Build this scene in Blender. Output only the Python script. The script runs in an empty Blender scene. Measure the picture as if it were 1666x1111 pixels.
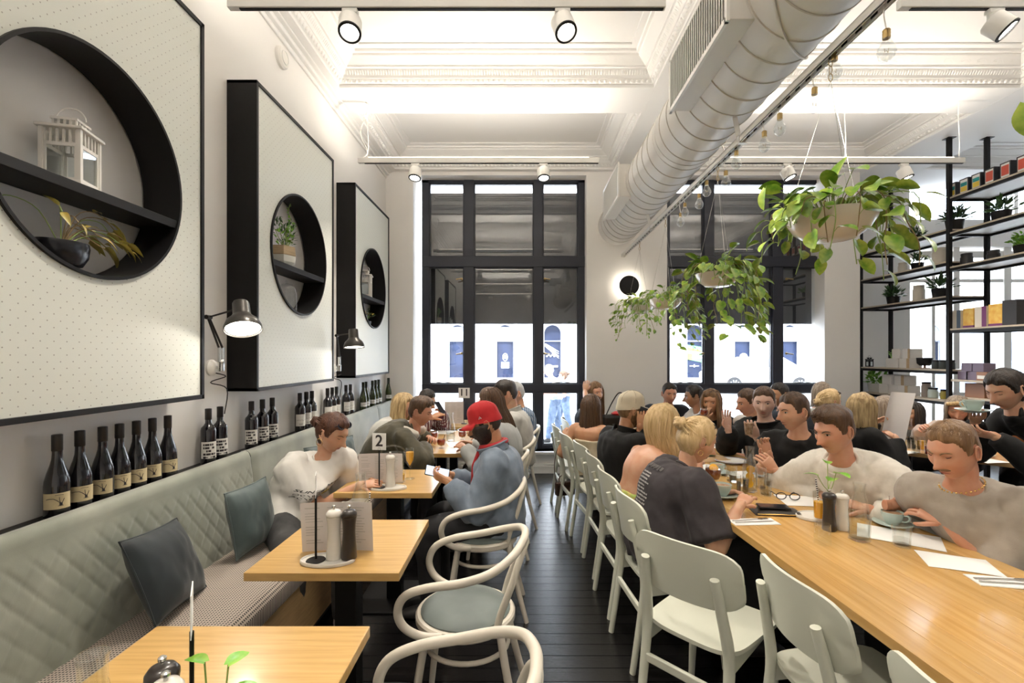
import bpy, bmesh, math, random
from mathutils import Vector as V, Matrix, noise
SC = bpy.context.scene
COL = SC.collection
PI = math.pi
R = math.radians
CAM_H, F, VX, VY = 1.55, 780.0, 847.0, 578.0
# ---------------------------------------------------------------- camera
cd = bpy.data.cameras.new('camera')
cam = bpy.data.objects.new('camera', cd); COL.objects.link(cam)
cam.location = (0, 0, CAM_H); cam.rotation_euler = (PI/2, 0, 0)
cd.sensor_width = 36; cd.lens = F/1666*36
cd.shift_x = -(VX-833)/1666; cd.shift_y = (VY-555.5)/1666
cd.clip_start = .05; cd.clip_end = 300
SC.camera = cam
# ---------------------------------------------------------------- world, sun, exposure
w = bpy.data.worlds.new('world'); SC.world = w; w.use_nodes = True
bg = w.node_tree.nodes['Background']
bg.inputs[0].default_value = (.80, .89, 1, 1); bg.inputs[1].default_value = 4.0
sd = bpy.data.lights.new('sun', 'SUN'); sd.energy = 5.0; sd.angle = R(3); sd.color = (1, .96, .9)
sun = bpy.data.objects.new('sun', sd); COL.objects.link(sun)
sun.rotation_euler = (R(40), 0, R(-14)); sun.location = (0, -5, 20)
vs = SC.view_settings
vs.view_transform = 'Standard'; vs.look = 'None'; vs.exposure = 1.42; vs.gamma = 1; vs.use_curve_mapping = False
TRACK_UP, TRACK_SPOT = 10.0, 40.0
def light(name, kind, loc, energy, col=(1, .91, .79), rot=(0, 0, 0), parent=None, **kw):
    d = bpy.data.lights.new(name, kind); d.energy = energy; d.color = col
    for k, v in kw.items(): setattr(d, k, v)
    o = bpy.data.objects.new(name, d); COL.objects.link(o); o.location = loc; o.rotation_euler = rot
    if parent: o.parent = parent
    return o
# ---------------------------------------------------------------- helpers
def at(px, py, Y): return V(((px-VX)/F*Y, Y, CAM_H-(py-VY)/F*Y))
def on(px, py, z):
    Y = F*(CAM_H-z)/(py-VY); return V(((px-VX)/F*Y, Y, z))
def lerp(a, b, t): return a+(b-a)*t
def sstep(a, b, x):
    t = min(1, max(0, (x-a)/(b-a))); return t*t*(3-2*t)
class MB:
    def __init__(s): s.v = []; s.f = []; s.m = []; s.mi = 0
    def add(s, vs, fs):
        n = len(s.v); s.v += [V(p) for p in vs]
        for f in fs: s.f.append([i+n for i in f]); s.m.append(s.mi)
        return s
    def box(s, a, b, M=None):
        x0, y0, z0 = a; x1, y1, z1 = b
        p = [V((x, y, z)) for z in (z0, z1) for y in (y0, y1) for x in (x0, x1)]
        if M: p = [M @ q for q in p]
        return s.add(p, [(0, 2, 3, 1), (4, 5, 7, 6), (0, 1, 5, 4), (2, 6, 7, 3), (0, 4, 6, 2), (1, 3, 7, 5)])
    def bar(s, p0, p1, w, h, up=(0, 0, 1)):
        p0 = V(p0); p1 = V(p1); d = (p1-p0); L = d.length; d.normalize(); up = V(up)
        if abs(d.dot(up)) > .99: up = V((1, 0, 0))
        x = d.cross(up).normalized(); y = x.cross(d)
        M = Matrix((x, y, d)).transposed().to_4x4(); M.translation = p0
        return s.box((-w/2, -h/2, 0), (w/2, h/2, L), M)
    def tube(s, pts, rad, n=10, cap=True, closed=False, ell=None):
        pts = [V(p) for p in pts]; m = len(pts)
        if not hasattr(rad, '__len__'): rad = [rad]*m
        T = []
        for i in range(m):
            a = pts[(i-1) % m] if (closed or i) else pts[0]
            b = pts[(i+1) % m] if (closed or i < m-1) else pts[-1]
            t = (b-a); T.append(t.normalized() if t.length > 1e-9 else V((0, 0, 1)))
        ref = V((0, 0, 1)) if abs(T[0].z) < .9 else V((1, 0, 0))
        nx = T[0].cross(ref).normalized(); vs = []
        for i in range(m):
            nx = (nx-T[i]*nx.dot(T[i])); nx.normalize(); ny = T[i].cross(nx)
            e = ell[i] if ell else (1, 1)
            for k in range(n):
                a = 2*PI*k/n; vs.append(pts[i]+(nx*math.cos(a)*e[0]+ny*math.sin(a)*e[1])*rad[i])
        fs = [(i*n+k, i*n+(k+1) % n, ((i+1) % m)*n+(k+1) % n, ((i+1) % m)*n+k) for i in range(m if closed else m-1) for k in range(n)]
        if cap and not closed:
            fs += [tuple(range(n))[::-1], tuple(range((m-1)*n, m*n))]
        return s.add(vs, fs)
    def cyl(s, p0, p1, r0, r1=None, n=16, cap=True): return s.tube([p0, p1], [r0, r0 if r1 is None else r1], n, cap)
    def lathe(s, prof, c=(0, 0, 0), n=20, M=None, cap=True):
        c = V(c); vs = []
        for r, z in prof:
            for k in range(n):
                a = 2*PI*k/n; p = V((r*math.cos(a), r*math.sin(a), z)); vs.append((M @ p if M else p)+c)
        m = len(prof); fs = [(i*n+k, i*n+(k+1) % n, (i+1)*n+(k+1) % n, (i+1)*n+k) for i in range(m-1) for k in range(n)]
        if cap: fs += [tuple(range(n))[::-1], tuple(range((m-1)*n, m*n))]
        return s.add(vs, fs)
    def ball(s, c, r, n=12, m=8, M=None):
        if not hasattr(r, '__len__'): r = (r, r, r)
        c = V(c); vs = []; fs = []
        vs.append(V((0, 0, -r[2])))
        for i in range(1, m):
            t = -PI/2+PI*i/m
            for k in range(n):
                a = 2*PI*k/n; vs.append(V((r[0]*math.cos(t)*math.cos(a), r[1]*math.cos(t)*math.sin(a), r[2]*math.sin(t))))
        vs.append(V((0, 0, r[2])))
        if M: vs = [M @ q for q in vs]
        vs = [q+c for q in vs]
        for k in range(n): fs.append((0, 1+(k+1) % n, 1+k)); fs.append((len(vs)-1, 1+(m-2)*n+k, 1+(m-2)*n+(k+1) % n))
        for i in range(m-2):
            for k in range(n): fs.append((1+i*n+k, 1+i*n+(k+1) % n, 1+(i+1)*n+(k+1) % n, 1+(i+1)*n+k))
        return s.add(vs, fs)
    def prism(s, out, z0, z1, M=None):
        n = len(out); p = [V((x, y, z0)) for x, y in out]+[V((x, y, z1)) for x, y in out]
        if M: p = [M @ q for q in p]
        return s.add(p, [tuple(range(n))[::-1], tuple(range(n, 2*n))]+[(k, (k+1) % n, n+(k+1) % n, n+k) for k in range(n)])
    def grid(s, fn, nu, nv):
        vs = [fn(i/nu, j/nv) for j in range(nv+1) for i in range(nu+1)]; q = nu+1
        return s.add(vs, [(j*q+i, j*q+i+1, (j+1)*q+i+1, (j+1)*q+i) for j in range(nv) for i in range(nu)])
    def slab(s, fn, nu, nv, th):
        """a grid surface with thickness along th (vector)"""
        th = V(th); q = nu+1; N = q*(nv+1)
        a = [V(fn(i/nu, j/nv)) for j in range(nv+1) for i in range(q)]
        fs = []
        for j in range(nv):
            for i in range(nu):
                f = (j*q+i, j*q+i+1, (j+1)*q+i+1, (j+1)*q+i); fs.append(f); fs.append(tuple(k+N for k in f[::-1]))
        bd = [i for i in range(nu)]+[j*q+nu for j in range(nv)]+[nv*q+nu-i for i in range(nu)]+[(nv-j)*q for j in range(nv)]
        for k in range(len(bd)):
            x, y = bd[k], bd[(k+1) % len(bd)]; fs.append((y, x, x+N, y+N))
        return s.add(a+[p+th for p in a], fs)
    def xf(s, M): s.v = [M @ p for p in s.v]; return s
def link(o, parent=None):
    COL.objects.link(o)
    if parent: o.parent = parent
    return o
def mesh(mb, mats, smooth=True, ang=38, name='m', org=None):
    me = bpy.data.meshes.new(name)
    vs = mb.v if org is None else [p-V(org) for p in mb.v]
    me.from_pydata([tuple(p) for p in vs], [], mb.f)
    for m in (mats if isinstance(mats, (list, tuple)) else [mats]): me.materials.append(m)
    if any(mb.m): me.polygons.foreach_set('material_index', mb.m)
    if smooth:
        me.polygons.foreach_set('use_smooth', [True]*len(me.polygons))
        me.set_sharp_from_angle(angle=R(ang))
    me.update(); return me
def obj(name, mb, mat, parent=None, smooth=True, ang=38, org=None, bevel=0, loc=None, rot=None, seg=2):
    me = mb if isinstance(mb, bpy.types.Mesh) else mesh(mb, mat, smooth, ang, name, org)
    o = bpy.data.objects.new(name, me); link(o, parent)
    if loc is not None: o.location = loc
    if rot is not None: o.rotation_euler = rot
    if bevel:
        b = o.modifiers.new('bevel', 'BEVEL'); b.width = bevel; b.segments = seg; b.limit_method = 'ANGLE'; b.angle_limit = R(40); b.harden_normals = False
    return o
def tag(o, label, cat, group=None):
    o['label'] = label; o['category'] = cat
    if group: o['group'] = group
    return o
def thing(name, label, cat, loc=(0, 0, 0), rz=0, group=None):
    o = bpy.data.objects.new(name, None); link(o); o.location = loc; o.rotation_euler = (0, 0, rz); o.empty_display_size = .1
    return tag(o, label, cat, group)
def struct(name, mb=None, mat=None, parent=None, **k):
    if mb is None:
        o = bpy.data.objects.new(name, None); link(o, parent); o.empty_display_size = .1
    else: o = obj(name, mb, mat, parent, **k)
    if parent is None: o['kind'] = 'structure'
    return o
def dup(root, loc=None, rz=None, label=None, group=None):
    r = root.copy(); COL.objects.link(r)
    if loc is not None: r.location = loc
    if rz is not None: r.rotation_euler = (0, 0, rz)
    if label: r['label'] = label
    if group: r['group'] = group
    for c in list(root.children):
        d = c.copy(); COL.objects.link(d); d.parent = r
        for g in list(c.children):
            e = g.copy(); COL.objects.link(e); e.parent = d
    return r
def catmull(pts, k=6, closed=False):
    P = [V(p) for p in pts]; out = []; n = len(P)
    for i in range(n if closed else n-1):
        p0 = P[(i-1) % n] if closed else P[max(i-1, 0)]; p1 = P[i]; p2 = P[(i+1) % n]; p3 = P[(i+2) % n] if closed else P[min(i+2, n-1)]
        for j in range(k):
            t = j/k; out.append(.5*((2*p1)+(p2-p0)*t+(2*p0-5*p1+4*p2-p3)*t*t+(3*p1-p0-3*p2+p3)*t**3))
    if not closed: out.append(P[-1])
    return out
def frame(x, y, z, o=(0, 0, 0)):
    M = Matrix((V(x), V(y), V(z))).transposed().to_4x4(); M.translation = V(o); return M
# ---------------------------------------------------------------- materials
MATS = {}
def mat(name, col, rough=.5, metal=0, var=0, vs_=8, bump=0, bs=60, stretch=None, col2=None, sheen=0, coat=0, emis=None, es=0, rnd=0, alpha=1, spec=None, detail=4):
    if name in MATS: return MATS[name]
    m = bpy.data.materials.new(name); MATS[name] = m; m.use_nodes = True
    nt = m.node_tree; N = nt.nodes; L = nt.links; b = N['Principled BSDF']
    c = tuple(col)+(1,)
    b.inputs['Base Color'].default_value = c; b.inputs['Roughness'].default_value = rough; b.inputs['Metallic'].default_value = metal
    if spec is not None: b.inputs['Specular IOR Level'].default_value = spec
    if sheen: b.inputs['Sheen Weight'].default_value = sheen; b.inputs['Sheen Roughness'].default_value = .4
    if coat: b.inputs['Coat Weight'].default_value = coat; b.inputs['Coat Roughness'].default_value = .1
    if emis: b.inputs['Emission Color'].default_value = tuple(emis)+(1,); b.inputs['Emission Strength'].default_value = es
    if var or bump or col2 or rnd:
        tc = N.new('ShaderNodeTexCoord'); src = tc.outputs['Object']
        if stretch:
            mp = N.new('ShaderNodeMapping'); mp.inputs['Scale'].default_value = stretch; L.new(src, mp.inputs[0]); src = mp.outputs[0]
        out = None
        if var or col2:
            nz = N.new('ShaderNodeTexNoise'); nz.inputs['Scale'].default_value = vs_; nz.inputs['Detail'].default_value = detail; L.new(src, nz.inputs['Vector'])
            mx = N.new('ShaderNodeMix'); mx.data_type = 'RGBA'
            c2 = tuple(col2)+(1,) if col2 else tuple(x*(1-var) for x in col)+(1,)
            mx.inputs['A'].default_value = c; mx.inputs['B'].default_value = c2
            rp = N.new('ShaderNodeMapRange'); rp.inputs[1].default_value = .36; rp.inputs[2].default_value = .64; L.new(nz.outputs['Fac'], rp.inputs[0])
            L.new(rp.outputs[0], mx.inputs['Factor']); out = mx.outputs['Result']
        if rnd:
            oi = N.new('ShaderNodeObjectInfo'); hs = N.new('ShaderNodeHueSaturation')
            mr = N.new('ShaderNodeMapRange'); mr.inputs[3].default_value = 1-rnd; mr.inputs[4].default_value = 1+rnd
            L.new(oi.outputs['Random'], mr.inputs[0]); L.new(mr.outputs[0], hs.inputs['Value'])
            if out: L.new(out, hs.inputs['Color'])
            else: hs.inputs['Color'].default_value = c
            out = hs.outputs[0]
        if out: L.new(out, b.inputs['Base Color'])
        if bump:
            nb = N.new('ShaderNodeTexNoise'); nb.inputs['Scale'].default_value = bs; nb.inputs['Detail'].default_value = 3; L.new(src, nb.inputs['Vector'])
            bp = N.new('ShaderNodeBump'); bp.inputs['Strength'].default_value = bump; bp.inputs['Distance'].default_value = .01
            L.new(nb.outputs['Fac'], bp.inputs['Height']); L.new(bp.outputs[0], b.inputs['Normal'])
    return m
def glassmat(name, tint=(1, 1, 1), ior=1.5, base=0.0, rough=.0):
    if name in MATS: return MATS[name]
    m = bpy.data.materials.new(name); MATS[name] = m; m.use_nodes = True
    nt = m.node_tree; N = nt.nodes; L = nt.links; N.remove(N['Principled BSDF'])
    t = N.new('ShaderNodeBsdfTransparent'); t.inputs[0].default_value = tuple(tint)+(1,)
    g = N.new('ShaderNodeBsdfGlossy'); g.inputs['Roughness'].default_value = rough; g.inputs['Color'].default_value = (1, 1, 1, 1)
    fr = N.new('ShaderNodeFresnel'); ge = N.new('ShaderNodeNewGeometry'); mi = N.new('ShaderNodeMix')
    mi.inputs[2].default_value = ior; mi.inputs[3].default_value = 1/ior; L.new(ge.outputs['Backfacing'], mi.inputs[0]); L.new(mi.outputs[0], fr.inputs[0])
    ad = N.new('ShaderNodeMath'); ad.operation = 'ADD'; ad.inputs[1].default_value = base; ad.use_clamp = True; L.new(fr.outputs[0], ad.inputs[0])
    mx = N.new('ShaderNodeMixShader'); L.new(ad.outputs[0], mx.inputs[0]); L.new(t.outputs[0], mx.inputs[1]); L.new(g.outputs[0], mx.inputs[2])
    L.new(mx.outputs[0], N['Material Output'].inputs[0]); return m
def emit(name, col, s):
    if name in MATS: return MATS[name]
    m = bpy.data.materials.new(name); MATS[name] = m; m.use_nodes = True
    nt = m.node_tree; N = nt.nodes; N.remove(N['Principled BSDF'])
    e = N.new('ShaderNodeEmission'); e.inputs[0].default_value = tuple(col)+(1,); e.inputs[1].default_value = s
    nt.links.new(e.outputs[0], N['Material Output'].inputs[0]); return m
def dotmat(name, col, dot, sp, r):
    """painted board drilled with a staggered grid of small holes; local y,z are the board's plane"""
    m = mat(name, col, .45); nt = m.node_tree; N = nt.nodes; L = nt.links; b = N['Principled BSDF']
    tc = N.new('ShaderNodeTexCoord'); sp_ = N.new('ShaderNodeSeparateXYZ'); L.new(tc.outputs['Object'], sp_.inputs[0])
    def mth(op, a, bb=None):
        n = N.new('ShaderNodeMath'); n.operation = op
        for i, x in enumerate((a, bb)):
            if x is None: continue
            if isinstance(x, (int, float)): n.inputs[i].default_value = x
            else: L.new(x, n.inputs[i])
        return n.outputs[0]
    def one(off):
        a = mth('SUBTRACT', mth('FRACT', mth('ADD', mth('DIVIDE', sp_.outputs[1], sp), off)), .5)
        c = mth('SUBTRACT', mth('FRACT', mth('ADD', mth('DIVIDE', sp_.outputs[2], sp), off)), .5)
        return mth('LESS_THAN', mth('SQRT', mth('ADD', mth('MULTIPLY', a, a), mth('MULTIPLY', c, c))), r/sp)
    d = mth('MAXIMUM', one(0), one(.5))
    mx = N.new('ShaderNodeMix'); mx.data_type = 'RGBA'; mx.inputs['A'].default_value = tuple(col)+(1,); mx.inputs['B'].default_value = tuple(dot)+(1,)
    L.new(d, mx.inputs['Factor']); L.new(mx.outputs['Result'], b.inputs['Base Color']); return m
def checkmat(name, c1, c2, s):
    m = mat(name, c1, .85); nt = m.node_tree; N = nt.nodes; L = nt.links; b = N['Principled BSDF']
    tc = N.new('ShaderNodeTexCoord'); w1 = N.new('ShaderNodeTexWave'); w2 = N.new('ShaderNodeTexWave')
    w1.inputs['Scale'].default_value = s; w2.inputs['Scale'].default_value = s; w2.bands_direction = 'Y'
    ad = N.new('ShaderNodeMath'); ad.operation = 'MULTIPLY'; rp = N.new('ShaderNodeMapRange'); rp.inputs[1].default_value = .18; rp.inputs[2].default_value = .5
    mx = N.new('ShaderNodeMix'); mx.data_type = 'RGBA'; mx.inputs['A'].default_value = tuple(c1)+(1,); mx.inputs['B'].default_value = tuple(c2)+(1,)
    for q in (w1, w2): L.new(tc.outputs['Object'], q.inputs['Vector'])
    L.new(w1.outputs['Fac'], ad.inputs[0]); L.new(w2.outputs['Fac'], ad.inputs[1]); L.new(ad.outputs[0], rp.inputs[0]); L.new(rp.outputs[0], mx.inputs['Factor'])
    L.new(mx.outputs['Result'], b.inputs['Base Color']); return m
m_wall = mat('wall_paint', (.83, .81, .78), .6, var=.03, vs_=1.5)
m_ceil = mat('ceiling_paint', (.85, .84, .82), .65)
m_trim = mat('plaster_trim', (.85, .84, .82), .55)
m_black = mat('black_powdercoat', (.0055, .005, .0055), .5, spec=.3)
m_frame = mat('window_frame_paint', (.020, .023, .036), .4)
m_white = mat('white_satin_paint', (.80, .78, .74), .35)
m_white_metal = mat('white_enamelled_metal', (.78, .77, .74), .3)
m_floor = mat('dark_stained_boards', (.0055, .0047, .0052), .24, spec=.7, var=.5, vs_=5, stretch=(.6, 9, 1), bump=.12, bs=26, rnd=.35)
m_oak = mat('oak_tabletop', (.63, .40, .145), .3, col2=(.53, .315, .10), vs_=3.2, stretch=(1.2, 22, 10), coat=.25, detail=6, rnd=.05)
m_oak_y = mat('oak_board_lengthwise', (.62, .375, .13), .27, col2=(.51, .285, .085), vs_=2.6, stretch=(20, .8, 8), coat=.35, detail=6, rnd=.13)
m_oak_edge = mat('oak_plywood', (.56, .36, .17), .45, var=.2, vs_=4, stretch=(2, 2, 18))
m_glass = glassmat('clear_glass', (.96, .98, .98), 1.45)
m_wglass = glassmat('window_glass', (.97, .985, 1), 1.62, .012)
m_dglass = glassmat('thick_glass', (.972, .985, .982), 1.45, .03)
m_steel = mat('brushed_steel', (.62, .62, .60), .25, 1)
m_brass = mat('aged_brass', (.38, .27, .12), .35, 1)
m_gold = mat('gold', (.85, .6, .22), .22, 1)
m_paper = mat('white_paper', (.86, .85, .83), .7)
m_lamp = emit('lamp_lens', (1, .93, .80), 14)
# ================================================================ the setting
XL, YB, YW = -1.775, 6.30, 6.50          # left wall, back wall face, window plane
ZS, ZC = 3.96, 4.20                       # beam soffit, coffer ceiling
YB2 = 6.95                                # back wall of the part beyond the shelves
XR, YF = 9.2, -3.6
# floor boards run across the aisle
fl = struct('floor', MB().box((XL-.3, YF-.2, -.06), (XR+.2, 7.3, -.012)), m_black, smooth=False)
bw = .098
bm0 = mesh(MB().box((XL-.2, 0, -.014), (XR+.1, bw-.0035, 0)), m_floor, False)
y = YF
while y < 7.0:
    obj('floor_board', bm0, None, fl, loc=((random.Random(int(y*99)).random()-.5)*.1, y, 0)); y += bw
# walls
struct('wall_left', MB().box((XL-.2, YF, 0), (XL, YB+.3, ZC+.2)), m_wall, smooth=False)
struct('wall_front', MB().box((XL-.2, YF-.2, 0), (XR+.2, YF, ZC+.2)), m_wall, smooth=False)
struct('wall_right', MB().box((XR, YF, 0), (XR+.2, YB2+.3, ZC+.2)), m_wall, smooth=False)
W1 = (-1.412, .865); W2 = (1.925, 3.995)  # window openings in x
ZSILL, ZTOP = .285, 3.915
def wb(name, x0, x1, z0, z1, y0=YB, y1=YB+.42): return MB().box((x0, y0, z0), (x1, y1, z1))
bwk = MB()
bwk.box((XL-.2, YB, 0), (W1[0], YB+.42, ZC+.2)).box((W1[1], YB, 0), (W2[0], YB+.42, ZC+.2)).box((W2[1], YB, 0), (4.46, YB+.42, ZC+.2))
for a, b in (W1, W2): bwk.box((a, YB, ZTOP), (b, YB+.42, ZC+.2)).box((a, YB+.02, 0), (b, YB+.42, ZSILL))
struct('wall_back', bwk, m_wall, smooth=False)
bw2 = MB().box((4.3, YB2, 0), (5.64, YB2+.3, ZC+.2)).box((5.64, YB2, 3.13), (XR, YB2+.3, 3.52)).box((5.64, YB2, 0), (XR, YB2+.3, .3)).box((4.46, YB+.42, 0), (4.3, YB2, ZC+.2)).box((5.64, YB2, 4.14), (XR, YB2+.3, ZC+.2))
struct('wall_beyond_shelves', bw2, m_wall, smooth=False)
# skirting, sills, picture moulding, pilaster edges
sk = MB()
for a, b in ((XL, W1[0]), W1, (W1[1], W2[0]), W2, (W2[1], 4.46)):
    sk.box((a, YB-.022, 0), (b, YB+.02, .10)).box((a, YB-.014, .10), (b, YB+.02, .125))
struct('baseboard_back', sk, m_white, bevel=.004)
struct('baseboard_left', MB().box((XL, YF, 0), (XL+.02, YB, .12)), m_white, bevel=.004)
n = 0
for a, b in (W1, W2):
    n += 1
    struct('trim_%d' % n, MB().box((a-.02, YB-.035, ZSILL-.035), (b+.02, YW+.02, ZSILL)), m_white, bevel=.006)
lm = MB()
for (d, z0, z1) in ((.02, ZS-.085, ZS-.05), (.05, ZS-.05, ZS-.015), (.085, ZS-.015, ZS)): lm.box((XL, YF, z0), (XL+d, YB, z1))
struct('trim_3', lm, m_trim, bevel=.006)
# ---------------------------------------------------------------- coffered ceiling
m_lath = m_ceil
ceil = struct('ceiling', MB().box((XL-.2, YF-.2, ZC), (XR+.2, YB2+.3, ZC+.15)), m_ceil, smooth=False)
XA = (-1.645, 1.215); XB = (1.76, 4.52); XC = (5.23, 9.1)
YA = (1.45, 4.337); YBB = (4.77, 6.235); YCC = (-1.9, 1.02)
beam = MB()
xs = [XL, XA[0], XA[1], XB[0], XB[1], XC[0], XC[1], XR]; ys = [YF, YCC[0], YCC[1], YA[0], YA[1], YBB[0], YBB[1], YB2]
for i in range(0, 8, 2): beam.box((xs[i], YF, ZS), (xs[i+1], YB2, ZC+.05))
for j in range(0, 8, 2):
    for i in (1, 3, 5): beam.box((xs[i], ys[j], ZS+.0015), (xs[i+1], ys[j+1], ZC+.05))
obj('ceiling_beams', beam, m_ceil, ceil, smooth=False)
prof = [(0, ZS+.001), (.012, ZS+.004), (.012, ZS+.03), (.03, ZS+.034), (.052, ZS+.062), (.06, ZS+.064), (.062, ZS+.072), (.10, ZS+.125), (.115, ZS+.128), (.117, ZS+.14), (.19, ZS+.185), (.195, ZS+.20), (.215, ZS+.203), (.22, ZS+.222), (.27, ZS+.226), (.272, ZS+.2385)]
def sweep_rect(x0, x1, y0, y1, prof):
    mb = MB(); vs = []
    for d, z in prof: vs += [(x0+d, y0+d, z), (x1-d, y0+d, z), (x1-d, y1-d, z), (x0+d, y1-d, z)]
    fs = [(4*i+k, 4*i+(k+1) % 4, 4*i+4+(k+1) % 4, 4*i+4+k) for i in range(len(prof)-1) for k in range(4)]
    return mb.add(vs, fs)
egg = MB().ball((0, 0, 0), (.017, .013, .017), 8, 5)
leafp = MB().ball((0, 0, 0), (.009, .008, .024), 6, 5)
scr = MB().tube(catmull([(-.07, 0, -.012), (-.03, 0, .016), (.01, 0, .012), (.022, 0, -.004), (.006, 0, -.012), (-.004, 0, -.002)], 3), [.006]*15+[.003], 5).tube(catmull([(-.02, 0, .014), (.03, 0, .02), (.07, 0, -.012)], 3), .004, 5)
for (xa, ya) in ((XA, YA), (XA, YBB), (XB, YA), (XB, YBB), (XC, YA), (XC, YBB), (XA, YCC), (XB, YCC)):
    c = obj('cornice', sweep_rect(xa[0], xa[1], ya[0], ya[1], prof), m_trim, ceil, ang=25)
    if ya is YCC or xa is XC: continue
    orn = MB()
    def place(b, p, q, sp, z, d, tilt):
        p = V(p); q = V(q); L = (q-p).length; k = int(L/sp); dr = (q-p).normalized(); inn = V((-dr.y, dr.x, 0))
        X = dr; Zv = (V((0, 0, math.cos(tilt)))+inn*math.sin(tilt)).normalized(); Y_ = Zv.cross(X)
        for i in range(k):
            o = p+dr*(L*(i+.5)/k)+inn*d+V((0, 0, z)); M = frame(X, Y_, Zv, o); orn.add([M @ v for v in b.v], b.f)
    cs = [(xa[0], ya[0], 0), (xa[1], ya[0], 0), (xa[1], ya[1], 0), (xa[0], ya[1], 0)]
    for k in range(4):
        if k == 0: continue
        place(egg, cs[k], cs[(k+1) % 4], .047, ZS+.045, .038, .7)
        place(leafp, cs[k], cs[(k+1) % 4], .023, ZS+.098, .078, .8)
        if k == 2 or k == 3: place(scr, cs[k], cs[(k+1) % 4], .145, ZS+.165, .15, 1.0)
    o = obj('plaster_ornament', orn, m_trim, c, ang=60); o['kind'] = 'stuff'
# ---------------------------------------------------------------- street windows
m_blind_u = mat('dark_upper_blind', (.028, .025, .022), .55)
m_blind_l = mat('dark_lower_blind', (.008, .008, .011), .5)
def street_window(name, x0, x1, mull, zt, cords):
    fr = struct(name, MB().box((x0, YW-.02, zt['bot']-.05), (x1, YW+.06, zt['bot']+.0)), m_frame, bevel=.004)
    def part(nm, a, b, y0=YW-.03, y1=YW+.07, m=m_frame, bv=.005): return obj(nm, MB().box((a[0], y0, a[1]), (b[0], y1, b[1])), m, fr, bevel=bv)
    part('jamb', (x0, zt['bot']), (mull[0], zt['top'])); part('jamb', (mull[-1], zt['bot']), (x1, zt['top']))
    part('head_rail', (x0, zt['g1']), (x1, zt['top']))
    part('transom', (x0, zt['t1b']), (x1, zt['t1t']), YW-.045); part('transom', (x0, zt['t2b']), (x1, zt['t2t']), YW-.045)
    part('bottom_rail', (x0, zt['bot']), (x1, zt['bot']+.06))
    for k in (1, 3): part('mullion', (mull[k], zt['bot']), (mull[k+1], zt['top']), YW-.04)
    rows = ((zt['bot']+.06, zt['t2b']), (zt['t2t'], zt['t1b']), (zt['t1t'], zt['g1']))
    for k in (0, 2, 4):
        for ri, (za, zb) in enumerate(rows):
            part('pane', (mull[k], za), (mull[k+1], zb), YW+.01, YW+.016, m_wglass, 0)
            # slim casement bead around each pane
            bd = MB(); e = .014; xa, xb = mull[k], mull[k+1]
            bd.box((xa, YW-.012, za), (xa+e, YW+.03, zb)).box((xb-e, YW-.012, za), (xb, YW+.03, zb)).box((xa, YW-.012, za), (xb, YW+.03, za+e)).box((xa, YW-.012, zb-e), (xb, YW+.03, zb))
            obj('casement_bead', bd, m_frame, fr, smooth=False)
    part('upper_blind', (x0+.03, zt['t1b']+.03), (x1-.03, zt['b_top']), YW+.10, YW+.11, m_blind_u, 0)
    part('lower_blind', (x0+.03, zt['b_bot']), (x1-.03, zt['t1b']+.06), YW+.085, YW+.095, m_blind_l, 0)
    part('blind_weight_bar', (x0+.03, zt['b_bot']-.012), (x1-.03, zt['b_bot']+.012), YW+.08, YW+.1, m_frame, .003)
    # brass casement stays and stay bars
    for (xx, sgn) in cords:
        for py in (455, 575):
            z = CAM_H+(578-py)/120
            h = MB().ball((xx, YW-.07, z), .018, 8, 6).tube([(xx, YW-.05, z), (xx, YW-.1, z), (xx+sgn*.07, YW-.11, z-.012)], .008, 6)
            obj('window_catch', h, m_brass, fr)
        obj('stay_bar', MB().tube([(xx+sgn*.1, YW-.05, zt['t2t']+.012), (xx+sgn*.25, YW-.07, zt['t2t']+.03), (xx+sgn*.36, YW-.05, zt['t2t']+.012)], .006, 6), m_steel, fr)
    return fr
def zy(py): return CAM_H+(578-py)/120.0
def xy(px): return (px-847)/120.0
ZT = dict(top=zy(293.5), g1=zy(299), b_top=zy(310), t1t=zy(418), t1b=zy(435), b_bot=zy(525), t2t=zy(624), t2b=zy(638), bot=.285)
street_window('window_1', xy(687), xy(952), [xy(699), xy(755), xy(771.5), xy(868), xy(883), xy(940)], ZT, ((xy(752), -1), (xy(886), 1)))
street_window('window_2', xy(1077), xy(1341), [xy(1088), xy(1144), xy(1160), xy(1255), xy(1272), xy(1329)], ZT, ((xy(1141), -1), (xy(1275), 1)))
# white window beyond the shelves
fr = struct('window_3', MB().box((5.64, YB2+.1, .3), (XR, YB2+.2, .4)), m_white, bevel=.005)
for px, wd in ((1484, .06), (1525, .05), (1563, .09), (1647, .11), (1700, .08), (1790, .08)):
    x = (px-847)/F*YB2
    if x < 5.68: x = 5.67
    obj('mullion', MB().box((x-wd/2, YB2+.06, .3), (x+wd/2, YB2+.2, 3.13)), m_white, fr, bevel=.005)
for z, h in ((2.98, .10), (2.62, .05), (.95, .06)):
    obj('transom', MB().box((5.64, YB2+.08, z), (XR, YB2+.18, z+h)), m_white, fr, bevel=.005)
for x0, x1 in ((5.70, 7.22), (7.28, XR)):
    obj('upper_pane', MB().box((x0, YB2+.13, 3.52), (x1, YB2+.14, 4.14)), m_wglass, fr, smooth=False)
obj('mullion', MB().box((7.22, YB2+.06, 3.52), (7.28, YB2+.2, 4.14)), m_white, fr, bevel=.005)
for x0, x1 in ((5.70, 6.0), (6.07, 6.33), (6.42, 7.08), (7.19, 7.56), (7.64, 8.36), (8.44, XR)):
    for za, zb in ((.4, .95), (1.01, 2.62), (2.67, 2.98)): obj('pane', MB().box((x0, YB2+.13, za), (x1, YB2+.136, zb)), m_wglass, fr, smooth=False)
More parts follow.
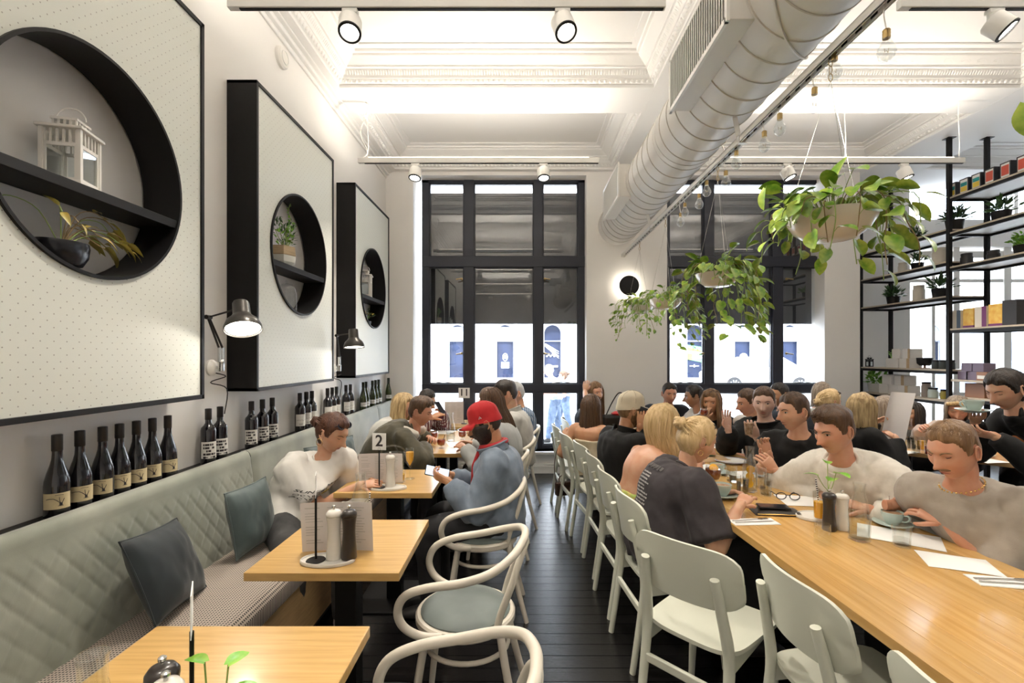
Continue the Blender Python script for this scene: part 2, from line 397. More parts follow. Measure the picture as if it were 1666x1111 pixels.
# ================================================================ the street
m_road = mat('pale_asphalt', (.42, .42, .43), .8, var=.15, vs_=3)
m_pave = mat('pale_paving', (.62, .61, .59), .8, var=.1, vs_=2)
struct('street_pavement', MB().box((-30, YB2+.6, -.5), (60, 13.5, -.25)), m_pave, smooth=False)
struct('street_road', MB().add([(-40, 13.5, -.28), (70, 13.5, -.28), (70, 21, .02), (-40, 21, .02)], [(0, 1, 2, 3)]), m_road, smooth=False)
struct('street_far_pavement', MB().box((-40, 21, -.4), (70, 26.2, .12)), m_pave, smooth=False)
m_fac = mat('white_render', (.84, .82, .80), .7, var=.04, vs_=.6)
m_fwin = mat('dark_shop_glass', (.022, .032, .07), .35, var=.5, vs_=1.2, spec=.15)
m_fband = mat('pale_shop_band', (.62, .68, .76), .3)
bld = thing('street_building', 'white rendered building across the street with a row of arched windows', 'building', (0, 26, 0))
FY = 26.0; k1 = F/FY
fx = [((744+77.6*k)-847)/k1 for k in range(-9, 30)]
hw, zb_, zt_ = .47, .26, 3.22
fm = MB(); xs_ = [-34]
arc = [(math.cos(PI*i/12), math.sin(PI*i/12)) for i in range(13)]
for i, x in enumerate(fx):
    # wall bay with an arched opening
    xa, xb = x-1.293, x+1.293; zs = zt_-hw
    fm.box((xa, 0, -.3), (xb, .5, zb_)).box((xa, 0, zb_), (x-hw, .5, zs)).box((x+hw, 0, zb_), (xb, .5, zs))
    top = [(xb, 9.0), (xa, 9.0), (xa, zs), (x-hw, zs)]+[(x+hw*c, zs+hw*s) for c, s in arc[::-1]]+[(xb, zs)]
    # split in quads
    for j in range(12):
        c0, s0 = arc[j]; c1, s1 = arc[j+1]
        fm.add([(x+hw*c0, 0, zs+hw*s0), (x+hw*c1, 0, zs+hw*s1), (x+hw*c1, 0, 4.6), (x+hw*c0, 0, 4.6), (x+hw*c0, .3, zs+hw*s0), (x+hw*c1, .3, zs+hw*s1)], [(0, 3, 2, 1), (0, 1, 5, 4)])
    fm.box((xa, 0, zs), (x-hw, .5, 4.6)).box((x+hw, 0, zs), (xb, .5, 4.6)).box((xa, 0, 4.6), (xb, .5, 9))
obj('facade_wall', fm, m_fac, bld, smooth=False)
hood = MB(); hood.tube([(hw+.20, -.03, zb_+.2), (hw+.20, -.03, zt_-hw)]+[((hw+.20)*c, -.03, zt_-hw+(hw+.20)*s) for c, s in arc]+[(-hw-.20, -.03, zt_-hw), (-hw-.20, -.03, zb_+.2)], .07, 6)
hm = mesh(hood, m_fac)
wf = MB(); wf.tube([(hw, .2, zb_), (hw, .2, zt_-hw)]+[(hw*c, .2, zt_-hw+hw*s) for c, s in arc]+[(-hw, .2, zt_-hw), (-hw, .2, zb_)], .035, 6)
wf.box((-hw, .18, 2.3), (hw, .24, 2.36)).box((-hw, .18, zb_), (hw, .26, zb_+.08))
wfm = mesh(wf, mat('window_frame_grey', (.22, .24, .3), .5))
pn = MB().prism([(hw, zb_), (hw, zt_-hw)]+[(hw*c, zt_-hw+hw*s) for c, s in arc]+[(-hw, zb_)], 0, .03, Matrix(((1, 0, 0, 0), (0, 0, 1, .3), (0, 1, 0, 0), (0, 0, 0, 1))))
pnm = mesh(pn, m_fwin, False)
bandm = mesh(MB().box((-hw+.03, .262, 2.36), (hw-.03, .275, zt_-.12)), m_fband, False)
medal = mesh(MB().lathe([(.2, 0), (.26, .02), (.22, .05), (.1, .03)], n=20, M=Matrix.Rotation(PI/2, 4, 'X')), m_fac)
m_swhite = mat('shop_lettering_white', (.85, .87, .9), .5); m_sgreen = mat('shop_sign_green', (.10, .42, .14), .5); m_syel = mat('shop_sign_yellow', (.8, .7, .05), .5)
signs = {}
for i, x in enumerate(fx):
    if x < -5 or x > 24: continue
    wo = obj('arched_window', wfm, None, bld, loc=(x, 0, 0)); obj('arched_pane', pnm, None, wo)
    if i % 3 != 2: obj('upper_light', bandm, None, wo)
    obj('arch_moulding', hm, None, bld, loc=(x, 0, 0)); obj('wall_medallion', medal, None, bld, loc=(x+1.293, -.01, 2.1))
    p = round((x*k1+847)); s = MB()
    if 800 < p < 840:
        s.tube([(.13*math.cos(a*PI/8), .25, 1.45+.2*math.sin(a*PI/8)) for a in range(16)], .018, 4, closed=True)
        for q in range(5): s.box((-.13, .245, 1.36+q*.045), (.13, .252, 1.375+q*.045))
        for q in range(6): s.box((-.22, .245, .85+q*.06), (.22, .252, .875+q*.06))
        obj('window_lettering', s, m_swhite, wo)['kind'] = 'stuff'
    if 880 < p < 920:
        for q in range(4): s.bar((-.4, .25, 2.2-q*.05), (.35, .25, 1.75-q*.12), .02, .02)
        for q in range(7): s.ball((-.3+q*.1, .22, 1.5+.08*(q % 2)), .05, 8, 6)
        s.box((-.35, .245, .9), (.3, .252, 1.0)); obj('window_lettering', s, m_swhite, wo)['kind'] = 'stuff'
    if 1110 < p < 1150:
        obj('window_sign', MB().add([(-hw, .25, 1.35), (hw, .25, 1.15), (hw, .25, 2.0), (-hw, .25, 2.15)], [(0, 1, 2, 3)]), m_sgreen, wo, smooth=False)
        obj('window_sign', MB().add([(-hw, .24, 1.85), (hw, .24, 1.72), (hw, .24, 1.78), (-hw, .24, 2.02)], [(0, 1, 2, 3)]).add([(-hw, .24, 1.35), (-.1, .24, 1.3), (-.1, .24, 1.62), (-hw, .24, 1.65)], [(0, 1, 2, 3)]), m_syel, wo, smooth=False)
        for q in range(4): s.box((-.1+q*.13, .23, 1.38), (0+q*.13, .235, 1.52))
        s.box((-.25, .23, .95), (.25, .235, .99)).box((-.03, .23, .9), (.03, .235, 1.05)); obj('window_lettering', s, m_swhite, wo)['kind'] = 'stuff'
    if 1190 < p < 1220:
        s.lathe([(.22, 0), (.22, .01)], (.12, .25, 1.45), 20, Matrix.Rotation(PI/2, 4, 'X')).box((-.28, .24, .98), (.2, .25, 1.03)); obj('window_lettering', s, m_swhite, wo)['kind'] = 'stuff'
obj('string_course', MB().box((-34, -.10, .02), (40, .02, .2)).box((-34, -.06, 3.75), (40, .02, 3.9)), m_fac, bld, smooth=False)
# white parked car
m_carw = mat('white_car_paint', (.86, .87, .88), .2, coat=1); m_tyre = mat('tyre_rubber', (.02, .02, .022), .7); m_carglass = mat('car_glass', (.25, .3, .34), .08)
def car(x, y, z, m, label, flip=1):
    t = thing('parked_car', label, 'car', (x, y, z))
    side = [(-2.1, .35), (-2.15, .75), (-1.9, .95), (-1.2, 1.02), (-.55, 1.45), (.7, 1.47), (1.45, 1.05), (2.0, .98), (2.12, .7), (2.1, .35)]
    def sec(k, wd):
        return [V((sx*flip, wd*(1 if sz < 1.03 else .78), sz)) for sx, sz in side]
    mb = MB(); nS = len(side); L = []
    for wv in (-.86, -.8, .8, .86):
        f = 1 if abs(wv) < .83 else .97
        L.append([V((sx*f*flip, wv*(1 if sz < 1.03 else .80), .35+(sz-.35)*(1 if abs(wv) < .83 else .985))) for sx, sz in side])
    for l in L: mb.v += l
    for a in range(3):
        for k in range(nS): mb.f.append([a*nS+k, a*nS+(k+1) % nS, (a+1)*nS+(k+1) % nS, (a+1)*nS+k]); mb.m.append(0)
    mb.f.append(list(range(nS))[::-1]); mb.m.append(0); mb.f.append(list(range(3*nS, 4*nS))); mb.m.append(0)
    obj('car_body', mb, m, t, ang=30, bevel=.03)
    for s_ in (-1, 1):
        gl = MB()
        q = [(-.95, 1.06), (-.48, 1.39), (.62, 1.40), (1.2, 1.08)]
        gl.add([(a*flip, s_*(.69+.17*(1.47-b)), b) for a, b in q]+[(a*flip, s_*(.72+.17*(1.47-b)), b) for a, b in q], [(0, 1, 2, 3), (7, 6, 5, 4), (0, 4, 5, 1), (1, 5, 6, 2), (2, 6, 7, 3), (3, 7, 4, 0)])
        obj('side_window', gl, m_carglass, t, smooth=False)
    wh = MB().lathe([(.2, -.1), (.31, -.1), (.325, -.06), (.325, .06), (.31, .1), (.2, .1)], n=28, M=Matrix.Rotation(PI/2, 4, 'X'))
    rim = MB().lathe([(.205, -.06), (.205, .06)], n=24, M=Matrix.Rotation(PI/2, 4, 'X'))
    for k in range(10):
        a = k*PI/5; rim.bar((0, -.105, 0), (.2*math.cos(a), -.1, .2*math.sin(a)), .03, .03, (0, 1, 0))
    wm, rm = mesh(wh, m_tyre), mesh(rim, mat('alloy_rim', (.7, .72, .75), .3, .6))
    for wx in (-1.32, 1.32):
        for wy in (-.78, .78):
            o = obj('wheel', wm, None, t, loc=(wx, wy, .325)); obj('wheel_rim', rm, None, o, rot=(0, 0, 0 if wy < 0 else PI))
    return t
car(9.95, 20.2, .03, m_carw, 'white parked car seen through the window behind the hanging plants')
m_carb = mat('blue_grey_car_paint', (.16, .24, .42), .2, coat=1)
car(17.6, 17.5, -.12, m_carb, 'dark blue parked car seen between the boxes on the shelf unit')
# street beyond the right-hand window: pale blocks with shop fronts
m_blk = mat('pale_blue_render', (.55, .62, .72), .7); m_sash = mat('shop_dark', (.16, .2, .3), .2)
sb = thing('street_shop', 'pale shopfront building seen through the window behind the shelf unit', 'building', (24, 25, 0))
obj('shop_wall', MB().box((-1.5, -2, 0), (14, .6, 3.1)), mat('shop_wall', (.66, .72, .8), .7), sb, smooth=False)
for k in range(6):
    o = obj('shop_window', MB().box((-1+k*2.4, -2.06, .6), (.6+k*2.4, -1.98, 2.2)), m_sash, sb, smooth=False)
    obj('sign_board', MB().box((-1+k*2.4, -2.1, 2.35), (.6+k*2.4, -1.98, 2.75)), m_blk, sb, smooth=False)
# ================================================================ ceiling fixtures
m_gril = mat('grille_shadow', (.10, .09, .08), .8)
def spot_head(parent, x, z, tilt=0.0, tx=-.4):
    """track spotlight: adapter, knuckle, drum, dark bezel, lens"""
    M = Matrix.Translation((x, 0, z-.07)) @ Matrix.Rotation(tilt, 4, 'Y') @ Matrix.Rotation(tx, 4, 'X') @ Matrix.Translation((0, 0, .07))
    o = obj('adapter', MB().box((x-.04, -.018, z-.022), (x+.04, .018, z)).cyl((x, 0, z-.062), (x, 0, z-.015), .03), m_white_metal, parent, bevel=.003)
    d = obj('spot_drum', MB().lathe([(.035, -.043), (.052, -.047), (.0585, -.056), (.0585, -.14), (.053, -.142), (.05, -.135)], n=28, M=M), m_white_metal, parent)
    obj('bezel', MB().lathe([(.0585, -.138), (.058, -.148), (.046, -.149), (.045, -.14)], n=28, M=M, cap=False), m_black, d)
    obj('lens', MB().lathe([(.0465, -.1405), (.03, -.1385), (.004, -.138)], n=24, M=M), m_lamp, d)
    p = M @ V((0, 0, -.165)); dr = (M.to_3x3() @ V((0, 0, -1)))
    l = light('spot_light', 'SPOT', p, TRACK_SPOT, rot=dr.to_track_quat('-Z', 'Y').to_euler(), spot_size=R(95), spot_blend=.8, shadow_soft_size=.04)
    l.parent = parent
def track(x0, x1, Y, Z, heads, label, cords, up=1.0):
    t = thing('track_light', label, 'track light', (0, Y, Z), group='white ceiling track lights')
    obj('rail', MB().box((x0, -.018, 0), (x1, .018, .05)), m_white_metal, t, bevel=.003)
    obj('rail_slot', MB().box((x0+.06, -.009, -.004), (x1-.01, .009, .001)), m_black, t, smooth=False)
    for cx in cords: obj('suspension_cord', MB().tube(catmull([(cx, 0, .05), (cx+.006, 0, .2), (cx-.005, 0, .45), (cx, 0, ZS-Z)], 4), .0035, 6), m_white, t)
    obj('power_feed', MB().tube(catmull([(x0+.05, 0, .05), (x0+.08, .01, .12), (x0+.02, 0, .3), (x0+.1, .02, ZS-Z-.05), (x0+.06, .03, ZS-Z)], 5), .006, 6), m_white, t)
    for h in heads: spot_head(t, *h)
    # indirect strip on top of the rail
    obj('uplight_strip', MB().box((x0+.1, -.012, .05), (x1-.1, .012, .056)), emit('uplight_strip', (1, .88, .70), 3), t, smooth=False)
    l = light('uplight', 'AREA', ((x0+x1)/2, 0, .065), TRACK_UP*up, rot=(PI, 0, 0), shape='RECTANGLE', size=x1-x0-.3, size_y=.05); l.parent = t
    return t
YT1, YT2, ZTR = 2.52, 4.545, 3.37
for (Y, nm) in ((YT2, 'far'), (YT1, 'near'), (.5, None), (-1.55, None)):
    k = F/Y
    if nm == 'far':
        track(at(583, 0, Y).x, at(975, 0, Y).x, Y, ZTR, [(at(676, 0, Y).x, -.005, .05, -.25), (at(884, 0, Y).x, -.005, -.05, -.25)], 'white track rail with two spotlights in front of the left street window', [at(598, 0, Y).x])
        track(at(1165, 0, Y).x, at(1568, 0, Y).x, Y, ZTR, [(at(1280, 0, Y).x, -.005, -.35, -.2), (at(1470, 0, Y).x, -.005, -.3, -.2)], 'white track rail with two tilted spotlights above the largest hanging plant', [at(1375, 0, Y).x, at(1560, 0, Y).x], .8)
    elif nm == 'near':
        track(at(372, 0, Y).x, at(1082, 0, Y).x, Y, ZTR, [(at(570, 0, Y).x, -.005, -.1), (at(915, 0, Y).x, -.005, -.25)], 'nearest white track rail with two bright spotlights above the left tables', [at(400, 0, Y).x, at(1065, 0, Y).x])
        track(at(1462, 0, Y).x, 4.1, Y, ZTR, [(at(1618, 0, Y).x, -.005, -.6), (3.5, -.005, .3)], 'white track rail with a strongly tilted spotlight at the top right corner', [2.2, 3.9])
    else:  # unseen rails added to fill the room with light from around the camera
        track(-1.53, .75, Y, ZTR, [(-.9, -.005, .1), (.2, -.005, .1)], 'added unseen white track rail for fill light above the camera over the %s left tables' % ('near' if Y > 0 else 'unseen'), [-1.4, .7])
        track(1.9, 4.1, Y, ZTR, [(2.3, -.005, .1), (3.4, -.005, .1)], 'added unseen white track rail for fill light above the %s end of the long table' % ('near' if Y > 0 else 'unseen'), [2.0, 4.0])
# spiral duct with grille boxes
DX, DZ, DR = 1.275, 3.25, .255
m_duct = mat('white_painted_duct', (.70, .68, .645), .42)
dt = thing('spiral_air_duct', 'large white spiral air duct running the length of the room', 'air duct', (DX, 0, DZ))
pr = []; y = -2.0
obj('duct_barrel', MB().tube([(0, -2.0, 0), (0, YB, 0)], DR, 56, cap=True), m_duct, dt)
seam = MB(); pts = []; k = 0; pitch = .17
seam_pts = [(math.cos(a*PI/24)*(DR+.001), -2.0+a*pitch/48, math.sin(a*PI/24)*(DR+.001)) for a in range(int(8.25/pitch*48))]
obj('spiral_seam', MB().tube(seam_pts, .0045, 4, cap=False), mat('duct_seam', (.55, .51, .45), .5), dt)
for yj in (1.2, 3.65, 5.5): obj('joint_band', MB().tube([(0, yj, 0), (0, yj+.06, 0)], DR+.004, 56), m_duct, dt)
obj('safety_chain', MB().tube([(DR*1.02*math.cos(a), 2.0+.9*(a+2.6)/2.2*.6, DR*1.02*math.sin(a)) for a in [-2.6+i*.1 for i in range(20)]], .006, 5), m_duct, dt)
for (ya, yb, zc) in ((2.20, 3.03, 0.0), (4.65, 5.45, 0.0), (-.3, .5, 0.0)):
    x0 = -DR-.068; hh = .158
    bx_ = obj('grille_box', MB().box((x0, ya, zc-hh), (-DR*.5, yb, zc+hh)), m_duct, dt, bevel=.004)
    fr = MB()
    fr.box((x0-.012, ya-.012, zc-hh-.012), (x0+.004, ya+.015, zc+hh+.012)).box((x0-.012, yb-.015, zc-hh-.012), (x0+.004, yb+.012, zc+hh+.012)).box((x0-.012, ya, zc-hh-.012), (x0+.004, yb, zc-hh+.012)).box((x0-.012, ya, zc+hh-.012), (x0+.004, yb, zc+hh+.012))
    obj('grille_frame', fr, m_white_metal, bx_, smooth=False)
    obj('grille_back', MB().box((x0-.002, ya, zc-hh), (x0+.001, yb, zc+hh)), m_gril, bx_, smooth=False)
    nb = int((yb-ya)/.03); bl = mesh(MB().bar((0, 0, -hh), (0, 0, hh), .004, .018), m_white_metal, False)
    for q in range(nb): obj('grille_blade', bl, None, bx_, loc=(x0-.004, ya+(q+.5)*(yb-ya)/nb, zc), rot=(0, 0, .6))
# perforated strut with bulbs
RX, RZ = 1.345, 2.84
rl = thing('strut_channel', 'white perforated strut channel below the duct carrying bulbs and planters', 'rail', (RX, 0, RZ))
obj('channel', MB().box((-.02, -1.5, 0), (-.016, YB, .04)).box((.016, -1.5, 0), (.02, YB, .04)).box((-.02, -1.5, .036), (.02, YB, .04)).box((-.02, -1.5, 0), (-.010, YB, .003)).box((.010, -1.5, 0), (.02, YB, .003)), m_white, rl, smooth=False)
sl = mesh(MB().tube([(0, -.018, 0), (0, .018, 0)], .0085, 8, ell=[(.5, 1), (.5, 1)]), m_black)
y = .4
while y < YB-.05: obj('slot', sl, None, rl, loc=(.0185, y, .02)); y += .085
for yb in (1.0, 2.9, 4.9): obj('hanger_strap', MB().box((-.024, yb, -.004), (.024, yb+.03, .044)).bar((-.02, yb+.015, .04), (-.05, yb+.015, .2), .003, .03), m_white, rl, smooth=False)
m_bulbg = glassmat('bulb_glass', (.90, .92, .93), 1.5, .10)
bi = 0
bulbdesc = ['nearest', 'second', 'third', 'fourth', 'fifth', 'sixth', 'seventh', 'eighth', 'ninth', 'tenth', 'eleventh']
for px, py in ((1437, 70), (1353, 105), (1321, 160), (1265, 200), (1240, 228), (1195, 258), (1178, 290), (1147, 305), (1135, 326), (1112, 340), (1105, 356)):
    Y = RX*F/(px-VX); p = at(px, py, Y); b = thing('light_bulb', 'unlit clear bulb on the strut, %s bulb from the camera' % bulbdesc[bi], 'light bulb', (p.x+.012, Y, p.z), group='clear bulbs strung along the strut'); bi += 1
    obj('bulb_cap', MB().lathe([(.006, .052), (.011, .05), (.0135, .046), (.0125, .04), (.0135, .034), (.0125, .028), (.0135, .022), (.013, .016)], n=14), m_brass, b)
    obj('bulb_glass', MB().lathe([(.013, .017), (.014, .008), (.022, -.006), (.03, -.024), (.031, -.036), (.026, -.052), (.014, -.064), (.002, -.067)], n=18), m_bulbg, b)
    obj('filament', MB().tube([(-.008, 0, -.02), (-.006, 0, -.035), (0, 0, -.028), (.006, 0, -.035), (.008, 0, -.02)], .0012, 4), m_brass, b)
    obj('flex', MB().tube(catmull([(0, 0, .05), (-.005, .004, .05+(RZ-p.z-.05)*.5), (-.012, 0, max(.055, RZ-p.z+.005))], 4), .0025, 5), m_white, b)
# wall sconce between the windows
q = at(1021, 466, YB)
sc = thing('wall_sconce', 'round black wall sconce glowing against the pier between the windows', 'wall lamp', (q.x, YB, q.z))
obj('disc_shade', MB().lathe([(.002, .10), (.09, .105), (.125, .10), (.13, .094), (.12, .088), (.002, .088)], n=40, M=Matrix.Rotation(PI/2, 4, 'X')), m_black, sc)
obj('stem', MB().cyl((0, 0, 0), (0, -.09, 0), .03), m_black, sc)
obj('glow_ring', MB().lathe([(.085, .084), (.055, .084), (.055, .06), (.085, .06)], n=28, M=Matrix.Rotation(PI/2, 4, 'X')), emit('sconce_glow', (1, .9, .72), 12), sc)
l = light('sconce_light', 'POINT', (0, -.045, 0), 2.5, shadow_soft_size=.06); l.parent = sc
# smoke alarm, conduit on the left wall
q = at(456, 94, XL*F/(456-VX))
sa = thing('smoke_alarm', 'round white smoke alarm high on the left wall', 'smoke alarm', (XL, q.y, q.z))
obj('housing', MB().lathe([(.078, 0), (.078, .02), (.066, .034), (.03, .038), (.004, .038)], n=32, M=Matrix.Rotation(PI/2, 4, 'Y')), m_white, sa)
obj('vent_ring', MB().lathe([(.05, .036), (.05, .042), (.044, .042), (.044, .036)], n=32, M=Matrix.Rotation(PI/2, 4, 'Y'), cap=False), m_white_metal, sa)
# ================================================================ pegboard display boxes on the left wall
XP = -1.592; PW, PZ0, PZ1 = 1.195, 1.332, 3.215
m_peg = dotmat('pegboard', (.70, .715, .655), (.34, .33, .29), .047, .0024)
m_nback = mat('niche_back_paint', (.62, .60, .58), .6)
CR, CZ = .432, 2.272
def pegbox(y0, label):
    t = thing('display_box', label, 'wall box', (XP, y0, 0), group='black framed pegboard boxes')
    d = XP-XL; y1 = PW; cy = PW/2; e = .022
    for nm, a, b in (('side_panel', (-d, 0, PZ0), (0, e, PZ1)), ('side_panel', (-d, y1-e, PZ0), (0, y1, PZ1)), ('top_panel', (-d, 0, PZ1-e), (0, y1, PZ1)), ('bottom_panel', (-d, 0, PZ0), (0, y1, PZ0+e))):
        obj(nm, MB().box(a, b), m_black, t, bevel=.002)
    # board with round opening
    ang = sorted(set([2*PI*i/72 for i in range(72)]+[math.atan2(sz*((PZ1-e-CZ) if sz > 0 else (CZ-PZ0-e)), sy*(cy-e)) % (2*PI) for sy in (1, -1) for sz in (1, -1)]))
    inn = []; out = []
    for a in ang:
        c, s = math.cos(a), math.sin(a); inn.append((cy+CR*c, CZ+CR*s))
        ty = (cy-e)/abs(c) if abs(c) > 1e-9 else 1e9; tz = ((PZ1-e-CZ) if s > 0 else (CZ-PZ0-e))/abs(s) if abs(s) > 1e-9 else 1e9
        r = min(ty, tz); out.append((cy+r*c, CZ+r*s))
    n = len(ang); mb = MB()
    mb.add([(-.008, y, z) for y, z in inn]+[(-.008, y, z) for y, z in out]+[(-.02, y, z) for y, z in inn], [(k, (k+1) % n, n+(k+1) % n, n+k) for k in range(n)]+[((k+1) % n, k, 2*n+k, 2*n+(k+1) % n) for k in range(n)])
    obj('pegboard', mb, m_peg, t, smooth=False)
    ln = MB(); pf = [(CR, -.0), (CR-.012, .0), (CR-.012, -d+.012), (CR, -d+.012)]
    M = frame((0, 1, 0), (0, 0, 1), (1, 0, 0), (0, cy, CZ)); ln.lathe([(r, z+.004) for r, z in pf]+[(CR, .004)], n=72, M=M, cap=False)
    obj('round_liner', ln, m_black, t)
    obj('niche_back', MB().lathe([(CR-.005, -d+.006), (.001, -d+.006)], n=48, M=M, cap=False), m_nback, t)
    zsh = 2.175; hwid = math.sqrt(CR**2-(zsh-CZ)**2)-.014
    obj('niche_shelf', MB().box((-d+.008, cy-hwid, zsh-.038), (-.004, cy+hwid, zsh)), m_black, t, bevel=.002)
    return t
PY = [1.215, 2.845, 4.555]; PY[0] = -XP*F/(VX-333)-PW; PY[1] = -XP*F/(VX-418); PY[2] = -XP*F/(VX-578)
for y, l in zip(PY, ('nearest pegboard box on the left wall, cropped by the picture edge', 'middle pegboard box with the cube planter in its round niche', 'farthest pegboard box beside the left street window')): pegbox(y, l)
# lanterns, planters and glass dome in the niches
m_lan = mat('white_lantern_metal', (.80, .77, .72), .4)
def lantern(loc, s, label, rz=0, m=m_lan):
    t = thing('lantern', label, 'lantern', loc, rz); t.scale = (s, s, s)
    w = .055
    obj('base', MB().box((-w-.008, -w-.008, 0), (w+.008, w+.008, .012)), m, t, bevel=.002)
    for sx in (-1, 1):
        for sy in (-1, 1): obj('post', MB().box((sx*w-.006, sy*w-.006, .012), (sx*w+.006, sy*w+.006, .19)), m, t)
    fp = MB()
    for k in range(4):
        Mz = Matrix.Rotation(k*PI/2, 4, 'Z')
        g = obj('side_frame', MB().box((-w, w-.003, .012), (-w+.014, w+.003, .14), Mz).box((w-.014, w-.003, .012), (w, w+.003, .14), Mz).box((-w, w-.003, .128), (w, w+.003, .14), Mz).box((-w, w-.003, .012), (w, w+.003, .02), Mz), m, t, smooth=False)
        for q in range(6):
            x = -w+.008+q*(2*w-.016)/5
            fp.box((x-.003, w-.003, .14), (x+.003, w+.003, .185), Mz)
    o = obj('fretwork', fp, m, t, smooth=False); o['kind'] = 'stuff'
    obj('eaves', MB().box((-w-.014, -w-.014, .188), (w+.014, w+.014, .198)), m, t, bevel=.002)
    rf = MB(); w2 = .034
    for k in range(4):
        Mz = Matrix.Rotation(k*PI/2, 4, 'Z')
        for q in range(5):
            x = -w2+q*w2*2/4; rf.box((x-.003, w2-.003, .198), (x+.003, w2+.002, .226), Mz)
    rf.box((-w2-.006, -w2-.006, .226), (w2+.006, w2+.006, .234))
    obj('roof_crown', rf, m, t, smooth=False)
    obj('carry_ring', MB().tube([(.045*math.cos(a), 0, .238+.045*math.sin(a)) for a in [i*PI/10 for i in range(11)]], .0025, 5).xf(Matrix.Translation((-.02, 0, 0)) @ Matrix.Rotation(-1.1, 4, 'Y') if False else Matrix()), m, t)
    for k in range(4):
        Mz = Matrix.Rotation(k*PI/2, 4, 'Z'); obj('pane', MB().box((-w+.012, w-.001, .02), (w-.012, w+.001, .13), Mz), m_glass, t, smooth=False)
    return t
NX = (XP+XL)/2+.005; zsh = 2.175
lantern((NX, 1.79, zsh), 1.05, 'white metal lantern in the nearest round niche', .25)
lantern((NX, PY[2]+PW*.45, zsh), 1.2, 'small white lantern in the farthest round niche', .2)
def leafmesh(name, L, W, m, cup=.15, fold=.12, nu=6, nv=4, heart=False):
    def fn(u, v):
        x = u*L; wv = W*(math.sin(PI*min(1, u**.62))**.9 if not heart else 1.95*math.sqrt(u+.03)*(1-u)**.72)*.5
        s = (v-.5)*2
        return V((x-(abs(s)*.12*L if heart and u < .12 else 0), s*wv, -cup*L*u*u+abs(s)*fold*wv*2))
    return mesh(MB().grid(fn, nu, nv), m, True, 80, name)
def leafmat(name, c1, c2, sc=30):
    m = mat(name, c1, .35, col2=c2, vs_=sc, rnd=.25)
    b = m.node_tree.nodes['Principled BSDF']; b.inputs['Subsurface Weight'].default_value = 0.0
    return m
m_leaf = leafmat('pothos_leaf', (.085, .235, .014), (.40, .50, .075), 13)
m_leafd = leafmat('dark_leaf', (.025, .075, .02), (.06, .13, .03), 30)
m_leafy = leafmat('yellowing_leaf', (.42, .30, .07), (.30, .30, .06), 18)
m_leafb = leafmat('bright_leaf', (.12, .38, .03), (.32, .55, .08), 20)
m_stem = mat('plant_stem', (.26, .36, .09), .5); m_stemb = mat('brown_stem', (.25, .17, .07), .6)
lf_p = leafmesh('pothos_leaf', .10, .080, m_leaf, .25, .14, 8, 4, heart=True)
lf_ps = leafmesh('pothos_leaf_small', .055, .045, m_leaf, .25, .14, 5, 4, heart=True)
lf_y = leafmesh('yellow_leaf', .07, .026, m_leafy, .35, .2)
lf_d = leafmesh('dark_leaf', .035, .012, m_leafd, .2, .1, 3, 2)
lf_b = leafmesh('bright_leaf', .065, .05, m_leafb, .3, .14, heart=True)
def putleaf(me, p, d, parent, s=1, roll=0, name='leaf'):
    d = V(d).normalized(); q = d.to_track_quat('X', 'Z')
    o = obj(name, me, None, parent, loc=p); o.rotation_mode = 'QUATERNION'
    from mathutils import Quaternion
    o.rotation_quaternion = q @ Quaternion((1, 0, 0), roll); o.scale = (s, s, s); return o
rg = random.Random(5)
# yellowing plant in black bowl, lower half of the nearest niche
pb = at(108, 400, 1.70); t = thing('potted_plant', 'yellowing trailing plant in a black bowl in the nearest niche', 'plant', (NX+.01, 1.74, 1.872)); t.scale = (1.1, 1.3, 1.22)
obj('bowl', MB().lathe([(.03, 0), (.05, .004), (.064, .03), (.068, .06), (.066, .072), (.06, .072), (.058, .055), (.001, .05)], n=28), mat('black_ceramic', (.01, .01, .014), .25), t)
for k in range(17):
    a = rg.uniform(-.7, .9) if k > 4 else rg.uniform(0, 6.3); L = rg.uniform(.07, .19); h = rg.uniform(.03, .12)
    e = V((math.sin(a)*.035, math.cos(a)*L, .07+h)); e2 = e+V((math.sin(a)*.02, math.cos(a)*.05, -.02))
    obj('stem', MB().tube(catmull([(0, 0, .055), (e.x*.5, e.y*.45, .08+h*.7), e, e2], 4), .0016, 5), m_stemb if k % 3 else m_stem, t)
    putleaf(lf_y, e2, (math.sin(a)*.5, math.cos(a), -.35), t, rg.uniform(.7, 1.1), rg.uniform(-.6, .6))
    if k % 2: putleaf(lf_y, e, (rg.uniform(-.4, .4), math.cos(a), .4), t, rg.uniform(.5, .8), rg.uniform(-1, 1))
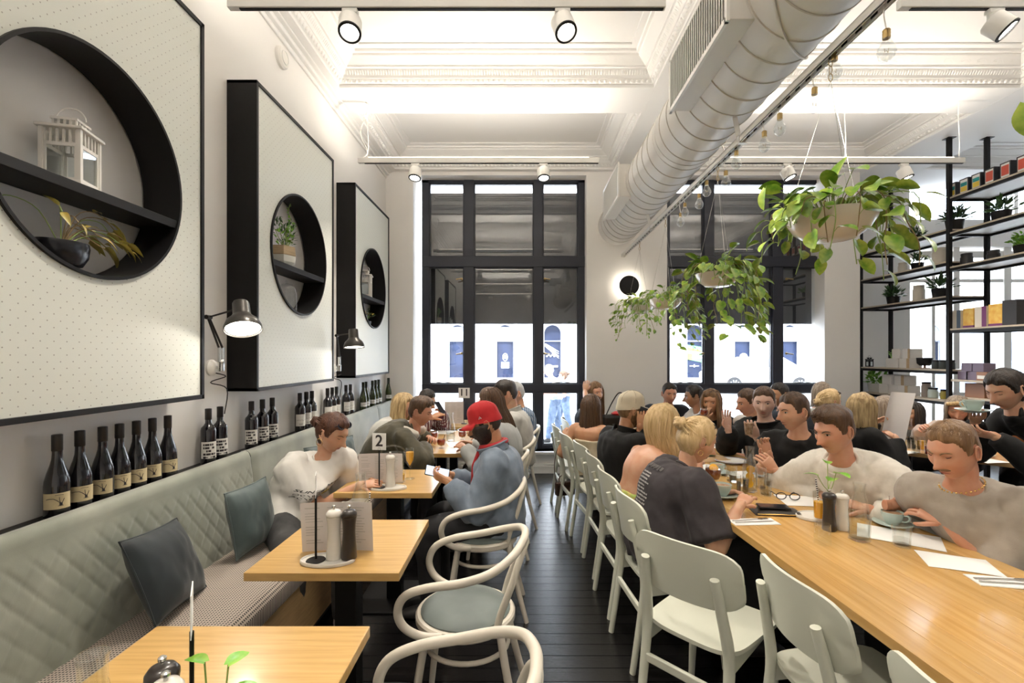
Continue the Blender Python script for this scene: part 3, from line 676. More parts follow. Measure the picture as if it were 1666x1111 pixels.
# geometric planter with fern-like plant, middle niche
t = thing('potted_plant', 'green cypress-like plant in a faceted wooden and white planter', 'plant', (NX+.01, PY[1]+PW*.41, zsh)); t.scale = (1.05, 1.35, 1.3)
obj('planter_lower', MB().lathe([(.042, 0), (.07, .022), (.076, .055)], n=6), mat('white_glazed', (.72, .72, .66), .4), t, smooth=False)
obj('planter_upper', MB().lathe([(.076, .0555), (.078, .06), (.072, .105), (.064, .105), (.064, .09), (.002, .09)], n=6), mat('raw_plywood', (.50, .37, .22), .6, var=.2, vs_=6, stretch=(2, 2, 20)), t, smooth=False)
for k in range(40):
    a = rg.uniform(0, 6.3); r = rg.uniform(.02, .075); h = rg.uniform(.12, .24); p = V((math.cos(a)*r*.8, math.sin(a)*r, h))
    for q in range(4): putleaf(lf_d if (k+q) % 3 else lf_b, p+V((rg.uniform(-.012, .012), rg.uniform(-.012, .012), rg.uniform(-.02, .02))), (math.cos(a)*r*8+rg.uniform(-.6, .6), math.sin(a)*r*8+rg.uniform(-.6, .6), rg.uniform(.3, 1.2)), t, rg.uniform(.6, 1.0) if (k+q) % 3 else .35, rg.uniform(-1, 1))
    if k % 3 == 0: obj('stem', MB().tube([(0, 0, .09), (p.x*.5, p.y*.5, h*.7), p], .002, 4), m_stem, t)
tw = [(0.0, .03, .2), (.01, .05, .27), (0, .04, .31), (.005, .058, .36)]
obj('tall_stem', MB().tube(catmull(tw, 4), .0028, 5), m_stem, t)
for k in range(16):
    f = k/16; p = V(tw[0]).lerp(V(tw[3]), f)+V((0, .012*math.sin(f*6), 0)); putleaf(lf_d if k % 2 else lf_b, p, (rg.uniform(-1, 1), rg.uniform(-1, 1), .9), t, .45 if k % 2 else .28)
t = thing('glass_cloche', 'clear glass dome in the lower half of the middle niche', 'glass dome', (NX+.015, PY[1]+PW*.43, 1.868)); t.scale = (1.2, 1.3, 1.25)
obj('dome', MB().lathe([(.055, 0), (.055, .09), (.048, .125), (.03, .148), (.002, .156)], n=28, cap=False), m_dglass, t)
obj('knob', MB().ball((0, 0, .162), .009, 10, 6), m_dglass, t)
t = thing('potted_plant', 'small mixed green and brown plant in the farthest niche', 'plant', (NX+.01, PY[2]+PW*.46, 1.858)); t.scale = (1.1, 1.35, 1.3)
obj('bowl', MB().lathe([(.03, 0), (.045, .01), (.052, .045), (.046, .045), (.002, .035)], n=20), m_black, t)
for k in range(60):
    a = rg.uniform(0, 6.3); r = rg.uniform(.0, .07); h = .05+rg.uniform(0, .10)*(1-r*6); putleaf(lf_d if k % 3 else lf_y, (math.cos(a)*r*.8, math.sin(a)*r*1.3, h), (math.cos(a), math.sin(a), rg.uniform(.2, 1.5)), t, rg.uniform(.7, 1.4) if k % 3 else .5, rg.uniform(-1, 1))
# ================================================================ bench
XS, ZSEAT = -1.555, .495
m_velvet = mat('sage_velvet', (.335, .345, .285), .65, col2=(.215, .232, .19), vs_=3.2, sheen=.5, bump=.05, bs=300)
m_seatf = checkmat('checked_wool', (.42, .36, .31), (.035, .03, .03), 26)
be = thing('banquette', 'long upholstered bench with pale sage velvet back along the left wall', 'bench', (0, 0, 0))
def bench_back(y0, y1, quilt):
    n_y = int((y1-y0)/.0075) if quilt else int((y1-y0)/.04)
    # profile: seat joint up the face, rolled over the top
    pf = []
    nface = 60 if quilt else 22
    for i in range(nface+1):
        t_ = i/nface; pf.append((XS-.055*t_, ZSEAT-.03+t_*(.915-ZSEAT+.03), 1))
    cx, cz, r = XS-.055-.034, .925, .034
    for i in range(1, 9): a = i*PI/16*1.0; pf.append((cx+r*math.cos(a), cz+r*math.sin(a)*1.6, 0))
    pf += [(-1.668, .975, 0), (-1.672, .5, 0)]
    m_ = len(pf)-1
    def fn(u, v):
        y = y0+.003+u*(y1-y0-.006); x, z, fz = pf[min(m_, round(v*m_))]
        edge = min(u, 1-u)*(y1-y0); x -= .012*math.exp(-(edge/.012)**2)
        if quilt and fz:
            w_ = .066
            g1 = abs(((y*.80+z*.60)/w_) % 1-.5)*2; g2 = abs(((y*.80-z*.62)/w_) % 1-.5)*2
            fade = sstep(.91, .84, z)
            dd = (1-g1)*w_*.5; de = (1-g2)*w_*.5
            x -= fade*(.0036*math.exp(-(dd/.0055)**2)+.0036*math.exp(-(de/.0055)**2)-.002)
        x += .003*noise.noise((y*3, z*4, 1))
        return V((x, y, z))
    return obj('back_cushion', MB().grid(fn, n_y, m_), m_velvet, be, ang=80)
bench_back(-.6, 2.88, True)
bench_back(2.88, 4.45, False); bench_back(4.45, 5.45, False); bench_back(5.45, YB-.03, False)
def seat(y0, y1):
    def fn(u, v):
        y = y0+u*(y1-y0); x = XS-.02+v*.47; ed = min(v*.47, (1-v)*.47)
        return V((x, y, ZSEAT+.012*math.sin(PI*v)-.03*math.exp(-(((1-v)*.47)/.018)**2)))
    mb = MB().slab(fn, int((y1-y0)/.08), 16, (0, 0, -.07)); obj('seat_cushion', mb, m_seatf, be, ang=60)
seat(-.6, 2.88); seat(2.88, YB-.03)
obj('seat_front', MB().box((XS+.40, -.6, .08), (XS+.43, YB-.03, ZSEAT-.06)), m_oak_edge, be, bevel=.003)
obj('plinth', MB().box((XS+.36, -.6, 0), (XS+.38, YB-.03, .08)), m_black, be)
obj('end_panel', MB().box((XS-.1, -.62, 0), (XS+.43, -.6, .9)), m_oak_edge, be)
ldg = struct('trim_4', MB().box((XL, -.6, .925), (-1.66, YB-.02, .955)), m_black, bevel=.003)
# cushions
def cushion(loc, w, h, d, rot, m, label, seed):
    rr = random.Random(seed)
    t = thing('cushion', label, 'cushion', loc); t.rotation_euler = rot
    def side(sg):
        def fn(u, v):
            x = (u-.5)*2; y = (v-.5)*2
            pin = 1-.10*(abs(x)**2*(1-abs(y)**4)*0+abs(y)**2*0)
            px = x*(1-.10*(1-y*y)*abs(x)**3*0)*(w/2)*(1-.06*(1-abs(y)**2)); py = y*(h/2)*(1-.06*(1-abs(x)**2))
            b = (max(0, 1-abs(x)**2.6)*max(0, 1-abs(y)**2.6))**.55
            z = sg*d/2*b+.010*noise.noise((x*1.7+seed, y*1.7, sg))*b+.006*noise.noise((x*5+seed, y*3, sg))*b
            return V((px, py+h/2, z))
        return fn
    mb = MB().grid(side(1), 24, 24); g2 = MB().grid(side(-1), 24, 24); mb.add(g2.v, [f[::-1] for f in g2.f])
    obj('cushion_cover', mb, m, t, ang=80)
    bd = []; nn = 24
    f = side(0)
    for a, b in (((0, 0), (1, 0)), ((1, 0), (1, 1)), ((1, 1), (0, 1)), ((0, 1), (0, 0))):
        for i in range(nn): bd.append(f(lerp(a[0], b[0], i/nn), lerp(a[1], b[1], i/nn)))
    obj('piping', MB().tube(bd, .0035, 5, closed=True), m, t)
    return t
m_cu1 = mat('dark_teal_velvet', (.013, .021, .025), .7, col2=(.008, .013, .016), vs_=6, sheen=.25)
m_cu2 = mat('grey_green_velvet', (.085, .118, .118), .6, col2=(.05, .074, .076), vs_=5, sheen=.35)
# local: x width, y up, z thickness
def cush(yc, xb, tiltb, yaw, roll, w, h, m, label, seed):
    # faces +x, leans back by tiltb
    M = Matrix.Rotation(yaw, 4, 'Z') @ Matrix.Rotation(tiltb, 4, 'Y') @ frame((0, 1, 0), (0, 0, 1), (1, 0, 0)) @ Matrix.Rotation(roll, 4, 'Z')
    cushion((xb, yc, ZSEAT+.03), w, h, .13, M.to_euler(), m, label, seed)
cush(1.97, XS+.17, -.42, .22, -.12, .40, .34, m_cu1, 'dark teal velvet cushion slumped on the bench beside the nearest table', 3)
cush(2.56, XS+.15, -.18, -.12, .02, .32, .34, m_cu2, 'grey-green velvet cushion next to the woman in the white tee', 7)
cush(3.66, XS+.13, -.25, -.45, .03, .38, .36, m_cu2, 'grey-green velvet cushion behind the table number two', 11)
cush(3.98, XS+.10, -.22, -.3, -.02, .37, .34, m_cu2, 'grey-green velvet cushion tucked behind another near the olive jacket', 15)
# ================================================================ wine bottles on the ledge
m_btl = mat('dark_wine_glass', (.006, .005, .008), .06, coat=.5); m_btlg = mat('green_wine_glass', (.03, .045, .012), .08, coat=.5)
m_lab1 = mat('cream_label', (.60, .50, .30), .7, var=.08, vs_=30); m_lab2 = mat('white_label', (.74, .72, .68), .7); m_ink = mat('label_ink', (.03, .025, .03), .7); m_capm = mat('black_capsule', (.012, .011, .012), .4)
def bottle_proto(kind):
    t = thing('wine_bottle', 'x', 'wine bottle', (0, 0, 0))
    r = .0385
    if kind in ('a',): prof = [(.030, 0), (r, .004), (r, .115), (.0365, .135), (.030, .162), (.0215, .19), (.0165, .212), (.0152, .232), (.0152, .30)]
    elif kind == 'g': prof = [(.030, 0), (r, .004), (r, .12), (.036, .14), (.028, .175), (.019, .212), (.0152, .24), (.0148, .30)]
    else: prof = [(.030, 0), (r*.97, .004), (r*.97, .185), (.034, .2), (.022, .213), (.0158, .225), (.0150, .30)]
    obj('glass', MB().lathe(prof, n=24), m_btlg if kind == 'g' else m_btl, t)
    rr = .0158
    obj('capsule', MB().lathe([(rr+.0008, .237), (rr+.0008, .2), (rr+.0008, .302), (.013, .3035), (.001, .3035)] if False else [(rr, .243), (rr+.0006, .244), (rr+.0006, .302), (.013, .3035), (.001, .3035)], n=20), m_capm if kind != 'g' else mat('green_capsule', (.02, .03, .01), .4), t)
    r2 = (r if kind in 'ag' else r*.97)+.0007
    z0, z1 = {'a': (.035, .093), 'b': (.035, .125), 'c': (.05, .14), 'g': (.04, .085)}[kind]
    def arc_(a0, a1, za, zb, rad, n=14): return MB().grid(lambda u, v: V((rad*math.cos(a0+(a1-a0)*u), rad*math.sin(a0+(a1-a0)*u), za+(zb-za)*v)), n, 1)
    # label faces the aisle, towards +x -y
    c0 = -.75
    lab = obj('label', arc_(c0-1.15, c0+1.15, z0, z1, r2), m_lab1 if kind == 'a' else m_lab2, t)
    r3 = r2+.0006; ink = MB()
    def bit(a0, a1, za, zb): g = arc_(c0+a0, c0+a1, za, zb, r3, 4); ink.add(g.v, g.f)
    def cur(pts, rad=.0011): ink.tube([(r3*math.cos(c0+a), r3*math.sin(c0+a), z) for a, z in pts], rad, 4)
    if kind == 'a':   # vine stump drawing
        cur([(-.75, .072), (-.5, .0745), (-.2, .074), (.0, .068), (.2, .06), (.3, .054)], .0012)
        cur([(.2, .078), (.22, .066), (.3, .055)], .0011); cur([(.55, .072), (.45, .062), (.35, .055)], .0012)
        bit(.2, .42, .046, .058); cur([(.1, .047), (.5, .047)], .0009); cur([(-.1, .086), (.1, .087), (.5, .085)], .0008)
    elif kind == 'b':  # stacked blocks
        rs = random.Random(4)
        for j in range(5):
            z = .115-j*.017; a = -.8
            while a < .75:
                w_ = rs.choice((.25, .4, .6)); 
                if rs.random() < .8: bit(a, min(.85, a+w_-.06), z-.011, z)
                a += w_
        bit(-.5, -.2, .04, .044); bit(.1, .5, .04, .044)
    elif kind == 'c':
        cur([(-.9, .094), (-.5, .099), (-.2, .094), (.1, .099), (.4, .092), (.9, .097)], .0008); bit(-.5, .3, .066, .068); bit(-.4, .2, .06, .0615)
    else: bit(-.5, .5, .066, .07); bit(-.3, .3, .055, .057)
    o = obj('label_print', ink, m_ink, lab); o['kind'] = 'stuff'
    return t
XB_ = -1.712
first = {}
def bottles(pxs, kind, texts, grp):
    for i, (px, tx) in enumerate(zip(pxs, texts)):
        Y = XB_*F/(px-VX)
        if kind not in first:
            first[kind] = bottle_proto(kind); b = first[kind]; b.location = (XB_, Y, .955)
        else: b = dup(first[kind], (XB_, Y, .955))
        b['label'] = tx; b['group'] = grp
        b.rotation_euler = (0, 0, -.1+.25*math.sin(i*2.3))
ordn = ['first', 'second', 'third', 'fourth', 'fifth', 'sixth', 'seventh']
bottles([93, 130, 167, 194.5, 222, 248, 273], 'a', ['dark wine bottle with cream vine label, %s from the left' % o for o in ordn], 'cream label wine bottles')
bottles([339, 358, 409, 427, 443], 'b', ['dark wine bottle with blocky black lettering, %s' % s for s in ('left of the pair under the desk lamp', 'right of the pair under the desk lamp', 'first of three below the middle box', 'second of three below the middle box', 'third of three below the middle box')], 'block lettering wine bottles')
bottles([488, 498.5, 507.5, 533, 540.5, 547.5, 563, 570], 'c', ['wine bottle with white landscape label, %s of eight' % o for o in ordn+['eighth']], 'white label wine bottles')
bottles([591, 595.5, 606, 611, 616, 632], 'g', ['green wine bottle at the ledge far end, %s of six' % o for o in ordn[:6]], 'green wine bottles')
# ================================================================ adjustable wall lamps
m_lampb = mat('black_lamp_shade', (.055, .05, .045), .3, .6); m_arm = mat('lamp_arm', (.04, .035, .032), .35, .4)
def desk_lamp(base, elbow, head, aim, label, s=1):
    t = thing('wall_lamp', label, 'wall lamp', base); b = V(base); e = V(elbow)-b; h = V(head)-b; a = V(aim).normalized()
    obj('wall_bracket', MB().lathe([(.045*s, -.0), (.045*s, .012), (.03*s, .03), (.012, .034)], n=24, M=Matrix.Rotation(PI/2, 4, 'Y'), c=(-.06, 0, 0)).cyl((-.05, 0, 0), (0, 0, 0), .009), m_white, t)
    obj('pivot', MB().cyl((0, 0, -.02), (0, 0, .03), .016).ball((0, 0, .03), .018), m_steel, t)
    for sgn in (-1, 1): 
        off = V((0, sgn*.016, 0)); obj('spring', MB().tube([off+V((0, 0, .03)), off+V((0, 0, .11))], .008*s, 8), m_steel, t); obj('lower_arm', MB().tube([off+V((0, 0, .1)), e+off*.4], .0055*s, 8), m_arm, t)
    obj('elbow', MB().cyl(e-V((0, .018, 0)), e+V((0, .018, 0)), .012), m_arm, t)
    hb = h-a*.10*s
    obj('upper_arm', MB().tube([e, hb], .005*s, 8), m_arm, t)
    M = a.to_track_quat('-Z', 'Y').to_matrix().to_4x4()
    sh = obj('lamp_shade', MB().lathe([(.001, .135*s), (.036*s, .133*s), (.040*s, .125*s), (.042*s, .06*s), (.05*s, .045*s), (.075*s, .02*s), (.088*s, -.012*s), (.089*s, -.03*s), (.086*s, -.03*s), (.082*s, -.01*s), (.068*s, .018*s), (.04*s, .04*s)], c=h, n=32, M=M, cap=False), m_lampb, t)
    obj('bulb', MB().lathe([(.08*s, -.022*s), (.05*s, -.018*s), (.002, -.014*s)], c=h, n=24, M=M, cap=False), emit('wall_lamp_bulb', (1, .92, .78), 11), sh)
    l = light('wall_lamp_light', 'SPOT', h+a*.045*s, 2.0, rot=a.to_track_quat('-Z', 'Y').to_euler(), spot_size=R(105), spot_blend=.6, shadow_soft_size=.05); l.parent = t
    obj('flex', MB().tube(catmull([(-.03, 0, -.03), (0, .04, -.05), (-.04, -.03, -.08), (0, .05, -.12), (-.02, .06, -.26)], 5), .003, 5), m_black, t)
lb = at(357, 600, 2.62); desk_lamp(at(360, 598, 2.62), at(339, 516, 2.57), at(395, 528, 2.47), (.28, -.35, -.9), 'black adjustable wall lamp, lit, between the two nearest pegboard boxes')
desk_lamp(at(552, 600, 4.30), at(548, 546, 4.2), at(576, 560, 4.10), (.08, -.1, -1), 'smaller black adjustable wall lamp, lit, beside the farthest pegboard box', .98)
# ================================================================ hanging planters
m_bowl = mat('cream_glazed_bowl', (.72, .66, .56), .25, coat=.3); m_soil = mat('potting_soil', (.05, .035, .025), .95, var=.4, vs_=60, bump=.5, bs=120)
def planter(Y, z, r, label, seed, nv, lmin, lmax, leaf, lsc, arcs, extra=(), up=8):
    rr = random.Random(seed); t = thing('hanging_planter', label, 'hanging plant', (RX, Y, z), group='pothos planters hanging from the strut')
    h = r*.62
    obj('bowl', MB().lathe([(r*.30, -h), (r*.55, -h*.93), (r*.82, -h*.6), (r*.97, -h*.2), (r, 0), (r*.95, .0), (r*.9, -h*.2), (.001, -h*.3)], n=36), m_bowl, t)
    obj('soil', MB().lathe([(r*.9, -h*.16), (.001, -h*.1)], n=24), m_soil, t)
    zt = RZ-z
    for k in range(3):
        a = k*2*PI/3+.5; obj('wire', MB().tube([(r*.97*math.cos(a), r*.97*math.sin(a), -.005), (0, 0, zt-.10)], .0010, 5), m_steel, t)
    for k in range(3): obj('hook_link', MB().tube([(.009*math.cos(b), .009*math.sin(b) if k % 2 else 0, zt-.085+k*.032+.017*math.sin(b)*(0 if k % 2 else 1)+(0.0)) if k % 2 == 0 else (0, .009*math.cos(b), zt-.085+k*.032+.017*math.sin(b)) for b in [i*PI/5 for i in range(10)]], .002, 5, closed=True), m_brass, t)
    for v in range(nv):
        a = rr.uniform(*arcs[v % len(arcs)]); L = rr.uniform(lmin, lmax)*(1.0 if v % 3 else .6)
        c, s = math.cos(a), math.sin(a); ro = r*rr.uniform(1.05, 1.75); hi = rr.uniform(.02, .09)
        pts = [(c*r*.3, s*r*.3, -.01), (c*r*.75, s*r*.75, hi), (c*ro, s*ro, hi*.4)]
        n = max(1, int(L/.07)); x, y_ = c*ro, s*ro
        for q in range(n): x += c*.012+rr.uniform(-.02, .02); y_ += s*.012+rr.uniform(-.02, .02); pts.append((x, y_, hi*.3-(q+1)*L/n))
        cv = catmull(pts, 4); obj('vine', MB().tube(cv, .0022, 5), m_stem if v % 4 else m_stemb, t)
        step = max(3, int(.062*lsc/(.018)))
        for q in range(3, len(cv), step):
            if rr.random() < .12: continue
            b = rr.uniform(-1.1, 1.1); d = V((math.cos(a+b), math.sin(a+b), rr.uniform(-.9, .25)))
            p2 = cv[q]+d*.03*lsc+V((0, 0, .012)); obj('petiole', MB().tube([cv[q], cv[q]+d*.018*lsc+V((0, 0, .012)), p2], .0014, 4), m_stem, t)
            putleaf(leaf, p2, d+V((0, 0, -.35)), t, lsc*rr.uniform(.65, 1.1), rr.uniform(-.7, .7))
    for v in range(up):
        a = rr.uniform(0, 2*PI); q = rr.uniform(.1, .8)*r; hh = rr.uniform(.05, .15); p = V((math.cos(a)*q*1.5, math.sin(a)*q*1.5, hh))
        obj('petiole', MB().tube(catmull([(math.cos(a)*q*.4, math.sin(a)*q*.4, -.02), (math.cos(a)*q, math.sin(a)*q, hh*.6), p], 3), .0018, 4), m_stem, t)
        putleaf(leaf, p, (math.cos(a), math.sin(a), rr.uniform(-.3, .9)), t, lsc*rr.uniform(.7, 1.15), rr.uniform(-.8, .8))
    for (p, d, sc_) in extra: putleaf(leaf, p, d, t, sc_)
    return t
full = [(-3.14, 3.14)]
planter(2.08, 2.155, .175, 'largest trailing pothos in a cream bowl, nearest of the planters in view', 2, 26, .05, .28, lf_p, .86, [(-3.6, -2.2), (-.9, .6), (-2.2, -.9), (-3.5, -2.4), (-1, .4), (1, 2.6)], up=26,
        extra=[((-.02, -.05, .13), (.3, 0, 1), 1.3), ((-.31, -.05, .10), (-.3, 0, -1), .9), ((.17, -.05, .04), (1, 0, .25), 1.1)])
planter(3.27, 2.105, .145, 'second pothos planter with vines hanging in front of the right window', 21, 24, .06, .50, lf_p, .78, [(-3.3, -2.3), (-2.3, -1.1), (-1.5, .2), (-2.0, -.9), (1, 2.5), (-.6, .4)], up=16)
planter(4.45, 2.07, .15, 'third pothos planter with a long trailing vine beside the window edge', 8, 20, .08, .50, lf_ps, 1.15, [(-1.9, -.3), (-2.6, -1.3), (-.8, .6), (2, 3)], up=16)
planter(5.42, 2.11, .15, 'farthest pothos planter hanging beneath the wall sconce', 34, 22, .08, .44, lf_ps, 1.0, [(-3.4, -1.6), (-2.0, -.2), (-3.8, -2.6)], up=14)
planter(.98, 2.20, .16, 'pothos planter at the top right edge with one leaf in view', 4, 6, .05, .12, lf_p, .9, [(-.5, .9)], up=0, extra=[((-.290, .02, -.125), (-.02, 0, -1), .72)])
# ================================================================ tables
def cafe_table(x0, x1, y0, y1, label, h=.75):
    t = thing('cafe_table', label, 'table', ((x0+x1)/2, (y0+y1)/2, 0), group='small oak cafe tables')
    hx, hy = (x1-x0)/2, (y1-y0)/2
    obj('tabletop', MB().box((-hx, -hy, h-.032), (hx, hy, h)), m_oak, t, bevel=.0025)
    obj('pedestal', MB().box((-.045, -.045, .012), (.045, .045, h-.04)), m_black, t, bevel=.004)
    obj('top_bracket', MB().box((-.17, -.17, h-.042), (.17, .17, h-.032)), m_black, t, bevel=.002)
    obj('base_plate', MB().box((-.21, -.21, 0), (.21, .21, .012)), m_black, t, bevel=.003)
    return t
TA = (-1.075, -.445, .80, 1.418); TB = (-1.02, -.447, 1.763, 2.337); TC = (-1.09, -.515, 2.787, 3.36)
cafe_table(*TA, 'nearest oak cafe table at the bottom left'); cafe_table(*TB, 'oak cafe table with the salt and pepper mills and no diners')
cafe_table(*TC, 'oak cafe table with number two between the woman and the red cap man')
cafe_table(-1.10, -.47, 3.90, 4.50, 'oak cafe table with red drinks in front of the olive jacket'); cafe_table(-1.10, -.47, 4.503, 5.10, 'oak cafe table joined behind the one with red drinks')
cafe_table(-1.10, -.47, 5.35, 5.95, 'oak cafe table with number eleven by the left window')
# long communal table of lengthwise boards, turned slightly
LTA = -.054
def lx(y): return 1.02+LTA*(y-2.0)*-1*-1 if False else 1.016-.052*(y-2.0)
t = thing('communal_table', 'long oak communal table of lengthwise boards on the right', 'table', (1.016, 2.0, 0), math.atan(.052))
nb, wT = 9, .84
for k in range(nb):
    obj('table_board', MB().box((k*wT/nb+.0006, -1.75, .716), ((k+1)*wT/nb-.0006, 3.25, .75)), m_oak_y, t, bevel=.0012)
obj('under_frame', MB().box((.12, -1.5, .66), (wT-.12, 3.1, .715)), m_black, t)
for yy in (-1.2, .6, 1.9, 3.0): obj('trestle_leg', MB().box((.34, yy-.04, .012), (.42, yy+.04, .66)).box((.16, yy-.04, 0), (wT-.16, yy+.04, .014)), m_black, t, bevel=.003)
def lt(u, v, z=.75):
    a = math.atan(.052); return V((1.016+u*math.cos(a)-(v-2)*math.sin(a), 2.0+u*math.sin(a)+(v-2)*math.cos(a), z))
# second large table, seen behind the men on the right
c0 = on(1449, 732, .75); c1 = on(1632, 752, .75); dr = (c1-c0).normalized(); pr_ = V((-dr.y, dr.x, 0))
L2 = 1.55
t = thing('shared_table', 'oak shared table behind the men where the women sit', 'table', (c0.x-dr.x*.18, c0.y-dr.y*.18, 0), math.atan2(dr.y, dr.x))
for k in range(6): obj('table_board', MB().box((0, k*.12+.0006, .716), (L2, (k+1)*.12-.0006, .75)), mat('oak_board_cross', (.58, .36, .16), .3, col2=(.50, .29, .11), vs_=2.6, stretch=(.8, 20, 8), coat=.3, detail=6, rnd=.1), t, bevel=.0012)
for xx in (.25, L2-.25): obj('trestle_leg', MB().box((xx-.04, .30, .012), (xx+.04, .42, .716)).box((xx-.04, .08, 0), (xx+.04, .64, .014)), m_black, t, bevel=.003)
def st(u, v, z=.75):
    o = V((c0.x-dr.x*.18, c0.y-dr.y*.18, 0)); return o+dr*u+pr_*v+V((0, 0, z))
# ================================================================ chairs
m_sage = mat('sage_lacquer', (.66, .675, .575), .42, var=.03, vs_=3); m_pad = mat('grey_green_pad', (.155, .185, .175), .6, col2=(.12, .145, .14), vs_=7, sheen=.4)
m_bent = mat('ivory_bentwood', (.70, .645, .555), .38, var=.05, vs_=4); m_foot = mat('worn_foot', (.45, .38, .28), .6)
def make_sage():
    t = thing('dining_chair', 'x', 'chair')
    def st_(u, v):
        y = (v-.5)*2; x = (u-.5)*2
        hw_ = .215-.02*(1-u); fx_ = x*(1-.10*abs(y)**5); fy = y*(1-.10*abs(x)**6)
        return V((.01+fx_*.215, fy*hw_, .445+.010*(abs(y)**3)-.012*(1-x*x)*(1-y*y)-.006*max(0, x)**4))
    obj('seat', MB().slab(st_, 14, 14, (0, 0, -.016)), m_sage, t, ang=50)
    def bk(u, v):
        y = (u-.5)*2; z = (v-.5)*2
        hz = .118*(1-.30*abs(y)**7); 
        return V((-.232+.058*y*y-.035*(z*.5+.5), y*.225*(1-.04*abs(z)**6), .722+z*hz+(-.012*y*y if z > 0 else 0.0)))
    obj('backrest', MB().slab(bk, 22, 12, (-.013, 0, 0)), m_sage, t, ang=50)
    for s in (-1, 1):
        rl_ = catmull([(-.265, s*.178, 0), (-.222, s*.175, .28), (-.205, s*.172, .44), (-.232, s*.158, .60), (-.262, s*.145, .735)], 5)
        n = len(rl_); obj('rear_leg', MB().tube(rl_, [lerp(.0155, .0205, min(1, i/(n*.55))) if i < n*.55 else lerp(.0205, .0155, (i/n-.55)/.45) for i in range(n)], 12, ell=[(1.12, .92)]*n), m_sage, t, ang=50)
        fl_ = [(.20, s*.195, 0), (.19, s*.180, .2), (.175, s*.165, .435)]
        obj('front_leg', MB().tube(fl_, [.0135, .0175, .0205], 12), m_sage, t, ang=50)
        obj('side_rail', MB().add([(-.20, s*.168-.01, .43), (-.20, s*.168+.01, .43), (-.20, s*.168+.01, .365), (-.20, s*.168-.01, .365), (.18, s*.165-.01, .43), (.18, s*.165+.01, .43), (.18, s*.165+.01, .395), (.18, s*.165-.01, .395)], [(0, 1, 2, 3), (7, 6, 5, 4), (0, 4, 5, 1), (1, 5, 6, 2), (2, 6, 7, 3), (3, 7, 4, 0)]), m_sage, t, bevel=.004)
    obj('rear_stretcher', MB().bar((-.222, -.172, .30), (-.222, .172, .30), .036, .018, (1, 0, 0)), m_sage, t, bevel=.005)
    obj('front_rail', MB().bar((.175, -.16, .41), (.175, .16, .41), .04, .018, (1, 0, 0)), m_sage, t, bevel=.004)
    return t
def make_bent():
    t = thing('bentwood_armchair', 'x', 'chair')
    half = [(.06, .198, .452), (.135, .214, .462), (.20, .226, .502), (.222, .234, .565), (.19, .243, .63), (.10, .252, .668), (-.03, .256, .692), (-.14, .236, .724), (-.215, .165, .760), (-.248, .07, .782)]
    pts = half+[(-.255, 0, .786)]+[(x, -y, z) for x, y, z in half[::-1]]
    obj('arm_and_back_hoop', MB().tube(catmull(pts, 6), .0165, 14), m_bent, t, ang=60)
    ih = [(-.150, .135, .455), (-.170, .142, .53), (-.205, .135, .62), (-.232, .105, .70), (-.252, .055, .748)]
    obj('inner_back_loop', MB().tube(catmull(ih+[(-.258, 0, .757)]+[(x, -y, z) for x, y, z in ih[::-1]], 6), .0145, 12), m_bent, t, ang=60)
    obj('seat_ring', MB().lathe([(.172, .428), (.205, .428), (.212, .436), (.212, .458), (.205, .466), (.185, .466), (.172, .455)], n=40), m_bent, t)
    obj('seat_pad', MB().lathe([(.178, .455), (.190, .464), (.190, .472), (.17, .487), (.12, .496), (.05, .499), (.001, .4995)], n=36), m_pad, t)
    for s in (-1, 1):
        obj('front_leg', MB().tube(catmull([(.135, s*.135, .435), (.165, s*.15, .25), (.195, s*.17, 0)], 4), [.0165]*5+[.0155, .015, .014, .013], 12), m_bent, t, ang=60)
        obj('rear_leg', MB().tube(catmull([(-.158, s*.118, .45), (-.195, s*.138, .25), (-.262, s*.165, 0)], 4), [.0165]*5+[.0155, .015, .014, .013], 12), m_bent, t, ang=60)
    obj('stretcher_ring', MB().tube([(.172*math.cos(a)*1.0-.008, .158*math.sin(a), .325) for a in [i*2*PI/36 for i in range(36)]], .0105, 10, closed=True), m_bent, t, ang=60)
    return t
SAGE = make_sage(); BENT = make_bent(); used = {}
def chair(proto, x, y, deg, label, group):
    if proto.name not in used:
        used[proto.name] = 1; o = proto; o.location = (x, y, 0); o.rotation_euler = (0, 0, R(deg))
    else: o = dup(proto, (x, y, 0), R(deg))
    o['label'] = label; o['group'] = group; return o
G1 = 'ivory bentwood armchairs'; G2 = 'sage dining chairs'
chair(BENT, -.235, 2.06, 176, 'empty ivory bentwood armchair with green pad at the table with mills', G1)
chair(BENT, -.215, 1.20, 178, 'ivory bentwood armchair cropped by the bottom edge of the picture', G1)
chair(BENT, -.235, 2.93, 183, 'ivory bentwood armchair under the man in the red cap', G1)
chair(BENT, -.20, 3.80, 178, 'ivory bentwood armchair under the woman with long brown hair on the left', G1)
chair(BENT, -.13, 4.42, 184, 'ivory bentwood armchair under the dark-haired man in the grey shirt', G1)
chair(BENT, -.06, 5.15, 182, 'ivory bentwood armchair under the man in blue plaid', G1)
SC_ = [(.80, 2.02, 42, 'empty sage chair turned towards the table, its whole back in view'), (1.135, 1.60, 4, 'empty sage chair pushed under the table, second from the camera'), (1.17, 1.02, 4, 'sage chair nearest the camera, only its back corner in view'),
       (.79, 2.54, 6, 'sage chair under the woman in the dark printed tee'), (.77, 3.02, 5, 'sage chair under the blonde woman in the floral top'), (.76, 3.52, 4, 'sage chair under the man in the beige cap'),
       (.72, 3.98, 8, 'empty sage chair between the beige cap man and the woman in cream'), (.64, 4.45, 8, 'sage chair under the woman in the cream top'), (.60, 4.93, 4, 'sage chair with the handbag hung on it'), (.74, 5.45, 0, 'sage chair farthest along the aisle side of the long table')]
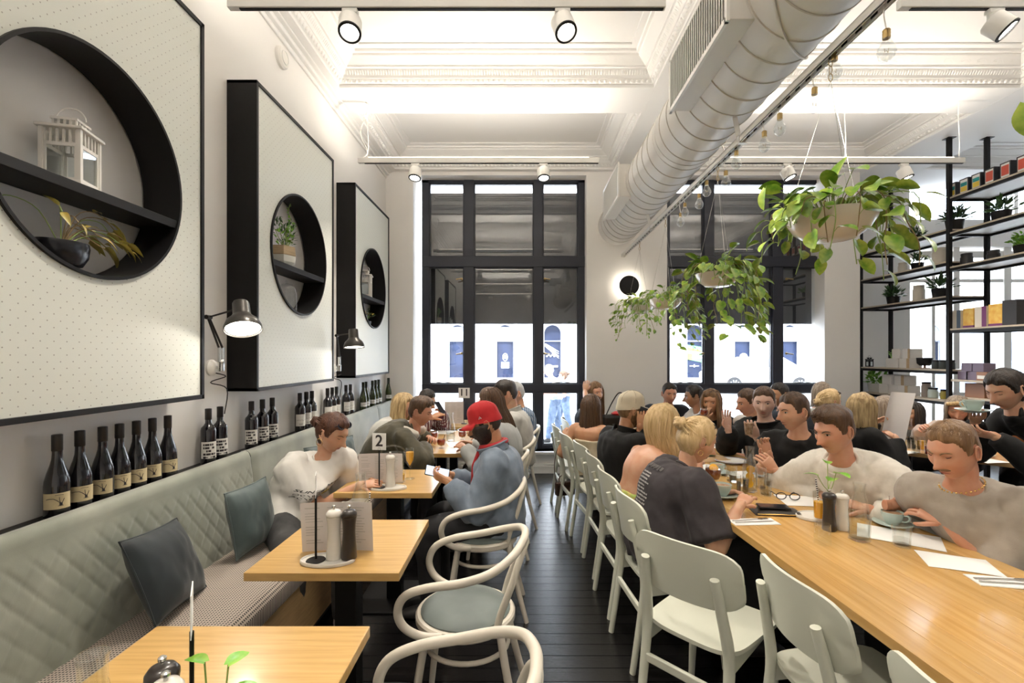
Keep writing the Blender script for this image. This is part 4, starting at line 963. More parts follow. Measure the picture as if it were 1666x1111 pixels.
for x, y, d, l in SC_: chair(SAGE, x, y, d, l, G2)
for x, y, d, l in [(2.10, 1.78, 178, 'sage chair under the man in the grey tee'), (2.04, 2.52, 176, 'sage chair under the man in the cream sweatshirt'), (1.98, 3.22, 180, 'sage chair under the man in the black printed tee'), (1.95, 3.95, 180, 'sage chair under the man in the black jacket'),
                   (1.86, 4.62, 180, 'sage chair under the man in white behind the black jacket')]: chair(SAGE, x, y, d, l, G2)
# ================================================================ shelving unit
SF, SBk = 4.76, 5.18
m_shelf = mat('pale_shelf_ply', (.56, .47, .36), .5, var=.12, vs_=3, stretch=(12, 1, 12)); m_shlit = mat('lit_shelf_underside', (.75, .75, .74), .5)
sh = thing('shelving_unit', 'tall open black steel shelving unit dividing the room on the right', 'shelves', (SF, 3.95, 0))
for yy in (0, 1.375, 2.76):
    for xx in (0, SBk-SF): obj('steel_post', MB().box((xx-.02, yy-.02, 0), (xx+.02, yy+.02, ZS)).box((xx-.045, yy-.045, ZS-.006), (xx+.045, yy+.045, ZS)), m_black, sh, bevel=.002)
def board(y0, y1, z):
    w_ = SBk-SF
    o = obj('shelf_board', MB().box((-.01, y0, z-.018), (w_+.01, y1, z)), m_shelf, sh, bevel=.0015)
    obj('underside', MB().box((.012, y0+.02, z-.024), (w_-.012, y1-.02, z-.0185)), m_shlit, o, smooth=False)  # light caught under the shelf, painted as a white plate
    for a, b in (((-.012, y0, z-.05), (.012, y1, z-.0185)), ((w_-.012, y0, z-.05), (w_+.012, y1, z-.0185)), ((0, y0, z-.05), (w_, y0+.022, z-.0185)), ((0, y1-.022, z-.05), (w_, y1, z-.0185))): obj('shelf_rail', MB().box(a, b), m_black, o, smooth=False)
NEAR = [3.30, 2.91, 2.53, 1.845, 1.10]; FARS = [2.96, 2.60, 2.215, 1.39, 1.045]
for z in NEAR: board(.02, 1.355, z)
for z in FARS: board(1.395, 2.74, z)
# lower near shelf is a shorter board
obj('half_shelf', MB().box((0, .75, 1.262), (SBk-SF, 1.355, 1.285)), m_shelf, sh, bevel=.0015)
def sy(px, x=SF+.18): return x*F/(px-VX)
m_bx = mat('white_card_box', (.76, .73, .70), .6); m_kraft = mat('kraft_card', (.52, .37, .22), .7); m_pur = mat('purple_tin', (.17, .13, .19), .5); m_brown = mat('brown_card', (.30, .15, .09), .6)
def boxitem(nm, x, y, z, sx, sy_, sz, m, label, cat, grp=None, face=None, lid=None, rz=0):
    t = thing(nm, label, cat, (x, y, z), rz, grp)
    obj('carton', MB().box((-sx/2, -sy_/2, 0), (sx/2, sy_/2, sz)), m, t, bevel=.002)
    if face is not None:
        for (fm, y0, y1, z0, z1) in face: obj('label_panel', MB().box((-sx/2-.0016, y0*sy_-sy_/2, z0*sz), (-sx/2-.0006, y1*sy_-sy_/2, z1*sz)), fm, t, smooth=False)
    if lid is not None: obj('band', MB().box((-sx/2-.001, -sy_/2-.001, lid[1]*sz), (sx/2+.001, sy_/2+.001, lid[2]*sz)), lid[0], t, smooth=False)
    return t
m_tb = mat('tea_box_black', (.02, .02, .024), .5); m_teal = mat('label_teal', (.02, .30, .30), .5); m_yel = mat('label_yellow', (.75, .55, .06), .5); m_red = mat('label_red', (.60, .09, .05), .5); m_lwh = mat('label_white', (.75, .74, .70), .5)
for i, (px, kind) in enumerate(((1557, 0), (1577, 0), (1597, 0), (1619, 1), (1645, 1), (1673, 1), (1703, 1))):
    y = sy(px, SF+.10); zt = NEAR[0]
    fc = [(m_lwh, .12, .9, .12, .92), ] + ([(m_teal, .16, .86, .5, .74), (m_yel, .16, .86, .16, .48)] if kind == 0 else [(m_red, .16, .86, .22, .8)])
    b = boxitem('tea_box', SF+.09, y, zt, .10, .105, .165, m_tb, 'black tea box with %s label on the top shelf, %s from the left' % (('teal and yellow', 'red')[kind], ordn[i]), 'tea box', 'tea boxes on the top shelf')
    for (fm, y0, y1, z0, z1) in fc:
        dd = .0006 if fm is m_lwh else .0016
        obj('label_panel', MB().box((-.05-dd, .0525-y1*.105, z0*.165), (-.0495, .0525-y0*.105, z1*.165)), fm, b, smooth=False)
# coloured cartons on the eye-level shelf
m_or = mat('carton_orange', (.72, .36, .05), .5, col2=(.8, .55, .12), vs_=18); m_cream = mat('carton_cream', (.72, .66, .56), .5); m_plum = mat('carton_plum', (.16, .03, .13), .5); m_slate = mat('carton_slate', (.10, .14, .20), .5)
for px, w_, h, m, face, l in ((1554, .13, .20, m_cream, [(m_slate, 0, .35, 0, 1)], 'cream and slate carton'), (1575, .12, .21, m_or, None, 'slim orange patterned carton'), (1595, .13, .215, m_cream, [(m_plum, 0, .38, 0, 1)], 'cream and plum carton'), (1619, .14, .225, m_or, None, 'wide orange patterned carton'), (1642, .14, .25, mat('carton_black', (.03, .028, .03), .5), None, 'tall black carton')):
    boxitem('carton_box', SF+.1, sy(px, SF+.05), NEAR[3], .10, w_, h, m, l+' on the shelf at eye level', 'carton', 'cartons on the eye-level shelf', face, (m_plum, 0, .12) if 'orange' in l else None)
pg_ = random.Random(9)
def pot_plant(x, y, z, s, kind, label, nl=110, pot=None):
    s *= 1.3
    t = thing('potted_plant', label, 'plant', (x, y, z)); pot = pot or m_black
    obj('pot', MB().lathe([(.034*s, 0), (.045*s, .003), (.055*s, .07*s), (.056*s, .075*s), (.049*s, .075*s), (.001, .065*s)], n=20), pot, t)
    for k in range(nl):
        a = pg_.uniform(0, 6.3); e = pg_.uniform(.1, 1.4)
        d = V((math.cos(a)*math.cos(e), math.sin(a)*math.cos(e), math.sin(e))); p = V((0, 0, .07*s))+d*pg_.uniform(.02, .09)*s
        putleaf(lf_d if kind == 'd' else lf_b, p, d+V((pg_.uniform(-.4, .4), pg_.uniform(-.4, .4), .2)), t, s*(pg_.uniform(1.0, 1.8) if kind == 'd' else pg_.uniform(.35, .6)), pg_.uniform(-1, 1))
    return t
pot_plant(SF+.16, sy(1492), FARS[0], .85, 'd', 'small dark plant in a black pot on the top far shelf')
pot_plant(SF+.16, sy(1556), FARS[0], 1.2, 'd', 'bushy dark plant behind the front steel post')
pot_plant(SF+.16, sy(1632), NEAR[1], 1.15, 'd', 'low spreading dark plant on the second near shelf')
pot_plant(SF+.16, sy(1495), FARS[1], .95, 'd', 'round dark plant on the second far shelf')
pot_plant(SF+.2, sy(1662), NEAR[2], 1.1, 'b', 'pale green plant at the right picture edge')
pot_plant(SF+.16, sy(1456), FARS[2], 1.1, 'd', 'fine grassy plant in a black pot on the third far shelf')
pot_plant(SF+.16, sy(1533), FARS[2], 1.2, 'd', 'spreading dark plant left of the steel post on the third far shelf')
pot_plant(SF+.2, sy(1424), FARS[4]-.03, 1.5, 'b', 'leafy green plant above the women with a pale bloom', 60, mat('white_pot', (.7, .68, .64), .5))
m_jar = mat('stone_jar', (.60, .55, .47), .55, var=.08, vs_=5)
def jar(x, y, z, r, h, m, label, cat='jar', lid=None):
    t = thing('storage_jar', label, cat, (x, y, z)); obj('jar_body', MB().lathe([(r*.9, 0), (r, .006), (r, h*.8), (r*.9, h*.86), (r*.88, h), (r*.8, h), (.001, h*.985)], n=26), m, t)
    obj('jar_lid', MB().lathe([(r*.9, h), (r*.92, h+.006), (r*.9, h+.02), (.001, h+.022)], n=26), lid or m, t); return t
jar(SF+.17, sy(1530), FARS[1], .07, .19, m_jar, 'tall pale stoneware jar on the second far shelf'); jar(SF+.17, sy(1496), FARS[2], .062, .18, m_jar, 'pale stoneware jar on the third far shelf'); jar(SF+.2, sy(1466), FARS[1], .05, .13, m_jar, 'small stoneware jar behind the large hanging plant')
jar(SF+.15, sy(1577), NEAR[2], .055, .12, m_tb, 'black canister on the third near shelf', 'canister', m_tb); jar(SF+.2, sy(1613), NEAR[2], .055, .10, m_tb, 'shorter black canister on the third near shelf', 'canister', m_tb)
for i, (px, zz, w_) in enumerate(((1463, 0, .20), (1484, 0, .16), (1470, 1, .13), (1487, 1, .12))):
    boxitem('gift_box', SF+.16, sy(px), FARS[3]+zz*.121, .16, w_, .12, m_bx, 'white carton with kraft end on the far shelf, %s' % ('lower left', 'lower right', 'upper left', 'upper right')[i], 'box', 'white cartons on the far shelf', [(m_kraft, 0, .28, 0, 1)] if i % 2 else None)
for i, (px, zz) in enumerate(((1452, 0), (1468, 0), (1484, 0), (1457, 1), (1478, 1))):
    boxitem('gift_box', SF+.14, sy(px), FARS[4]+zz*.126, .16, .155, .125, m_bx, 'white carton in the lower stack behind the women, %s' % ('bottom left', 'bottom middle', 'bottom right', 'top left', 'top right')[i], 'box', 'lower stack of white cartons', [(m_kraft, 0, .3, 0, 1)] if i in (2, 4) else None)
lantern((SF+.15, sy(1418), FARS[3]), .55, 'small black lantern at the left end of the far shelf', .3, m_black)
t = thing('bud_vase', 'small glass vase with a green sprig on the far shelf', 'vase', (SF+.2, sy(1447), FARS[3])); obj('vase_glass', MB().lathe([(.025, 0), (.04, .02), (.035, .06), (.016, .09), (.018, .11)], n=18, cap=False), m_dglass, t)
for k in range(12): putleaf(lf_b, (pg_.uniform(-.02, .02), pg_.uniform(-.02, .02), .12+k*.008), (pg_.uniform(-1, 1), pg_.uniform(-1, 1), .8), t, .5)
obj('sprig', MB().tube([(0, 0, .02), (.005, .004, .12), (0, 0, .2)], .003, 5), m_stem, t)
t = thing('black_bowl', 'black footed bowl on the far shelf', 'bowl', (SF+.16, sy(1507), FARS[3])); obj('bowl_body', MB().lathe([(.05, .035), (.075, .06), (.082, .13), (.076, .13), (.001, .1)], n=24), m_black, t); obj('bowl_stand', MB().tube([(0, 0, 0), (0, 0, .04)], .012, 8).lathe([(.05, 0), (.05, .008), (.01, .01)], n=18), m_brown, t)
for i, px in enumerate((1526, 1538, 1552)): jar(SF+.15, sy(px), FARS[3], .036, .085, mat('label_jar', (.05, .06, .06), .4), 'small dark jam jar beside the post, %s of three' % ordn[i], 'jar', m_tb)
for i, (px, zz) in enumerate(((1573, 0), (1587, 0), (1604, 0), (1579, 1), (1598, 1))):
    boxitem('tin_box', SF+.12, sy(px, SF+.1), 1.285+zz*.092, .13, .12, .09, m_pur if i != 2 else m_brown, 'dull purple tin stacked on the short shelf, %s' % ('bottom left', 'bottom middle', 'bottom right', 'top left', 'top right')[i], 'tin', 'stacked tins on the short shelf', [(m_lwh, .2, .9, .2, .6)] if i == 2 else None)
boxitem('brown_box', SF+.15, sy(1602), NEAR[4], .16, .22, .15, m_brown, 'reddish brown box on the lower near shelf', 'box'); boxitem('brown_box', SF+.15, sy(1630), NEAR[4], .12, .13, .10, m_brown, 'smaller reddish box beside the brown box', 'box', None, [(m_lwh, .3, .7, .1, .5)])
jar(SF+.15, sy(1522), FARS[4], .05, .10, mat('aqua_jar', (.52, .6, .57), .35), 'pale aqua jar on the lower far shelf', 'jar', m_black); jar(SF+.15, sy(1540), FARS[4], .035, .09, mat('olive_tumbler', (.35, .28, .05), .4), 'olive keep cup by the post', 'cup', m_black); jar(SF+.18, sy(1507), FARS[4], .05, .16, mat('taupe_cup', (.35, .29, .25), .5), 'taupe tumbler stacked on the lower far shelf', 'cup', m_black)
# ================================================================ people
TMP = bpy.data.scenes.new('remesh_work')
def remesh(mb, vox, smooth=4, disp=0.0, dsc=9.0, seed=0):
    me = bpy.data.meshes.new('t'); me.from_pydata([tuple(p) for p in mb.v], [], mb.f); me.update()
    bm = bmesh.new(); bm.from_mesh(me); bmesh.ops.recalc_face_normals(bm, faces=bm.faces); bm.to_mesh(me); bm.free()
    o = bpy.data.objects.new('t', me); TMP.collection.objects.link(o)
    r = o.modifiers.new('r', 'REMESH'); r.mode = 'VOXEL'; r.voxel_size = vox; r.adaptivity = 0
    if smooth:
        s = o.modifiers.new('s', 'SMOOTH'); s.iterations = smooth; s.factor = .5
    vl = TMP.view_layers[0]; vl.update(); ev = o.evaluated_get(vl.depsgraph); m2 = ev.to_mesh()
    out = MB(); out.v = [v.co.copy() for v in m2.vertices]
    if disp:
        for i, v in enumerate(m2.vertices):
            p = v.co; q = ((p.x+.45*p.z)*dsc*1.25+seed, (p.y-.35*p.z)*dsc*1.25, p.z*dsc*.38)
            a = noise.noise(q); b = noise.noise((q[0]*2.3, q[1]*2.3, q[2]*2.3+7))
            out.v[i] = p+v.normal*disp*((1-abs(a)*2.4)*.85+(.5-abs(b)*1.6)*.45)
    out.f = [list(f.vertices) for f in m2.polygons]; out.m = [0]*len(out.f)
    ev.to_mesh_clear(); TMP.collection.objects.unlink(o); bpy.data.objects.remove(o); bpy.data.meshes.remove(me)
    return out
def gs(x, s): return math.exp(-(x/s)**2)
def skull(lat, lon, face=True, fem=False):
    """point of the head surface in head space: x forward, y left, z up; about 0.23 m tall"""
    cz, sz = math.cos(lat), math.sin(lat); dx, dy = cz*math.cos(lon), cz*math.sin(lon)
    x = dx*(.094 if dx > 0 else .102); y = dy*.0765; z = sz*.116
    t = sstep(0, 1, -z/.116)
    y *= (1-.22*t if not fem else 1-.30*t)*(1-.05*sstep(-.02, -.07, z))
    if dx < 0: x *= 1-.50*t
    else: x *= 1-.10*t
    if z > 0: x -= .006*(z/.116)**2*(1 if dx > 0 else -1)*0
    if dx > 0:
        x = min(x, .088+.06*(x-.088)) if x > .088 else x
        x -= .010*sstep(.03, .10, z)*dx        # forehead slopes back
        if face:
            ay = abs(y); fr = sstep(.0, .5, dx)
            nz = sstep(.030, -.030, z)*sstep(-.046, -.034, z)
            x += fr*(.029*nz*gs(y, .0110)+.008*gs(y, .019)*gs(z+.033, .011))          # nose, wings
            x += fr*((.0045 if not fem else .002)*gs(z-.030, .010)*gs(y, .05))           # brow
            x -= fr*(.0115*gs(ay-.031, .016)*gs(z-.010, .013))                          # sockets
            x += fr*(.0045*gs(ay-.031, .011)*gs(z-.009, .0075))                         # lids
            x += fr*(.004*gs(ay-.046, .018)*gs(z+.018, .016))                           # cheekbones
            x += fr*gs(y, .021)*(.0055*gs(z+.0545, .0050)+.0065*gs(z+.0675, .0058)-.0035*gs(z+.0608, .0022))   # lips
            x -= fr*.003*gs(z+.079, .007)*gs(y, .022)
            x += fr*(.009*gs(z+.098, .017)*gs(y, .024))                                 # chin
    return V((x, y, z))
def head_grid(fn, nl=60, nm=60):
    vs = []; fs = []
    for j in range(nm+1):
        lat = -PI/2+PI*j/nm
        for i in range(nl):
            a = -PI+2*PI*i/nl; vs.append(fn(lat, a-.42*math.sin(a)))
    for j in range(nm):
        for i in range(nl): fs.append((j*nl+i, j*nl+(i+1) % nl, (j+1)*nl+(i+1) % nl, (j+1)*nl+i))
    return vs, fs
HG = {f: head_grid(lambda a, b, f=f: skull(a, b, True, f)) for f in (False, True)}
def skinmat(name, c, stub=0):
    m = mat('skin_'+name, c, .45, col2=(c[0]*.95, c[1]*.84, c[2]*.80), vs_=20, bump=.03, bs=260)
    b = m.node_tree.nodes['Principled BSDF']; b.inputs['Subsurface Weight'].default_value = .18; b.inputs['Subsurface Radius'].default_value = (.012, .005, .003); b.inputs['Subsurface Scale'].default_value = 1.0
    return m
SK = {'fair': skinmat('fair', (.62, .36, .235)), 'pink': skinmat('pink', (.60, .315, .205)), 'tan': skinmat('tan', (.52, .28, .155)), 'olive': skinmat('olive', (.38, .20, .115)), 'pale': skinmat('pale', (.66, .44, .345))}
m_lip = mat('lips', (.36, .10, .085), .4); m_eyew = mat('eye_white', (.7, .68, .64), .2); m_iris = mat('iris', (.035, .022, .014), .15); m_lash = mat('lashes', (.02, .014, .012), .6)
def hairmat(name, c, c2, sc=18):
    m = mat('hair_'+name, c, .42, col2=c2, vs_=sc, stretch=(3.2, 3.2, .35), bump=.5, bs=60, detail=5); return m
HM = {'dark': hairmat('dark', (.014, .010, .008), (.034, .022, .015)), 'brown': hairmat('brown', (.060, .030, .015), (.12, .062, .030)), 'redbrown': hairmat('redbrown', (.055, .018, .009), (.12, .045, .022)), 'lightbrown': hairmat('lightbrown', (.17, .092, .042), (.28, .165, .080)),
      'blonde': hairmat('blonde', (.50, .335, .150), (.68, .50, .27)), 'dirtyblonde': hairmat('dirtyblonde', (.30, .195, .085), (.62, .46, .24)), 'ash': hairmat('ash', (.36, .29, .22), (.17, .12, .085)), 'balayage': hairmat('balayage', (.05, .024, .012), (.30, .17, .08), 10), 'grey': hairmat('grey', (.6, .6, .6), (.45, .45, .46))}
def add_hand(mb, w, d, n, side, s, curl=.5, spread=1.0, pinch=0):
    d = V(d).normalized(); n = V(n); n = (n-d*n.dot(d)).normalized(); t = d.cross(n)*side      # t: thumb side
    def P(a, b, c): return V(w)+(d*a+t*b+n*c)*s
    def sec(a, hw, hd, off=0, m=12): return [P(a, hw*math.cos(2*PI*k/m)+off, hd*math.sin(2*PI*k/m)) for k in range(m)]
    rings = [sec(-.03, .024, .019), sec(0, .025, .018), sec(.03, .034, .0175, .002), sec(.06, .039, .0155), sec(.086, .039, .0125), sec(.094, .033, .008)]
    vs = [p for r in rings for p in r]; m = 12
    mb.add(vs, [(i*m+k, i*m+(k+1) % m, (i+1)*m+(k+1) % m, (i+1)*m+k) for i in range(5) for k in range(m)]+[tuple(range(m))[::-1], tuple(range(5*m, 6*m))])
    for k, (off, L) in enumerate(((.0295, .068), (.010, .076), (-.0095, .071), (-.0285, .055))):
        p = P(.082, off, 0); ang = curl*(.55+.12*k); pts = [p]; dv = 0
        for q, f in enumerate((.45, .31, .24)):
            dv += ang*(1.0 if q else .75); ax = (d*math.cos(dv)+n*math.sin(dv)+t*(off*2.2*spread)).normalized(); pts.append(pts[-1]+ax*L*f*s)
        cv = catmull(pts, 2); nn = len(cv); mb.tube(cv, [lerp(.0092, .0068, i/(nn-1))*s*(1 if i < nn-1 else .55) for i in range(nn)], 8)
    b = P(.018, .022, .004); pts = [b, P(.045, .044, .012), P(.068, .050-.012*pinch, .022+.012*curl), P(.088, .046-.02*pinch, .034+.02*curl)]
    cv = catmull(pts, 2); nn = len(cv); mb.tube(cv, [lerp(.0135, .0075, i/(nn-1))*s*(1 if i < nn-1 else .55) for i in range(nn)], 8)
def ik(S, T, a, b, pole):
    v = T-S; L = min(v.length, (a+b)*.985); v.normalize(); x = (a*a-b*b+L*L)/(2*L); h = math.sqrt(max(0, a*a-x*x))
    p = V(pole); p = p-v*p.dot(v); p.normalize(); return S+v*x+p*h, S+v*L
def ringloft(secs, m=20):
    mb = MB(); vs = []
    for c, X, Y, hw, hd in secs:
        for k in range(m):
            a = 2*PI*k/m; ca, sa = math.cos(a), math.sin(a)
            ca = math.copysign(abs(ca)**.85, ca); sa = math.copysign(abs(sa)**.85, sa); vs.append(c+X*hw*ca+Y*hd*sa)
    n = len(secs); return mb.add(vs, [(i*m+k, i*m+(k+1) % m, (i+1)*m+(k+1) % m, (i+1)*m+k) for i in range(n-1) for k in range(m)]+[tuple(range(m))[::-1], tuple(range((n-1)*m, n*m))])
PROF = {'m': [(-.10, .12, .10), (-.04, .158, .118), (.05, .165, .12), (.2, .155, .115), (.45, .155, .112), (.65, .170, .118), (.8, .176, .110), (.9, .150, .088), (.97, .088, .068), (1.04, .058, .058)],
        'f': [(-.10, .125, .10), (-.04, .165, .118), (.05, .168, .12), (.2, .148, .108), (.42, .125, .095), (.62, .140, .112), (.78, .150, .102), (.9, .128, .078), (.97, .075, .058), (1.04, .048, .048)]}
HAIRCAPN = (64, 56)
def hairline(x, ay):
    if x > .030: return lerp(.006, .060+.010*sstep(.03, .0, ay), sstep(.030, .052, x))
    if x > .004: return -.004
    if x > -.026: return lerp(-.004, .030, sstep(.004, -.008, x)) if x > -.012 else .030
    return lerp(.030, -.062, sstep(-.026, -.046, x))
def hair_cap(style, fem, seed, T=1.0):
    rr = random.Random(seed)
    def fn(lat, lon):
        p = skull(lat, lon, False, fem); d = V((p.x, p.y, p.z*.9)).normalized(); x, ay, z = p.x, abs(p.y), p.z
        # hairline height as a function of x (front to nape)
        if style in ('short', 'fade', 'quiff'): zh = hairline(x, ay)
        else: zh = hairline(x, ay)-.004 if x > -.02 else -.085
        m = sstep(zh-.006, zh+.009, z)
        top = sstep(.02, .085, z)
        if style == 'fade': th = .0025+.016*top
        elif style == 'quiff': th = .005+.024*top+.012*top*sstep(-.02, .07, x)
        elif style == 'short': th = .003+.015*top
        else: th = .011+.009*top
        th *= T*(.25+.75*sstep(zh-.002, zh+.026, z))
        nz = noise.noise((p.x*55+seed, p.y*55, p.z*30))*.004+noise.noise((lon*9+seed, lat*2.2, 3.3))*.003
        return p+d*(th+nz*min(1, th/.012))*m-d*.010*(1-m)
    return head_grid(fn, *HAIRCAPN)
NP = [0]
def person(label, pel, head, yaw, hyaw=None, pitch=10, roll=0, sex='m', s=1.0, skin='fair', hair=('short', 'brown'), top=None, bottom=None, rh=None, lh=None, legs='sit', eyes='open', curl=(.5, .5), beard=None, extra=None, rn=None, ln=None, pole=(1.0, .55, -.25), legf=.42, bust=0, brow=True, mouth=0, grp=None, hl=.3, fall=None, wave=.5, hspread=115, coarse=False, shoe=None, build=1.0, bun=None, rd=None, ld=None):
    NP[0] += 1; seed = NP[0]*13; fem = sex == 'f'
    hyaw = yaw if hyaw is None else hyaw
    z0 = pel[2] if len(pel) > 2 else .565
    P = V((pel[0], pel[1], z0)); base = V((pel[0], pel[1], pel[3] if len(pel) > 3 else 0))
    root = thing('person', label, 'person', base, group=grp)
    f = V((math.cos(R(yaw)), math.sin(R(yaw)), 0)); l = V((-f.y, f.x, 0)); u = V((0, 0, 1))
    Hc = at(*head) if not isinstance(head, V) else head
    Mh = Matrix.Translation(Hc) @ Matrix.Rotation(R(hyaw), 4, 'Z') @ Matrix.Rotation(R(pitch), 4, 'Y') @ Matrix.Rotation(R(roll), 4, 'X') @ Matrix.Scale(s, 4)
    fh = V((math.cos(R(hyaw)), math.sin(R(hyaw)), 0))
    N = Hc-u*.150*s-fh*(.030+.0006*max(0, pitch))*s-f*.012
    c1 = P+u*.20*s-f*.02; sp = lambda t: P*(1-t)**2+c1*(2*t*(1-t))+N*t*t if 0 <= t <= 1 else (P-u*.5*s*(-t) if t < 0 else N+(Hc-N).normalized()*(t-1)*.4)
    def sections(t0, t1, inf, hem=0.0, n=18):
        out = []
        pr = PROF[sex]
        for i in range(n+1):
            t = lerp(t0, t1, i/n); k = 0
            while k < len(pr)-2 and pr[k+1][0] < t: k += 1
            a, b = pr[k], pr[k+1]; q = min(1, max(0, (t-a[0])/(b[0]-a[0]))); q = q*q*(3-2*q)
            hw, hd = lerp(a[1], b[1], q)*s*build, lerp(a[2], b[2], q)*s*build
            T = (sp(min(1.04, t+.03))-sp(t-.03)).normalized(); Yv = l.cross(T).normalized()
            g = inf*(1 if t < .92 else max(.28, 1-(t-.92)*9)); hh = hem*max(0, 1-(t-t0)*3)
            out.append((sp(t)+(Yv*bust*.35*gs(t-.62, .1) if bust else Yv*0), l, Yv, hw+g+hh, hd+g+hh+(bust*.3*gs(t-.62, .12) if bust else 0)))
        return out
    # arms
    sw = (.172 if not fem else .148)*s*build; arms = []
    for side, tgt, nn in ((1, lh, ln), (-1, rh, rn)):
        S = sp(.86)+l*side*sw-u*.005
        if tgt is None: T = P+f*.30*s+l*side*.16*s+u*.10*s
        else: T = at(*tgt) if not isinstance(tgt, V) else tgt
        pl = -u*pole[0]+l*side*pole[1]+f*pole[2]
        hd_ = (rd if side < 0 else ld)
        E, W = ik(S, T, .285*s, .25*s, pl); dh = V(hd_).normalized() if hd_ else (W-E).normalized()
        if not hd_: dh = V((dh.x, dh.y, dh.z*.35)).normalized()
        E, W = ik(S, T-dh*.055*s, .285*s, .25*s, pl); arms.append((side, S, E, W, nn, dh))
    body = MB(); tor = ringloft(sections(-.08, 1.04, -.014 if (top or {}).get('sleeve', 'short') != 'none' else 0))
    for side, S, E, W, nn, dh in arms:
        tor.tube(catmull([S-l*side*.05*s, S+l*side*.004, S.lerp(E, .5), E, E.lerp(W, .4), W, W+dh*.03*s], 4), [x*s for x in ([.05]*4+[.053, .053, .052, .05]+[.048, .046, .043, .041]+[.0395, .0385, .039, .039]+[.0385, .036, .033, .029]+[.0262, .0255, .0248, .0240, .022])], 14)
    tor.tube([sp(.9), sp(1.0), Mh @ V((-.024, 0, -.085)), Mh @ V((-.022, 0, -.03))], [x*s*(1 if not fem else .86) for x in (.072, .057, .053, .053)], 16)
    # legs
    hips = []
    LS = []
    for side in (1, -1):
        H = P+l*side*.088*s-u*.01
        if legs == 'sit': K = H+f*legf*s+l*side*.05*s; K.z = .50*s; A = K-f*.03*s; A.z = .085
        else:
            st_ = (legs[0] if side > 0 else legs[1]); g = base.z; K = H.lerp(V((H.x, H.y, g)), .5)+f*(st_*.5+.02); A = V((H.x, H.y, g+.085))+f*st_
        LS.append((side, H, K, A))
    rb = remesh(tor, .014 if not coarse else .02, 3)
    body.v += rb.v; body.f += rb.f; body.m += rb.m
    hv, hf = HG[fem]; body.add([Mh @ p for p in hv], hf)
    for sd in (1, -1):   # ears
        Me = Mh @ Matrix.Translation((-.012, sd*.0755, .0)) @ Matrix.Rotation(sd*.35, 4, 'Z') @ Matrix.Rotation(-.15, 4, 'Y')
        body.ball((0, 0, 0), (.015, .005, .028), 10, 8); k0 = len(body.v)-(10*7+2)
        for i in range(k0, len(body.v)): body.v[i] = Me @ body.v[i]
        body.tube([Me @ V(p) for p in ((.010, sd*.003, -.022), (-.006, sd*.006, -.024), (-.016, sd*.009, -.006), (-.016, sd*.010, .014), (-.004, sd*.007, .028), (.010, sd*.003, .024), (.013, sd*.001, .008))], .0042*s, 6)
    for (side, S, E, W, nn, dh), cu in zip(arms, curl):
        d = dh; nn_ = V(nn) if nn else (-u*.8-l*side*.6)
        add_hand(body, W, d, nn_, side if True else 1, s*(.98 if not fem else .88), cu)
    sk = SK[skin]
    obj('body', body, sk, root, ang=75, org=base)
    # face details
    Mw = Mh
    def loc(p): return [Mw @ V(q) for q in p]
    ez = .0095
    for sd in (1, -1):
        sx = skull(math.asin(ez/.116), math.asin(min(.99, .031/.0765)), True, fem).x
        if eyes == 'open':
            e = MB().ball((0, 0, 0), (.0075, .0125, .0052), 12, 8); Mx = Mw @ Matrix.Translation((sx-.0035, sd*.031, ez)) @ Matrix.Rotation(sd*.30, 4, 'Z')
            e.v = [Mx @ p for p in e.v]; eo = obj('eye', e, m_eyew, root, org=base)
            ir = MB().ball((0, 0, 0), (.0030, .0052, .0050), 10, 6); Mi = Mx @ Matrix.Translation((.0055, 0, 0)); ir.v = [Mi @ p for p in ir.v]; obj('iris', ir, m_iris, eo, org=base)
        lz = ez+(.0052 if eyes == 'open' else -.003)
        la = [(sx+.003-abs(q)*.0035*(1 if q*sd < 0 else 2.0), sd*.031+q*.0125, lz-(q*q)*.004*(1 if eyes == 'open' else -1)) for q in (-1, -.5, 0, .5, 1)]
        obj('eyelash', MB().tube(loc(la), .0014*s, 5), m_lash, root, org=base)
        if brow:
            bz = .027; bp = [(skull(math.asin((bz-.004*q*q)/.116), math.asin(min(.99, (.031+.017*q)/.0765)), True, fem).x+.0015, sd*(.031+.017*q), bz+.002-.006*q*q+.002*q) for q in (-1, -.5, 0, .5, 1)]
            obj('eyebrow', MB().tube(loc(bp), [x*s*(1 if not fem else .7) for x in (.0030, .0034, .0034, .0028, .0015)], 6), HM[hair[1]] if hair[1] not in ('blonde', 'grey') else HM['lightbrown'], root, org=base)
    lp = MB()
    for zc, hh in ((-.0550, .0040), (-.0665, .0046)):
        def lipf(a, b, zc=zc, hh=hh):
            y = (a-.5)*.046*(1 if not fem else .95); z = zc+(b-.5)*2*hh*(1-abs(a-.5)*1.7)-mouth*(.5 if zc < -.06 else 0)*.012; x = skull(math.asin(z/.116), math.asin(max(-.9, min(.9, y/.056)))*.9, True, fem).x
            return Mw @ V((x+.0012, y, z))
        lp.grid(lipf, 10, 4)
    obj('lips', lp, m_lip, root, org=base)
    # hair
    hs, hc = hair; hmat = HM[hc]; h = MB()
    if hs != 'bald':
        cv_, cf_ = hair_cap(hs if hs not in ('cap',) else 'fade', fem, seed, 1.0)
        h.add([Mh @ p for p in cv_], cf_)
    rr = random.Random(seed)
